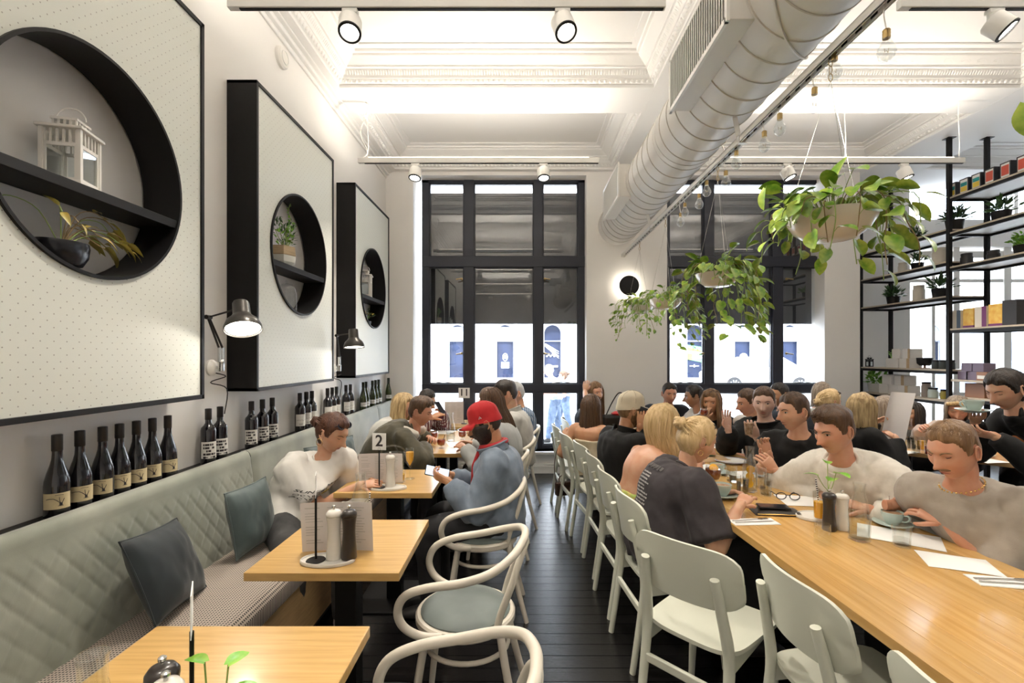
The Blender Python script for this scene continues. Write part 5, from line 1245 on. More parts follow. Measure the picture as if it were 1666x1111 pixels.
    if hs in ('quiff', 'short'):
        nS = 300 if hs == 'quiff' else 260
        for i in range(nS):
            la = R(rr.uniform(38, 88)); lo = rr.uniform(-PI, PI); p = skull(la, lo, False, fem)
            if p.x > (.07 if hs == 'quiff' else .035): continue
            th = .012 if hs == 'short' else .02; d = V((p.x, p.y, p.z)).normalized(); a = p+d*th*.5; fw = V((1, rr.uniform(-.5, .5), .15)) if hs == 'quiff' else V((.8, rr.uniform(-.7, .7), -.1))
            b = a+d*th*(.55 if hs == 'quiff' else .30)+fw*rr.uniform(.018, .034); h.tube([Mh @ a, Mh @ (a.lerp(b, .5)+d*.005), Mh @ b], [.0036*s, .0032*s, .0008*s], 5)
    if hs in ('long',):
        fl = V(fall) if fall else V((0, 0, -1)); fl.normalize(); inv = Mh.to_3x3().inverted(); nL = 130
        for i in range(nL):
            lo = PI+R((i/(nL-1)-.5)*2*hspread)+rr.uniform(-.06, .06); side = 1 if math.sin(lo) > 0 else -1
            off = .012+rr.uniform(-.003, .006)
            p0 = V((.02-.03*rr.random(), side*.004, .122)); p1 = skull(R(50), lo, False, fem)*(1+off/.09); p2 = skull(R(14), lo, False, fem)*(1+off/.08); p3 = skull(R(-18), lo, False, fem)*(1+(off+.012)/.085)
            pts = [Mh @ p for p in (p0, p1, p2, p3)]; q = pts[-1].copy(); L = hl*rr.uniform(.62, 1.05); ns = max(2, int(L/.055)); ph = rr.uniform(0, 6.3)
            outw = (q-Hc); outw.z = 0; outw.normalize()
            for k in range(ns): q = q+fl*L/ns+outw*(.004 if k < 2 else -.004)+V((math.sin(k*1.3+ph), math.cos(k*1.5+ph), 0))*.006*wave; pts.append(q.copy())
            cv = catmull(pts, 2); nn = len(cv); h.tube(cv, [(.0092 if j < nn*.7 else lerp(.0092, .0015, (j/nn-.7)/.3))*s for j in range(nn)], 5)
    if hs in ('bun', 'updo'):
        for i in range(54):   # combed strands towards the bun
            lo = rr.uniform(-PI, PI); la = R(rr.uniform(5, 75)); bl = V(bun or (-.105, 0, .045)); p = skull(la, lo, False, fem)
            if p.x > .045: continue
            a = p*(1.13); m_ = (p.lerp(bl, .5)).normalized()*.128; m_ = V((m_.x, m_.y*.82, m_.z)); h.tube(catmull([Mh @ a, Mh @ m_, Mh @ (bl*.92)], 4), [.006*s]*6+[.005*s]*3, 5)
    ho = None
    if h.v: ho = obj('hair', h, hmat, root, ang=70, org=base)
    if hs == 'bun':
        bl = V(bun or (-.118, 0, .045)); b = MB()
        for k in range(5):
            rad = .027-.003*k; b.tube([Mh @ (bl+V((-.007*k+.010*math.sin(a*2+k), rad*math.cos(a+k), rad*math.sin(a+k)))) for a in [i*2*PI/14 for i in range(14)]], .0115*s, 7, closed=True)
        b.ball(Mh @ (bl+V((-.014, 0, 0))), .031*s, 12, 8); obj('hair_bun', b, hmat, ho, ang=80, org=base)
    if beard:
        def bf(lat, lon):
            p = skull(lat, lon, True, fem); d = V((p.x, p.y, p.z)).normalized(); ay = abs(p.y)
            zc = -.037+.045*sstep(.030, .062, ay)
            mk = sstep(zc+.005, zc-.006, p.z)*sstep(-.030, -.008, p.x)
            if ay < .022 and -.073 < p.z < -.050 and p.x > .06: mk *= .15
            th = beard[1]*(1+.9*sstep(-.07, -.11, p.z)); nz = noise.noise((p.x*90, p.y*90, p.z*90))*.003
            return p+d*(th+nz)*mk-d*.006*(1-mk)
        v_, f_ = head_grid(bf, 56, 44); obj('beard', MB().add([Mh @ p for p in v_], f_), HM[beard[0]], root, ang=80, org=base)
    if extra and 'moustache' in extra:
        mu = [(skull(math.asin(-.047/.116), q*.55, True, fem).x+.002, q*.026, -.046-.006*q*q) for q in (-1, -.6, -.2, .2, .6, 1)]
        obj('moustache', MB().tube(loc(mu), [.0028*s, .0058*s, .0068*s, .0068*s, .0058*s, .0028*s], 6), hmat, root, org=base)
    # clothing
    tp = top or {}
    kind = tp.get('sleeve', 'short'); inf = tp.get('inf', .016); tm = tp['mat']
    g = ringloft(sections(tp.get('hem', -.06), tp.get('neck', 1.0), inf, tp.get('flare', .01), 22), 22)
    if kind != 'none':
        for side, S, E, W, nn, dh in arms:
            e = tp.get('cut', .72)
            if kind == 'short': g.tube(catmull([S-l*side*.06*s-u*.01, S+l*side*.002, S.lerp(E, .45), S.lerp(E, e)], 4), [x*s+inf*1.1 for x in [.056]*5+[.057, .057, .058, .058, .060, .062, .064, .066]], 16)
            else:
                cf = tp.get('cuff', .97); pts = catmull([S-l*side*.06*s-u*.01, S+l*side*.002, S.lerp(E, .5), E, E.lerp(W, .5), E.lerp(W, cf)], 4); nn2 = len(pts)
                g.tube(pts, [(lerp(.057, .047, min(1, i/(nn2*.6))) if i < nn2*.6 else lerp(.047, .034, (i/nn2-.6)/.4))*s+inf*(1 if i < nn2-2 else .6) for i in range(nn2)], 16)
    gm = remesh(g, tp.get('vox', .0135) if not coarse else .019, 3, tp.get('fold', .006), tp.get('dsc', 8.5), seed)
    gi = obj(tp.get('name', 'shirt'), gm, tm, root, ang=80, org=base)
    if tp.get('collar'):
        col = []; cm = tp['collar'] if not isinstance(tp['collar'], bool) else tm; n = 18; cb = MB()
        Tn = (Hc-N).normalized()
        cc = sp(.985); Yv = l.cross(Tn).normalized(); rx, ry = .078*s+inf, .070*s+inf
        def cf_(u_, v_):
            a = (u_-.5)*2*PI*.93+PI; r_ = 1-.10*v_+(.16 if v_ > .55 else 0)*(v_-.55)*2; hgt = .045*math.sin(min(1, v_*1.6)*PI*.62)*s
            return cc+Tn*(hgt-.012)+Yv*(-math.cos(a)*-1*-1*ry*r_)+l*(math.sin(a)*rx*r_)
        cb.slab(cf_, 22, 6, Tn*.006); obj('collar', cb, cm, gi, ang=80, org=base)
    elif tp.get('rib', True) and kind != 'none' or tp.get('rib') is True:
        Tn = (sp(1.0)-sp(.9)).normalized(); Yv = l.cross(Tn).normalized(); nk = tp.get('neck', 1.0); cc = sp(min(1.03, nk)); sc_ = sections(nk-.01, nk, inf, 0, 1)[1]; rx, ry = sc_[3]*.92, sc_[4]*.92
        obj('neck_rib', MB().tube([cc+l*rx*math.cos(a)+Yv*ry*math.sin(a)-u*.016*max(0, math.sin(a))*s for a in [i*2*PI/24 for i in range(24)]], tp.get('ribr', .0085), 8, closed=True), tp.get('ribmat', tm), gi, ang=80, org=base)
    bt = bottom or MATS['dark_trousers']
    tr = ringloft(sections(-.10, .10, .012, 0, 6), 20); li = .010
    for side, H, K, A in LS:
        pts = catmull([H-f*.03*s, H+(K-H)*.25, H.lerp(K, .65), K, K.lerp(A, .45), A], 3)
        rad = [.098, .098, .097, .096, .093, .089, .084, .078, .073, .069, .066, .063, .060, .056, .052, .048]
        tr.tube(pts, [r_*s*(1 if not fem else .95)+li for r_ in rad[:len(pts)]], 14)
    trm = remesh(tr, .020, 3, .006, 8, seed+5); obj('trousers', trm, bt, root, ang=80, org=base)
    sm = shoe or MATS['dark_shoe']
    for side, H, K, A in LS:
        t0 = V((A.x, A.y, A.z-.085)); sh_ = MB(); Z = u
        secs = [(-.055, .020, .03, .035), (-.05, .034, .042, .045), (0, .04, .05, .05), (.06, .045, .036, .037), (.12, .048, .028, .029), (.165, .040, .021, .022), (.185, .02, .012, .015)]
        S_ = ringloft([(t0+f*a*s+u*(hz)*s, l, u, hw*s, hd*s) for a, hw, hd, hz in secs], 14); obj('shoe', S_, sm, root, ang=60, org=base)
    info = dict(root=root, Mh=Mh, Hc=Hc, sp=sp, arms=arms, base=base, f=f, l=l, s=s, sections=sections, shirt=gi, P=P, N=N)
    return info
mat('dark_trousers', (.016, .016, .02), .8, var=.3, vs_=10); mat('dark_shoe', (.02, .018, .018), .5)
def cloth(name, c, c2=None, rough=.85, sc=14, sheen=.15):
    m = mat('cloth_'+name, c, rough, col2=c2 or tuple(x*.94 for x in c), vs_=sc, bump=.12, bs=420, sheen=sheen)
    nt = m.node_tree; N = nt.nodes; b = N['Principled BSDF']
    if 'crease' in N: return m
    n = N.new('ShaderNodeTexNoise'); n.name = 'crease'; n.noise_type = 'RIDGED_MULTIFRACTAL'; n.inputs['Scale'].default_value = 5.5; n.inputs['Detail'].default_value = 2.5; n.inputs['Distortion'].default_value = .6
    bp = N.new('ShaderNodeBump'); bp.inputs['Strength'].default_value = .8; bp.inputs['Distance'].default_value = .03
    tc = [x for x in N if x.type == 'TEX_COORD'][0]; ob = [x for x in N if x.type == 'BUMP' and x != bp][0]
    nt.links.new(tc.outputs['Object'], n.inputs['Vector']); nt.links.new(n.outputs['Fac'], bp.inputs['Height']); nt.links.new(bp.outputs[0], ob.inputs['Normal'])
    return m
def plaid(name, c1, c2, s):
    m = checkmat('cloth_'+name, c1, c2, s); return m
# ---- worn things
def ball_cap(pi, m, mb_, label=None, brim=.075, logo=None):
    Mh, root, base = pi['Mh'], pi['root'], pi['base']
    c = MB()
    def fn(lat, lon):
        p = skull(lat, lon, False); d = V((p.x, p.y, p.z)).normalized(); q = p+d*(.009+.018*sstep(.03, .085, p.z)); zr = .014+.020*q.x/.1
        if q.z < zr: q.z = zr-(zr-q.z)*.02
        else: q.z += .012*sstep(0, .08, q.x)*sstep(.05, .1, q.z)
        return q
    vs_, fs_ = head_grid(fn, 48, 36)
    keep = [f for f in fs_ if max(vs_[i].z-(.014+.020*vs_[i].x/.1) for i in f) > -.0006]
    c.add([Mh @ (p+V((-.004, 0, .004))) for p in vs_], keep); co = obj('cap', c, m, root, ang=70, org=base)
    def br(u_, v_):
        a = (u_-.5)*2; y = a*.078*(1-.18*v_*v_*abs(a)); x0 = .108*math.sqrt(max(0, 1-(a*.80)**2)); x = x0-.012+v_*brim*math.sqrt(max(0.02, 1-a*a*.75))
        return Mh @ V((x-.006, y, .036-.016*a*a*(.4+v_)-.010*v_))
    obj('cap_brim', MB().slab(br, 16, 6, (Mh.to_3x3() @ V((0, 0, -.004)))), mb_, co, ang=60, org=base)
    obj('cap_button', MB().ball(Mh @ V((-.004, 0, .138)), .006, 8, 5), m, co, org=base)
    for k in range(6):
        lo = k*PI/3+.52; obj('cap_seam', MB().tube([Mh @ (fn(R(a), lo)*1.008+V((-.004, 0, .004))) for a in (24, 35, 48, 62, 78, 89)], .0013, 4), mb_, co, org=base)
    return co
def shades(pi, pos=(.075, .072), tilt=-1.0, w=.066, m=None):
    """glasses resting on the head; pos is x,z of the bridge in head space"""
    Mh, root, base = pi['Mh'], pi['root'], pi['base']; m = m or m_black; b = MB(); ln_ = MB()
    Mt = Mh @ Matrix.Translation((pos[0], 0, pos[1])) @ Matrix.Rotation(tilt, 4, 'Y')
    for sd in (1, -1):
        rg_ = [(0, sd*.033+.026*math.cos(a), .019*math.sin(a)) for a in [i*2*PI/16 for i in range(16)]]
        b.tube([Mt @ V(p) for p in rg_], .0028, 6, closed=True); ln_.add([Mt @ V(p) for p in rg_], [tuple(range(16))])
        b.tube([Mt @ V((0, sd*.058, .004)), Mt @ V((-.05, sd*.074, .006)), Mt @ V((-.12, sd*.078, -.01))], .0024, 5)
    b.tube([Mt @ V((0, .009, .004)), Mt @ V((.003, 0, .007)), Mt @ V((0, -.009, .004))], .0026, 6)
    o = obj('sunglasses', b, m, root, org=base); obj('lenses', ln_, mat('dark_lens', (.015, .014, .018), .08), o, org=base)
# ---------------------------------------------------------------- diners on the left
c_white = cloth('white_tee', (.72, .70, .66)); c_denim = cloth('denim', (.20, .245, .31), (.155, .195, .255), sc=16); c_olive = cloth('olive', (.075, .065, .038), (.05, .045, .028)); c_black = cloth('black', (.0035, .0035, .004), sheen=.02); c_char = cloth('charcoal', (.036, .029, .033), (.025, .020, .023), sheen=.08)
c_cream = cloth('cream_fleece', (.72, .68, .61), (.64, .60, .53), sheen=.5, sc=30); c_grey = cloth('grey_tee', (.39, .345, .295), (.33, .29, .245)); c_navy = cloth('navy', (.008, .010, .018), sheen=.05); c_satin = cloth('champagne_satin', (.62, .53, .38), (.50, .42, .29), .35); c_lgrey = cloth('pale_grey', (.48, .47, .44)); c_oat = cloth('oat_hood', (.55, .51, .45)); c_orange = cloth('rust_leather', (.40, .15, .045), (.30, .10, .03), .45); c_redb = cloth('red_bandana', (.45, .02, .025)); c_jean = cloth('jeans', (.10, .14, .22), (.06, .09, .15))
c_plaidr = plaid('plaid_red', (.10, .02, .03), (.42, .38, .37), 14); c_plaidb = plaid('plaid_blue', (.06, .12, .22), (.5, .55, .6), 14)
m_wshoe = mat('white_sneaker', (.75, .72, .68), .5); m_blackt = mat('worn_black_denim', (.03, .03, .032), .8, col2=(.07, .07, .07), vs_=9)
p1 = person('woman in a white graphic tee with her hair in a bun, seated on the bench', (-1.36, 2.88, .60), (541, 705, 2.93), -48, -18, 24, 0, 'f', 1.0, 'fair', ('bun', 'redbrown'), dict(mat=c_white, sleeve='short', inf=.034, cut=.80, fold=.009, flare=.02), m_blackt,
            rh=at(602, 787, 2.86), lh=at(606, 780, 3.02), eyes='down', curl=(.6, .6), shoe=m_wshoe, rn=(.2, .5, -.8), ln=(.2, -.5, -.8), bun=(-.125, 0, .012), build=1.03, bust=.03, pole=(1, .4, -.1))
shades(p1, (.062, .085), -.75, m=mat('blue_black_frame', (.02, .025, .05), .2))
def hoop(pi, sd, r, m, z=-.05):
    c = V((-.008, sd*.082, z)); obj('earring', MB().tube([pi['Mh'] @ (c+V((r*math.cos(a), 0, r*math.sin(a)))) for a in [i*2*PI/18 for i in range(18)]], .0016, 6, closed=True), m, pi['root'], org=pi['base'])
hoop(p1, -1, .022, m_gold); hoop(p1, 1, .022, m_gold)
def text_mesh(txt, size, bold=.0):
    cu = bpy.data.curves.new('txt', 'FONT'); cu.body = txt; cu.size = size; cu.align_x = 'CENTER'; cu.align_y = 'CENTER'; cu.offset = bold; cu.resolution_u = 3
    o = bpy.data.objects.new('txt', cu); TMP.collection.objects.link(o); vl = TMP.view_layers[0]; vl.update(); me = o.evaluated_get(vl.depsgraph).to_mesh()
    mb = MB(); mb.v = [v.co.copy() for v in me.vertices]; mb.f = [list(p.vertices) for p in me.polygons]; mb.m = [0]*len(mb.f)
    TMP.collection.objects.unlink(o); bpy.data.objects.remove(o); bpy.data.curves.remove(cu); return mb
def wrap_print(pi, mb, t_c, side, inf, m, name='chest_print', up=.5, shift=0.0, off=.006):
    """lay flat artwork (x across, y up, metres) onto the shirt front (+1) or back (-1) by casting onto the garment"""
    from mathutils.bvhtree import BVHTree
    me = pi['shirt'].data; bv = BVHTree.FromPolygons([v.co+pi['base'] for v in me.vertices], [tuple(p.vertices) for p in me.polygons])
    sp, f, l = pi['sp'], pi['f'], pi['l']; out = MB(); out.f = mb.f; out.m = mb.m; vs = []
    for v in mb.v:
        t = t_c+v.y/.52; T = (sp(min(1.03, t+.03))-sp(t-.03)).normalized(); Y = l.cross(T).normalized()*side; X = l*(-side) if side > 0 else l
        X = l*side
        o = sp(t)+X*(v.x+shift); h = bv.ray_cast(o+Y*.5, -Y)
        p = h[0] if h[0] else o+Y*.14
        vs.append(p+Y*off)
    out.v = vs; o = obj(name, out, m, pi['shirt'], smooth=False, org=pi['base']); o['kind'] = 'stuff'; return o
m_print = mat('shirt_print_black', (.02, .02, .02), .7); m_printw = mat('shirt_print_white', (.62, .60, .58), .7); m_printy = mat('shirt_print_yellow', (.62, .50, .04), .7)
def subdiv_text(txt, size, y, rot=0, bold=.0, x=0):
    mb = text_mesh(txt, size, bold); M = Matrix.Translation((x, y, 0)) @ Matrix.Rotation(rot, 4, 'Z'); mb.xf(M); return mb
ar = MB()
q = subdiv_text('SUNCROFTY', .048, .05, .0, .001); ar.add(q.v, q.f); rs_ = random.Random(6)
for row in (-.005, -.05):
    for k in range(9):
        x_ = -.11+k*.026; ar.tube([(x_+.010*math.sin(j*1.3+k), row+.014*math.cos(j*1.1+k*2), 0) for j in range(6)], .0022, 4)
wrap_print(p1, ar, .54, 1, 0, m_print, shift=.02)
yb = MB().prism([(-.02+.03*math.cos(a), -.02+.018*math.sin(a)) for a in [i*2*PI/14 for i in range(14)]], 0, .001); yb.xf(Matrix.Translation((.085, .005, 0))); wrap_print(p1, yb, .56, 1, 0, m_printy, 'chest_print_yellow')
p2 = person('bearded man in a red cap and denim jacket looking at his phone', (-.13, 2.96, .575), (789, 690, 2.98), 178, 182, 20, 0, 'm', 1.0, 'tan', ('cap', 'dark'), dict(mat=c_denim, sleeve='long', inf=.030, fold=.011, hem=-.20, flare=.03, name='denim_jacket', collar=True, dsc=8, cuff=.93), None,
            rh=at(722, 772, 2.98), lh=at(716, 777, 2.86), eyes='down', curl=(.85, .85), beard=('dark', .016), rn=(0, -.8, .6), ln=(0, .8, .6), build=1.0, pole=(1, .2, .1), shoe=MATS['dark_shoe'])
m_redcap = cloth('red_cap', (.52, .018, .022), (.46, .014, .018)); ball_cap(p2, m_redcap, m_redcap)
cp = p2['Mh']
obj('cap_emblem', MB().tube([cp @ V(p) for p in ((.0, .094, .05), (.008, .093, .064), (.018, .091, .05), (.006, .094, .054))], .0022, 5), m_printw, p2['root'], org=p2['base'])
obj('brim_sticker', MB().lathe([(.017, 0), (.017, .0012)], n=16, M=cp.to_3x3().to_4x4(), c=cp @ V((.155, .03, .030))), mat('grey_sticker', (.25, .25, .24), .4), p2['root'], org=p2['base'])
bd = MB(); Nn = p2['N']
bd.tube([Nn+V((.075*math.cos(a), .072*math.sin(a), .028-.020*math.cos(a)*-1)) for a in [i*2*PI/24 for i in range(24)]], .018, 8, closed=True)
bd.tube([Nn+V((-.08, -.03, .0)), Nn+V((-.12, -.03, -.10)), Nn+V((-.135, -.035, -.22))], [.016, .014, .006], 8); obj('red_scarf', bd, c_redb, p2['root'], ang=80, org=p2['base'])
p3 = person('man in an olive hooded jacket leaning on the table with red drinks', (-1.19, 3.98, .60), (684, 671, 4.02), 8, -6, 14, 0, 'm', 1.0, 'pink', ('quiff', 'brown'), dict(mat=c_olive, sleeve='long', inf=.034, fold=.010, name='olive_jacket'), None, rh=at(690, 722, 3.98), lh=at(700, 712, 4.22), pole=(.5, .8, .3), eyes='down', curl=(.8, .8), build=1.06)
Hn = p3['N']; obj('hood', MB().tube(catmull([Hn+V((.06, .10, -.03)), Hn+V((-.03, .125, .02)), Hn+V((-.125, .05, .03)), Hn+V((-.135, -.04, .02)), Hn+V((-.05, -.13, .015)), Hn+V((.05, -.105, -.04))], 5), [.025]+[.042]*24+[.025], 10), c_oat, p3['shirt'], ang=80, org=p3['base'])
person('woman with long blonde hair behind the man in olive', (-1.34, 4.45, .60), (657, 661, 4.50), 5, -10, 12, 0, 'f', .98, 'fair', ('long', 'dirtyblonde'), dict(mat=c_lgrey, sleeve='long', inf=.02), None, rh=at(690, 712, 4.55), hl=.36, coarse=True)
person('man in a red plaid shirt holding a phone by the window', (-1.30, 5.05, .60), (694, 653, 5.0), -12, -25, 18, 0, 'm', 1.0, 'tan', ('short', 'dark'), dict(mat=c_plaidr, sleeve='long', inf=.02, collar=True, name='plaid_shirt'), None, rh=at(709, 676, 4.75), lh=at(716, 667, 4.95), coarse=True, eyes='down', pole=(1, .8, -.1))
person('woman with long brown hair in a pale denim jacket behind the red cap man', (-.10, 3.86, .575), (798, 656, 3.92), 172, 165, 14, 0, 'f', 1.0, 'fair', ('long', 'brown'), dict(mat=cloth('pale_denim', (.42, .43, .42)), sleeve='long', inf=.025, name='jacket', fold=.008), None, rh=at(756, 720, 4.1), lh=at(750, 725, 3.9), hl=.33, fall=(.45, 0, -1), wave=.15)
p7 = person('dark-haired man in a grey linen shirt near the left window', (-.02, 4.48, .575), (824, 642, 4.5), 176, 186, 16, 0, 'm', 1.02, 'fair', ('quiff', 'dark'), dict(mat=c_lgrey, sleeve='long', inf=.026, collar=True, name='linen_shirt', fold=.008), None, rh=at(775, 700, 4.6), lh=at(775, 705, 4.4))
person('man in a blue plaid shirt half hidden behind the grey shirt', (.02, 5.15, .575), (838, 641, 5.15), 182, 200, 12, 0, 'm', 1.05, 'fair', ('short', 'grey'), dict(mat=c_plaidb, sleeve='long', inf=.025, name='plaid_shirt'), None, coarse=True)
# ---------------------------------------------------------------- aisle side of the long table
p13 = person('blonde woman in a dark printed tee with a bun and black headband', (.76, 2.56), (1134, 718, 2.62), 8, 8, 20, 0, 'f', 1.04, 'fair', ('bun', 'blonde'), dict(mat=c_char, sleeve='short', inf=.036, cut=.86, fold=.009, hem=-.16, flare=.03), None, rh=at(1212, 812, 2.42), lh=at(1190, 800, 2.72), eyes='down', rn=(0, .3, -1), ln=(0, -.3, -1), curl=(.7, .7), bun=(-.112, 0, .062), build=1.1, pole=(1, .5, -.2))
hoop(p13, -1, .013, m_gold); hoop(p13, 1, .013, m_gold)
shades(p13, (.045, .105), -1.15)
lines = MB()
rl2 = random.Random(3)
for k in range(17):
    q = MB(); x = -.065
    for j in range(rl2.randint(7, 11)):
        wd = rl2.uniform(.005, .013); q.box((x, .10-k*.0165, 0), (x+wd, .1065-k*.0165+rl2.choice((0, .002)), .0008)); x += wd+.0035
    lines.add(q.v, q.f)
wrap_print(p13, lines, .50, -1, 0, m_printw, 'back_print')
hd_ = MB(); [hd_.box((-.075+k*.0195, -.014+.006*(k % 2), 0), (-.061+k*.0195, .014, .0008)) for k in range(8)]; wrap_print(p13, hd_, .78, -1, 0, mat('shirt_print_grey', (.20, .19, .19), .7), 'back_print_title')
p12 = person('woman with long blonde hair, bare back and a floral top', (.74, 3.06), (1079, 690, 3.10), 18, 22, 10, 0, 'f', 1.02, 'fair', ('long', 'blonde'), dict(mat=mat('floral_print', (.30, .42, .08), .7, col2=(.60, .42, .14), vs_=22), sleeve='none', inf=.010, neck=.30, hem=-.10, fold=.003, name='floral_top', rib=False), cloth('pale_jeans', (.42, .46, .52)), rh=at(1135, 745, 3.02), lh=at(1130, 735, 3.3), hl=.22, fall=(.35, .05, -1), wave=.8, hspread=130)
p11 = person('man in a beige cap and black shirt holding a phone to his ear', (.74, 3.55), (1027, 668, 3.58), 22, 8, 6, 0, 'm', 1.03, 'tan', ('cap', 'lightbrown'), dict(mat=c_black, sleeve='long', inf=.026, collar=True, name='black_shirt', fold=.008), None, rh=at(1044, 683, 3.47), rd=(.2, .1, 1), lh=at(1085, 735, 3.75), beard=('lightbrown', .006), curl=(.9, .9), rn=(0, 1, .2), pole=(1, .3, .3), build=1.05)
m_beige = cloth('beige_cap', (.62, .55, .42)); ball_cap(p11, m_beige, cloth('beige_brim', (.34, .29, .21)))
p9 = person('woman with long brown hair in a cream satin top resting an arm on a chair', (.66, 4.46), (962, 664, 4.52), 55, 60, 5, 0, 'f', 1.02, 'tan', ('long', 'brown'), dict(mat=c_satin, sleeve='none', inf=.012, neck=.56, hem=-.22, flare=.03, fold=.006, name='satin_top', rib=False), None, lh=at(928, 697, 4.66), rh=at(1010, 708, 4.6), hl=.34, wave=.3, pole=(1.0, .9, -.3), hspread=125)
person('woman touching her hair beyond the woman in cream satin', (.72, 5.44), (968, 640, 5.40), 0, -60, 0, 0, 'f', 1.02, 'fair', ('long', 'lightbrown'), dict(mat=c_navy, sleeve='short', inf=.02), None, rh=at(953, 628, 5.28), rd=(.2, .3, 1), lh=at(1010, 700, 5.4), coarse=True, pole=(.6, 1, 0), hl=.3)
# ---------------------------------------------------------------- window side of the long table
p21 = person('man in a grey tee with a moustache and gold chain holding a spoon', (2.06, 2.02), (1551, 734, 2.02), 214, 194, 18, 0, 'm', 1.02, 'pink', ('short', 'lightbrown'), dict(mat=c_grey, sleeve='short', inf=.032, cut=.90, fold=.010, flare=.02), None, rh=at(1468, 822, 2.28), lh=at(1512, 836, 2.10), eyes='down', curl=(.9, .85), extra=('moustache',), rn=(-.2, -1, .1), ln=(-.2, .8, -.2), pole=(.7, .9, -.1), build=1.0)
gc = p21['N']; ch = MB()
for i in range(30):
    a = i*2*PI/30; ch.ball(gc+V((.074*math.cos(a), .070*math.sin(a), .012+.030*math.cos(a-R(16)))), .0042, 6, 5)
o = obj('gold_chain', ch, m_gold, p21['root'], org=p21['base']); o['kind'] = 'stuff'
p20 = person('man in a cream fleece sweatshirt laughing', (1.99, 2.62), (1357, 702, 2.54), 212, 196, 14, 0, 'm', 1.04, 'pink', ('quiff', 'brown'), dict(mat=c_cream, sleeve='long', inf=.034, fold=.010, dsc=7, ribr=.011, name='sweatshirt'), None, rh=at(1352, 806, 2.66), lh=at(1392, 822, 2.40), curl=(.7, .7), mouth=1, build=1.0, pole=(.8, .8, -.1))
p19 = person('man in a black printed tee and watch talking across the table', (1.96, 3.26), (1291, 671, 3.14), 218, 188, 4, 0, 'm', 1.03, 'fair', ('fade', 'brown'), dict(mat=c_black, sleeve='short', inf=.028, fold=.008), None, rh=at(1245, 728, 3.10), rd=(-.4, -.1, .8), lh=at(1252, 755, 2.92), ld=(-.6, .1, .7), curl=(.8, .6), rn=(0, -1, 0), ln=(-.3, .9, .2), pole=(1, .5, -.1), build=1.06, mouth=.6)
pr2 = MB(); rr2 = random.Random(8)
for j, wd in enumerate((.17, .15)):
    x = -wd/2
    while x < wd/2:
        b = rr2.uniform(.006, .016); pr2.box((x, .05-j*.024, 0), (x+b, .05-j*.024+rr2.uniform(.008, .014), .0006)); x += b+.005
for j in range(60):
    x, y = rr2.gauss(0, .04), rr2.uniform(-.10, .0); pr2.box((x, y, 0), (x+rr2.uniform(.003, .01), y+rr2.uniform(.004, .016), .0006))
wrap_print(p19, pr2, .52, 1, 0, m_printw, 'chest_print')
W = p19['arms'][0]; wd_ = (W[3]-W[2]).normalized(); wc = W[2].lerp(W[3], .86)
obj('watch', MB().tube([wc-wd_*.012, wc+wd_*.012], .034, 18).cyl(wc+V((-.02, -.032, .0)), wc+V((-.024, -.042, .0)), .019), m_black, p19['root'], org=p19['base'])
p18 = person('man in a black jacket looking towards the camera with a hand raised', (2.02, 3.86), (1243, 656, 3.80), 205, 238, 4, 0, 'm', 1.03, 'pale', ('fade', 'brown'), dict(mat=c_black, sleeve='long', inf=.034, fold=.010, collar=True, name='black_jacket', cuff=.9), None, rh=at(1183, 686, 3.70), rd=(-.15, 0, 1), lh=at(1226, 702, 3.50), ld=(-.5, -.2, .8), curl=(.75, .25), rn=(.2, -1, .1), ln=(.5, .8, .2), pole=(1, .55, -.1), build=1.06)
person('man in white behind the black jacket, head in profile', (2.16, 4.48), (1217, 656, 4.35), 186, 186, 10, 0, 'm', 1.03, 'pink', ('fade', 'brown'), dict(mat=c_white, sleeve='short', inf=.026), None, rh=at(1190, 712, 4.5), coarse=True)
p16 = person('woman with long highlighted hair drinking a red cocktail', (2.02, 4.86), (1157, 655, 4.68), 222, 238, 4, 0, 'f', 1.03, 'tan', ('long', 'balayage'), dict(mat=c_black, sleeve='long', inf=.018), None, rh=at(1148, 672, 4.50), rd=(.3, .2, 1), lh=at(1160, 712, 4.4), hl=.30, wave=.9, hspread=128, curl=(.5, .85), rn=(.6, .5, .1), pole=(1, .6, 0))
p15 = person('man in a white shirt with sunglasses on his head facing the window side', (2.08, 5.32), (1129, 646, 5.18), 178, 168, 6, 0, 'm', 1.03, 'olive', ('fade', 'dark'), dict(mat=c_white, sleeve='long', inf=.03, fold=.009), None, rh=at(1085, 690, 5.1), lh=at(1090, 700, 4.9), coarse=True); shades(p15, (.045, .105), -1.2)
person('man in a black tee resting his chin on his hand at the table end', (1.66, 5.72), (1089, 641, 5.56), 262, 272, 6, 0, 'm', 1.03, 'pink', ('short', 'dark'), dict(mat=c_navy, sleeve='short', inf=.026), None, rh=at(1082, 664, 5.42), rd=(.1, .2, 1), lh=at(1110, 700, 5.35), pole=(.8, .8, 0), curl=(.9, .9), rn=(0, 1, 0), coarse=True)
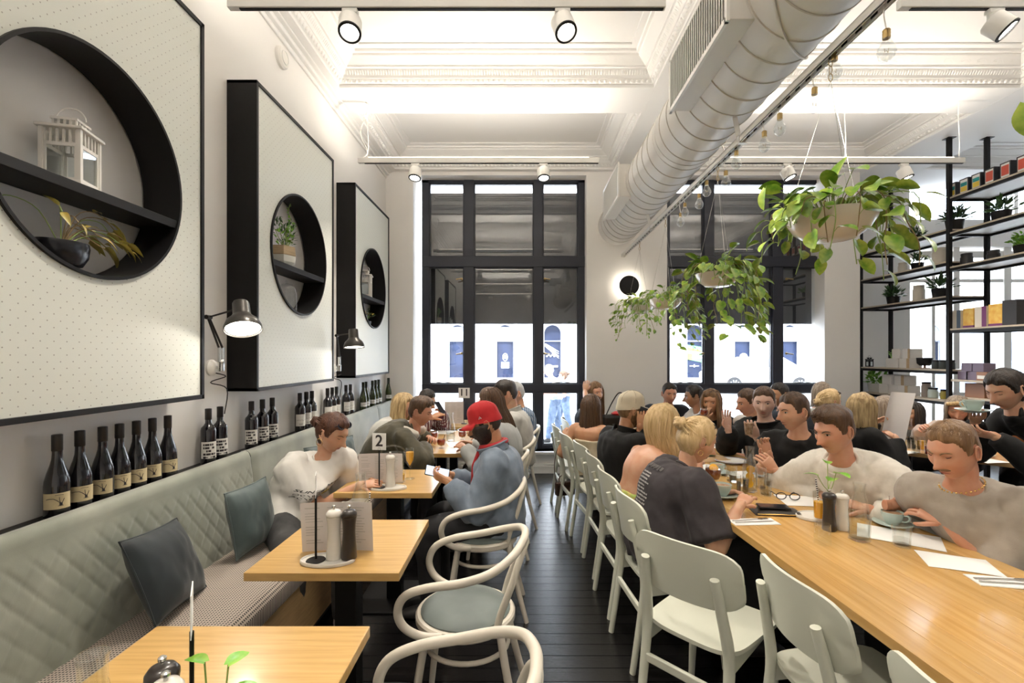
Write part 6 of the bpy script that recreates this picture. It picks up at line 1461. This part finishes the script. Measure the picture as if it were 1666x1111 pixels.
# ---------------------------------------------------------------- shared table and waitress
person('dark-haired person in black glimpsed behind the black jacket', (2.84, 5.18), (1268, 643, 5.1), 190, 190, 5, 0, 'm', 1.03, 'tan', ('short', 'dark'), dict(mat=c_navy, sleeve='long', inf=.02), None, coarse=True)
p22 = person('blonde woman with a headband and low bun in navy beyond the cream sweatshirt', (2.70, 4.62), (1350, 655, 4.55), 20, 5, 8, 0, 'f', 1.0, 'fair', ('bun', 'blonde'), dict(mat=c_navy, sleeve='long', inf=.02), None, coarse=True, bun=(-.115, 0, -.01)); shades(p22, (.045, .105), -1.2)
person('grey-haired person in the background beyond the blonde bun', (2.95, 5.35), (1337, 641, 5.25), 60, 60, 5, 0, 'f', 1.02, 'fair', ('long', 'ash'), dict(mat=c_lgrey, sleeve='long', inf=.02), None, coarse=True, hl=.1)
p24 = person('woman with shoulder-length blonde hair in black reading a menu', (2.80, 4.02), (1402, 665, 4.02), 12, 16, 8, 0, 'f', 1.03, 'fair', ('long', 'dirtyblonde'), dict(mat=c_black, sleeve='long', inf=.018, fold=.006), None, lh=at(1436, 681, 4.12), rh=at(1447, 706, 3.86), hl=.13, wave=.6, hspread=125, curl=(.8, .8), pole=(1, .5, -.2))
person('woman with long ash-grey hair seen from behind at the shared table', (3.56, 5.16), (1440, 664, 4.95), 50, 40, 5, 0, 'f', 1.02, 'fair', ('long', 'ash'), dict(mat=c_white, sleeve='long', inf=.02), None, hl=.34, wave=.15, coarse=True)
person('smiling woman with long dark hair at the shared table', (3.98, 5.0), (1484, 674, 4.88), 195, 200, 2, 0, 'f', 1.02, 'tan', ('long', 'dark'), dict(mat=cloth('dark_knit', (.05, .045, .04)), sleeve='long', inf=.022), None, hl=.34, wave=.6, coarse=True, hspread=128)
p27 = person('woman with braided blonde hair looking down at the shared table', (4.18, 4.58), (1558, 667, 4.45), 205, 228, 18, 0, 'f', 1.03, 'pink', ('long', 'ash'), dict(mat=cloth('blush_knit', (.56, .45, .40)), sleeve='long', inf=.022), None, rh=at(1502, 693, 4.4), lh=at(1530, 705, 4.2), hl=.12, wave=.3, hspread=120, eyes='down', curl=(.9, .9), coarse=True)
br = MB(); Mb = p27['Mh']
for k in range(9):
    a = -.9+k*.22; br.ball(Mb @ V((.075*math.cos(a*.6), .085*math.sin(a), .098-.02*abs(a))), .018, 8, 6)
o = obj('hair_braid', br, HM['blonde'], p27['root'], ang=80, org=p27['base']); o['kind'] = 'stuff'
person('person in a rust leather jacket beside the waitress', (4.43, 4.15), V((4.36, 4.06, 1.20)), 226, 226, 10, 0, 'f', 1.0, 'fair', ('long', 'brown'), dict(mat=c_orange, sleeve='long', inf=.03, name='leather_jacket', fold=.01), None, rh=st(.80, .60, .80), lh=st(1.02, .50, .80), hl=.2, curl=(.9, .9))
p28 = person('waitress in a black turtleneck standing and serving a cup of coffee', (3.36, 2.92, .90), (1636, 635, 2.95), 172, 186, 22, 0, 'f', 1.04, 'fair', ('updo', 'dark'), dict(mat=c_black, sleeve='long', inf=.018, hem=-.16, neck=1.03, fold=.005, name='turtleneck', ribr=.012), c_black, rh=at(1588, 680, 3.02), lh=at(1600, 706, 2.78), legs=(.05, -.05), rn=(0, .2, 1), ln=(-.3, .5, .8), eyes='down', curl=(.6, .6), pole=(1, .3, .2))
obj('earring', MB().ball(p28['Mh'] @ V((-.005, .083, -.03)), .004, 8, 6), m_paper, p28['root'], org=p28['base'])
# passer-by on the pavement
pp = person('grey-haired passer-by in a blue shirt and jeans outside the left window', (.72, 10.0, .66, -.25), at(893, 603, 10.0), 184, 184, 4, 0, 'm', 1.0, 'fair', ('short', 'grey'), dict(mat=cloth('blue_grey_shirt', (.30, .36, .45)), sleeve='short', inf=.026), c_jean, legs=(.16, -.16), coarse=True)
pq = person('second passer-by in a pale shirt walking behind the first', (.98, 10.8, .66, -.25), at(916, 612, 10.8), 184, 184, 4, 0, 'f', .98, 'fair', ('bun', 'brown'), dict(mat=cloth('pale_blue', (.5, .56, .62)), sleeve='short', inf=.02), c_jean, legs=(-.16, .16), coarse=True)
# ================================================================ things on the tables
m_water = glassmat('water', (.965, .98, .975), 1.33); m_oj = mat('orange_juice', (.85, .42, .02), .2, coat=.5); m_tom = mat('red_cocktail', (.33, .035, .012), .12, coat=.6); m_amber = mat('amber_cocktail', (.22, .045, .015), .1, coat=.6)
m_aqua = mat('aqua_stoneware', (.50, .60, .56), .3, coat=.3); m_coffee = mat('coffee_foam', (.52, .36, .23), .6, col2=(.30, .16, .08), vs_=40); m_marble = mat('white_marble', (.74, .71, .66), .3, var=.12, vs_=6)
m_mw = mat('white_lacquer_mill', (.76, .72, .65), .25, coat=.4); m_mb = mat('black_wood_mill', (.022, .015, .012), .3, coat=.4)
def mill(p, m, label, h=.205):
    t = thing('pepper_mill', label, 'mill', p); k = h/.205
    obj('mill_body', MB().lathe([(r, z*k) for r, z in [(.028, 0), (.0295, .004), (.0285, .03), (.025, .075), (.0235, .105), (.0245, .135), (.0275, .156), (.0285, .160), (.0285, .163)]], n=28), m, t)
    obj('mill_head', MB().lathe([(r, z*k) for r, z in [(.0275, .164), (.0295, .167), (.029, .176), (.022, .186), (.01, .190), (.001, .190)]], n=28), m, t)
    obj('mill_knob', MB().lathe([(r, z*k) for r, z in [(.004, .189), (.004, .195), (.0075, .199), (.0075, .204), (.004, .207), (.001, .207)]], n=16), m_steel, t)
def tray(p, rx, ry, label, rz=0):
    t = thing('marble_tray', label, 'tray', p, rz)
    obj('tray_plate', MB().prism([(rx*math.cos(a), ry*math.sin(a)) for a in [i*2*PI/40 for i in range(40)]], 0, .009), m_marble, t, bevel=.002)
    obj('tray_rim', MB().tube([((rx-.004)*math.cos(a), (ry-.004)*math.sin(a), .010) for a in [i*2*PI/40 for i in range(40)]], .004, 6, closed=True), m_marble, t)
def carafe(p, label, h=.245, fill=.55, fruit=False):
    t = thing('water_carafe', label, 'carafe', p); k = h/.245
    pr_ = [(.036, .002), (.042, .006), (.043, .09), (.041, .125), (.034, .155), (.0255, .185), (.0225, .205), (.0225, .228), (.026, .243)]
    obj('carafe_glass', MB().lathe([(r, z*k) for r, z in [(.001, 0)]+pr_+[(.024, .245), (.0195, .226), (.0195, .205), (.039, .10), (.039, .012), (.001, .010)]], n=28, cap=False), m_dglass, t)
    zf = .012+fill*.15; obj('water', MB().lathe([(.001, .0115*k), (.038, .0125*k), (.038, .08*k), (min(.038, .038-(zf-.1)*.25 if zf > .1 else .038), zf*k), (.001, zf*k)], n=24, cap=False), m_water, t)
    if fruit:
        for i in range(3): obj('orange_slice', MB().lathe([(.024, -.002), (.024, .002)], c=(.004*i-.004, 0, (.045+i*.038)*k), n=18, M=Matrix.Rotation(1.3+.2*i, 4, 'X')), m_oj, t)
    return t
def tumbler(p, label, r=.036, h=.088, fill=.5, m=None, rim=None, flip=False, cat='glass'):
    t = thing('tumbler', label, cat, p); m = m or m_water; z0 = .008
    pr_ = [(.001, 0), (r*.86, 0), (r*.9, .004), (r, h), (r-.002, h+.001), (r*.88-.001, z0), (.001, z0)]
    if flip: pr_ = [(q, h-z) for q, z in pr_]
    obj('tumbler_glass', MB().lathe(pr_, n=26, cap=False), m_dglass, t)
    if fill and not flip: obj('drink', MB().lathe([(.001, z0+.0005), (r*.87-.0015, z0+.0005), (lerp(r*.87, r-.003, fill), z0+(h-z0)*fill), (.001, z0+(h-z0)*fill)], n=24, cap=False), m, t)
    return t
def roundglass(p, label, m, garnish=False, s=1.0):
    t = thing('cocktail_glass', label, 'drink', p); k = s
    obj('bowl_glass', MB().lathe([(r*k, z*k) for r, z in [(.001, 0), (.024, 0), (.026, .004), (.012, .009), (.012, .014), (.034, .030), (.042, .055), (.041, .08), (.035, .102), (.034, .103), (.039, .08), (.040, .055), (.032, .032), (.001, .018)]], n=26, cap=False), m_dglass, t)
    obj('drink', MB().lathe([(r*k, z*k) for r, z in [(.001, .019), (.031, .033), (.039, .055), (.0385, .078), (.0375, .084), (.001, .084)]], n=24, cap=False), m, t)
    if garnish: obj('orange_wedge', MB().lathe([(.024*k, -.003), (.024*k, .003)], c=(.005, 0, .088*k), n=16, M=Matrix.Rotation(.9, 4, 'X')), m_oj, t)
    else: obj('straw', MB().tube([(.005, 0, .03*k), (.03, .01, .125*k)], .003, 6), m_black, t)
    return t
def flute(p, label):
    t = thing('champagne_flute', label, 'glass', p)
    obj('flute_glass', MB().lathe([(.001, 0), (.032, 0), (.033, .003), (.006, .007), (.0045, .012), (.0045, .075), (.010, .085), (.024, .12), (.0275, .155), (.026, .20), (.0245, .20), (.0260, .155), (.0225, .122), (.001, .085)], n=24, cap=False), m_glass, t)
    obj('juice', MB().lathe([(.001, .086), (.022, .122), (.0255, .155), (.0253, .175), (.001, .175)], n=22, cap=False), m_oj, t)
def cup(p, label, s=1.0, m=None, yaw=0, saucer=True, z=0):
    m = m or m_aqua
    if saucer:
        t0 = thing('saucer', 'saucer under the '+label, 'saucer', p); obj('saucer_dish', MB().lathe([(r*s, zz*s) for r, zz in [(.001, 0), (.04, 0), (.045, .004), (.078, .014), (.079, .017), (.076, .0175), (.045, .008), (.001, .006)]], n=36, cap=False), m, t0); obj('saucer_well', MB().tube([(.032*s*math.cos(a), .032*s*math.sin(a), .0075*s) for a in [i*2*PI/24 for i in range(24)]], .0015, 5, closed=True), m, t0); p = V(p)+V((0, 0, .0072*s))
    t = thing('coffee_cup', label, 'cup', p, yaw)
    obj('cup_bowl', MB().lathe([(r*s, zz*s) for r, zz in [(.001, 0), (.022, 0), (.024, .004), (.034, .018), (.043, .04), (.0455, .058), (.044, .059), (.041, .04), (.032, .02), (.001, .01)]], n=30, cap=False), m, t)
    obj('coffee', MB().lathe([(.0425*s, .050*s), (.03*s, .053*s), (.001, .054*s)], n=24, cap=False), m_coffee, t)
    obj('cup_handle', MB().tube(catmull([(.041*s, 0, .048*s), (.060*s, 0, .050*s), (.064*s, 0, .035*s), (.052*s, 0, .022*s), (.036*s, 0, .022*s)], 4), .0042*s, 7), m, t)
    return t
def sheet(p, w, h, rz, label, m=None, lines=8, cat='paper', nm='paper_sheet', board=None):
    t = thing(nm, label, cat, p, rz)
    obj('page', MB().slab(lambda u, v: V(((u-.5)*w, (v-.5)*h, .0012+.0015*math.sin(u*3+v*2))), 8, 6, (0, 0, -.0008)), m or m_paper, t)
    return t
m_prt = mat('menu_text', (.50, .48, .46), .8)
def menu_stand(p, w, h, rz, tilt, label, both=True):
    t = thing('menu', label, 'menu', p, rz)
    pg = obj('page', MB().slab(lambda u, v: V(((u-.5)*w, .015*math.sin(u*3.1)-tilt*v*h, v*h)), 10, 6, (0, .0008, 0)), mat('menu_card', (.74, .70, .69), .6), t)
    pr_ = MB(); rr = random.Random(int(w*1e4)+int(p[0]*100))
    for c in range(3):
        x0 = -w*.44+c*w*.30
        for k in range(14):
            if rr.random() < .15: continue
            v = .88-k*.055; L = rr.uniform(.5, 1)*w*.24; u = (x0+L/2)/w+.5; yy = .015*math.sin(u*3.1)-tilt*v*h-.0012
            pr_.add([(x0, .015*math.sin((x0/w+.5)*3.1)-tilt*v*h-.0012, v*h), (x0+L, .015*math.sin(((x0+L)/w+.5)*3.1)-tilt*v*h-.0012, v*h), (x0+L, .015*math.sin(((x0+L)/w+.5)*3.1)-tilt*v*h-.0012, v*h+.0028), (x0, .015*math.sin((x0/w+.5)*3.1)-tilt*v*h-.0012, v*h+.0028)], [(0, 1, 2, 3)])
    o = obj('menu_text', pr_, m_prt, pg, smooth=False); o['kind'] = 'stuff'; return t
def number_stand(p, num, rz, label, h=.27, ch=.085, cw=.075):
    t = thing('table_number', label, 'table number', p, rz)
    obj('stand_base', MB().lathe([(.034, 0), (.036, .002), (.034, .005), (.006, .008)], n=28), m_black, t); obj('stand_rod', MB().tube([(0, 0, .006), (0, 0, h)], .0042, 8), m_black, t)
    obj('clip_loop', MB().tube([(.007*math.cos(a), 0, h+.006+.008*math.sin(a)) for a in [i*2*PI/12 for i in range(12)]], .0015, 5, closed=True), m_steel, t)
    cd_ = obj('number_card', MB().box((-cw/2, -.001, h), (cw/2, .001, h+ch)), m_paper, t, rot=(0, .0, 0))
    for sgn, rot in (((-1, 0), (1, PI)) if num else ()):
        tx = text_mesh(num, ch*.95, .0018); tx.xf(Matrix.Translation((0, sgn*.0016, h+ch*.52)) @ Matrix.Rotation(rot, 4, 'Z') @ Matrix.Rotation(PI/2, 4, 'X')); obj('number_print', tx, m_ink, cd_, smooth=False)
    return t
def cutlery(p, rz, label):
    t = thing('napkin', 'folded paper napkin under the '+label, 'napkin', p, rz); obj('folded_paper', MB().box((-.11, -.045, 0), (.11, .045, .002)), m_paper, t, bevel=.0008); obj('fold_layer', MB().box((-.108, -.043, .002), (.108, .040, .0035)), m_paper, t, bevel=.0008)
    q = V(p)+V((0, 0, .0045)); k = thing('knife', 'steel knife, '+label, 'knife', q, rz+.05); obj('handle', MB().tube([(-.10, -.015, .002), (-.01, -.015, .002)], .0035, 8, ell=[(1.2, .6)]*2), m_steel, k); obj('blade', MB().prism([(-.01, -.019), (.08, -.019), (.10, -.012), (.08, -.010), (-.01, -.0115)], .001, .0025), m_steel, k)
    fk = thing('fork', 'steel fork, '+label, 'fork', q, rz+.12); obj('handle', MB().tube([(-.10, .015, .002), (.03, .015, .003)], [.0035, .0025], 8, ell=[(1.2, .6)]*2), m_steel, fk); obj('fork_neck', MB().prism([(.03, .012), (.045, .005), (.055, .005), (.055, .025), (.045, .025), (.03, .018)], .001, .003), m_steel, fk)
    for i in range(4): obj('tine', MB().box((.054, .0055+i*.0055, .001), (.088, .0085+i*.0055, .003)), m_steel, fk, smooth=False)
def phone(p, rot, label, screen=True):
    t = thing('phone', label, 'phone', p); t.rotation_euler = rot
    obj('phone_case', MB().box((-.036, -.074, -.004), (.036, .074, .004)), m_black, t, bevel=.003); obj('phone_screen', MB().box((-.033, -.070, .0041), (.033, .070, .0046)), emit('phone_screen', (.6, .75, 1), .8) if screen else mat('phone_glass', (.02, .02, .025), .1), t, smooth=False); obj('camera_bump', MB().box((-.030, .044, -.006), (-.006, .068, -.004)), m_black, t, bevel=.002)
    return t
def sprig(p, label, s=1.0, n=3, seed=1):
    t = thing('sprig_vase', label, 'plant', p); rr = random.Random(seed)
    obj('vase_glass', MB().lathe([(.001, 0), (.026*s, 0), (.028*s, .004), (.028*s, .06*s), (.014*s, .085*s), (.013*s, .11*s), (.015*s, .113*s), (.0115*s, .11*s), (.012*s, .085*s), (.025*s, .058*s), (.001, .006)], n=22, cap=False), m_dglass, t)
    for k in range(n):
        a = k*2.2+rr.random(); r = .045*s; e = V((math.cos(a)*r, math.sin(a)*r, (.15+.028*k)*s))
        obj('stem', MB().tube(catmull([(0, 0, .01), (0, 0, .10*s), (e.x*.5, e.y*.5, .135*s), e], 3), .0018, 5), m_stem, t); putleaf(lf_b, e, (math.cos(a), math.sin(a), .25), t, s*rr.uniform(.95, 1.3), rr.uniform(-.4, .4))
def straw(p, d, label):
    t = thing('striped_straw', label, 'straw', p); d = V(d).normalized(); n = 16
    obj('straw_tube', MB().tube([(0, 0, 0), tuple(d*.17)], .0035, 8), m_paper, t)
    for i in range(n): obj('stripe', MB().tube([tuple(d*(.006+i*.0105)), tuple(d*(.006+i*.0105+.005))], .0037, 8), m_black, t)
Z = .7505
# nearest table
tray((-.685, .91, Z), .11, .075, 'marble tray at the bottom edge of the picture'); mill((-.695, .93, Z+.0095), m_mb, 'black pepper mill on the nearest table'); mill((-.655, .885, Z+.0095), m_mw, 'white salt mill on the nearest table')
number_stand((-.655, .955, Z), '', R(122), 'table number seen edge-on on the nearest table', .25); carafe((-.79, .885, Z), 'glass carafe at the bottom left corner', .25, .5); sprig((-.592, .93, Z), 'bright green sprig in a glass on the nearest table', .58, 8, 3)
# table with mills
q = on(530, 917, Z); tray((q.x, q.y+.02, Z), .105, .062, 'marble tray under the white and black mills'); mill((-.727, 1.868, Z+.0095), m_mw, 'white salt mill on the empty cafe table'); mill((-.668, 1.868, Z+.0095), m_mb, 'black pepper mill on the empty cafe table')
number_stand((-.788, 1.845, Z+.0095), '', R(111), 'table number on a rod, card edge-on, beside the mills', .25); menu_stand((-.745, 1.955, Z), .285, .205, .04, .12, 'menu sheet propped behind the mills')
carafe((-.747, 2.24, Z), 'half-full glass carafe behind the propped menu', .25, .45); straw((-.70, 2.20, Z), (.05, 0, 1), 'black and white striped straw beside the half-full carafe')
# table two
q = on(628, 797, Z); tray((q.x, q.y+.03, Z), .115, .062, 'marble tray on table two'); mill((q.x+.012, q.y+.05, Z+.0095), m_mw, 'white salt mill on table two'); number_stand((q.x-.045, q.y+.015, Z+.0095), '2', -.12, 'table number two card on a black rod', .225, .10, .085)
menu_stand((-.87, 2.99, Z), .27, .19, .04, .12, 'menu sheet propped behind the number two'); flute((-.716, 3.10, Z), 'champagne flute of orange juice on table two'); flute_p = (-.80, 3.2, Z)
tumbler((-.95, 3.2, Z), 'water tumbler behind the menu on table two', .036, .12, .6); tumbler((-.76, 3.04, Z), 'small amber glass beside the flute', .03, .07, .6, mat('amber_drink', (.6, .35, .05), .2))
t = thing('ice_bucket', 'clear acrylic ice bucket on table two', 'bucket', (-.86, 3.25, Z)); obj('bucket_wall', MB().lathe([(.001, 0), (.06, 0), (.062, .004), (.082, .13), (.084, .134), (.079, .132), (.059, .008), (.001, .006)], n=32, cap=False), m_dglass, t); obj('bucket_handle', MB().tube(catmull([(-.08, 0, .12), (-.07, -.02, .17), (0, -.035, .195), (.07, -.02, .17), (.08, 0, .12)], 5), .005, 6), m_dglass, t)
W2 = p2['arms']; hp = (W2[0][3]+W2[1][3])*.5+V((-.075, 0, .035)); phone(hp, (R(20), R(-38), R(90)), 'phone held by the man in the red cap')
# red drinks
for px, py, l in ((718, 729, 'red cocktail nearest the olive sleeve'), (706, 717, 'red cocktail behind the olive sleeve'), (752, 715, 'red cocktail next to the red cap')): roundglass(on(px, py, Z), l, m_tom, s=.9)
carafe(on(733, 719, Z), 'glass carafe with mint among the red cocktails', .27, .4); sheet(on(748, 723, Z), .21, .28, .3, 'white menu sheet beside the red cocktails'); sheet(on(722, 703, Z), .2, .25, -.2, 'white paper in front of the plaid man')
number_stand((-.66, 5.6, Z), '11', .05, 'table number eleven card by the left window', .30, .12, .13); menu_stand((-.78, 5.62, Z), .22, .26, .1, .1, 'menu standing beside number eleven'); phone(at(716, 663, 4.86), (R(50), 0, R(60)), 'phone in the hand of the plaid man', False)
# long table, near to far
cutlery(on(1640, 948, Z), -.2, 'at the right picture edge'); sheet(on(1558, 916, Z), .225, .165, -.42, 'blank white sheet alone on the long table'); sheet(on(1462, 873, Z), .30, .20, -.62, 'white sheet under the coffee of the man in grey')
cup(V(on(1452, 856, Z))+V((0, 0, .003)), 'aqua cup of coffee in front of the man in grey', 1.0, yaw=-.9); tumbler(on(1467, 888, Z), 'short water glass in front of the man in grey', .036, .085, .3); tumbler(on(1338, 884, Z), 'upturned empty tumbler beside the black mill', .034, .085, 0, flip=True)
q = on(1455, 838, .80); t = thing('teaspoon', 'steel teaspoon standing in the coffee', 'spoon', V(on(1448, 852, Z))+V((0, 0, .045))); obj('spoon_handle', MB().tube([(0, 0, 0), (.004, .01, .085)], .0022, 6), m_steel, t); obj('spoon_bowl', MB().ball((0, 0, -.006), (.008, .003, .012), 10, 6), m_steel, t)
carafe(on(1398, 879, Z), 'empty glass carafe beside the white mill on the long table', .25, .02); q = on(1328, 842, Z); tray((q.x, q.y, Z), .095, .075, 'round marble tray on the long table')
mill(on(1349, 862, Z), m_mb, 'black pepper mill on the long table', .185); mill(on(1370, 861, Z), m_mw, 'white salt mill on the long table', .178); q = on(1334, 846, Z+.01); tumbler((q.x, q.y, Z+.0145), 'glass of orange juice on the marble tray', .03, .13, .62, m_oj); q = on(1352, 838, Z); sprig((q.x, q.y+.02, Z), 'pothos sprig in a glass vase among the mills', 1.05, 4, 6); qj = on(1334, 846, Z+.01); straw((qj.x+.004, qj.y+.006, Z+.035), (-.09, .05, 1), 'striped straw in the orange juice')
cutlery(on(1226, 849, Z), .05, 'beside the black pouch')
q = on(1262, 833, Z); t = thing('zip_pouch', 'black leather zip pouch on the long table', 'pouch', (q.x, q.y, Z), -.12)
obj('pouch_body', MB().slab(lambda u, v: V(((u-.5)*.235, (v-.5)*.135, .018*math.sin(PI*min(1, max(0, u)))**.4*math.sin(PI*v)**.4+.003)), 14, 10, (0, 0, -.003)), mat('black_leather', (.025, .02, .016), .4, bump=.2, bs=160), t); obj('pouch_zip', MB().tube([(-.11, -.064, .006), (0, -.068, .010), (.11, -.064, .006)], .003, 6), m_gold, t)
phone((q.x-.01, q.y+.005, Z+.027), (0, 0, R(80)), 'black phone lying on the zip pouch', False)
sheet(on(1310, 815, Z), .26, .20, -.15, 'white menu sheet under the folded spectacles')
q = on(1282, 815, Z); t = thing('spectacles', 'dark-framed spectacles lying on the white menu sheet', 'glasses', (q.x, q.y, Z+.006), -.2); sg = MB()
for sd in (-1, 1): sg.tube([(sd*.034+.025*math.cos(a), .0, .02+.018*math.sin(a)) for a in [i*2*PI/16 for i in range(16)]], .0025, 6, closed=True)
obj('spectacle_rims', sg.tube([(-.01, 0, .026), (.01, 0, .026)], .002, 6), m_black, t)
for sd in (-1, 1): obj('temple_arm', MB().tube([(sd*.06, 0, .026), (sd*.058, .09, .02), (sd*.055, .12, .004)], .002, 6), m_black, t)
cup(on(1297, 792, Z), 'aqua cup of coffee in front of the black printed tee', 1.0, yaw=2.2); tumbler(on(1246, 806, Z), 'empty tumbler held by the woman in the dark tee', .034, .09, .1); tumbler(on(1238, 795, Z), 'tall empty glass behind the held tumbler', .032, .13, .05)
carafe(on(1220, 800, Z), 'glass carafe with orange slices on the long table', .265, .75, True); roundglass(on(1160, 788, Z), 'amber cocktail with an orange wedge', m_amber, True, 1.15)
for px, py, l in ((1196, 800, 'clear tumbler in front of the amber cocktail'), (1190, 783, 'clear tumbler behind the amber cocktail'), (1208, 806, 'tumbler with melting ice by the orange carafe'), (1092, 735, 'water tumbler beside the blonde woman'), (1104, 738, 'second water tumbler beside the blonde woman'), (1252, 790, 'low tumbler beyond the orange carafe')): tumbler(on(px, py, Z), l, .034, .10, .55)
cup(on(1175, 808, Z), 'aqua cup behind the dark sleeve', 1.1, yaw=1.0); cup(on(1167, 770, Z), 'aqua cup beside the white plate', 1.0, yaw=.3)
def plate(p, r, label, m):
    t = thing('dinner_plate', label, 'plate', p); obj('plate_dish', MB().lathe([(.001, 0), (r*.6, 0), (r*.65, .004), (r, .016), (r+.001, .018), (r*.98, .0185), (r*.64, .008), (.001, .006)], n=40, cap=False), m, t); obj('plate_ring', MB().tube([(r*.93*math.cos(a), r*.93*math.sin(a), .0175) for a in [i*2*PI/36 for i in range(36)]], .0022, 5, closed=True), mat('blue_rim', (.05, .09, .25), .3), t)
plate(on(1257, 775, Z), .125, 'white plate with a blue rim in front of the black tee', mat('white_china', (.74, .73, .70), .25)); plate(on(1190, 752, Z), .12, 'white plate further along the long table', MATS['white_china'])
sheet(on(1140, 762, Z), .28, .2, .3, 'white menu near the blonde bun'); sheet(on(1180, 728, Z), .22, .3, .6, 'white menu beyond the paper bag'); sheet(on(1205, 772, Z), .24, .18, .2, 'white menu under the plates'); sheet(on(1295, 780, Z), .18, .12, .1, 'white napkin under the aqua cup')
q = on(1152, 747, Z); t = thing('paper_bag', 'flat brown paper bag with a green lid on the long table', 'paper bag', (q.x, q.y, Z), .2); obj('bag_body', MB().slab(lambda u, v: V(((u-.5)*.30, (v-.5)*.2, .03*math.sin(PI*u)**.5*math.sin(PI*v)**.5+.003+.006*noise.noise((u*6, v*6, 2)))), 14, 10, (0, 0, -.003)), mat('brown_paper', (.46, .31, .17), .8), t); obj('green_lid', MB().lathe([(.05, .035), (.05, .045), (.04, .05), (.001, .052)], n=24), mat('green_plastic', (.02, .10, .05), .4), t)
# hand-held things
q = p16['arms'][1]; hq = q[3]+q[5]*.075; roundglass((hq.x-.03, hq.y-.03, hq.z-.055), 'red cocktail raised by the woman with highlights', m_tom, s=.85)
q = p18['arms'][0]; hq = q[3]+q[5]*.08; t = thing('coffee_glass', 'small latte glass held by the man in the black jacket', 'glass', (hq.x-.035, hq.y-.02, hq.z-.04)); obj('latte_glass', MB().lathe([(.001, 0), (.026, 0), (.034, .095), (.032, .095), (.024, .006), (.001, .006)], n=22, cap=False), m_dglass, t); obj('latte', MB().lathe([(.001, .007), (.0235, .007), (.031, .086), (.001, .088)], n=20, cap=False), m_coffee, t)
q = p11['arms'][1]; hq = q[3]+q[5]*.06; phone((hq.x+.012, hq.y+.02, hq.z+.012), (R(80), R(20), R(10)), 'black phone at the ear of the man in the beige cap', False)
q = p28['arms'][1]; hq = q[3]+q[5]*.09; cup((hq.x-.02, hq.y, hq.z+.022), 'aqua cup carried by the waitress', 1.15, yaw=3.0)
q = p24['arms']; a0 = q[0][3]+q[0][5]*.07; a1 = q[1][3]+q[1][5]*.07; mm = (a0+a1)/2; t = thing('menu', 'tall curved menu sheet held up by the blonde woman in black', 'menu', mm); ax = (a1-a0).normalized()
obj('page', MB().slab(lambda u, v: V((.03+.10*u+.10*(v-.25), .05*math.sin(u*2.6)-.16*(u-.5), (v-.25)*.36-.10*(1-v)**2)), 10, 8, (0, .001, 0)), mat('menu_card', (.74, .70, .69), .6), t)
# shared table
for px, py, l in ((1478, 722, 'glass carafe on the shared table'),): carafe(on(px, py+6, Z), l, .25, .5)
for px, py, l, f, m in ((1490, 738, 'water glass on the shared table', .5, None), (1500, 732, 'flute-like juice glass on the shared table', .7, m_oj), (1483, 730, 'clear glass on the shared table', .3, None), (1512, 740, 'dark tumbler on the shared table', .6, m_tom)): tumbler(on(px, py, Z), l, .034, .11, f, m)
cup(on(1598, 742, Z), 'aqua cup beside the rust jacket', 1.0, yaw=1); sheet(on(1470, 735, Z), .2, .14, .4, 'white menu on the shared table edge'); sheet(on(1610, 750, Z), .2, .14, .1, 'white menu beside the waitress')
# bags
hb = at(919, 794, 4.66); t = thing('handbag', 'small brown checked handbag hanging from a sage chair', 'handbag', (hb.x, hb.y, hb.z-.065), .3)
obj('bag_body', MB().box((-.095, -.035, 0), (.095, .035, .125)), checkmat('checked_canvas', (.075, .035, .02), (.03, .014, .01), 30), t, bevel=.012); obj('bag_flap', MB().slab(lambda u, v: V(((u-.5)*.19, -.037-.006*math.sin(PI*v), .127-.06*v-.012*(1-abs(2*u-1))*v)), 10, 5, (0, -.003, 0)), MATS['checked_canvas'], t); obj('clasp', MB().box((-.014, -.05, .048), (.014, -.044, .062)), m_gold, t, bevel=.002)
obj('top_handle', MB().tube(catmull([(-.06, 0, .125), (-.055, 0, .175), (0, 0, .2), (.055, 0, .175), (.06, 0, .125)], 5), .006, 7), mat('brown_leather', (.06, .028, .015), .4), t); obj('shoulder_strap', MB().tube(catmull([(-.09, 0, .12), (-.10, .02, .3), (-.04, .05, .455), (.06, .03, .3), (.09, 0, .12)], 6), .004, 6), MATS['brown_leather'], t)
hb = at(1003, 690, 5.1); t = thing('tote_bag', 'black bag with a red lining standing on the chair by the pier', 'bag', (hb.x, hb.y, .75), .2); obj('bag_body', MB().box((-.17, -.07, .0), (.17, .07, .17)), m_black, t, bevel=.03); obj('red_lining', MB().lathe([(.05, .165), (.06, .185), (.02, .205), (.001, .205)], n=16), c_redb, t); obj('bag_strap', MB().tube(catmull([(-.12, 0, .16), (-.04, .02, .3), (.04, .02, .4), (.12, 0, .36)], 5), .006, 6), m_black, t)
bpy.data.scenes.remove(TMP)
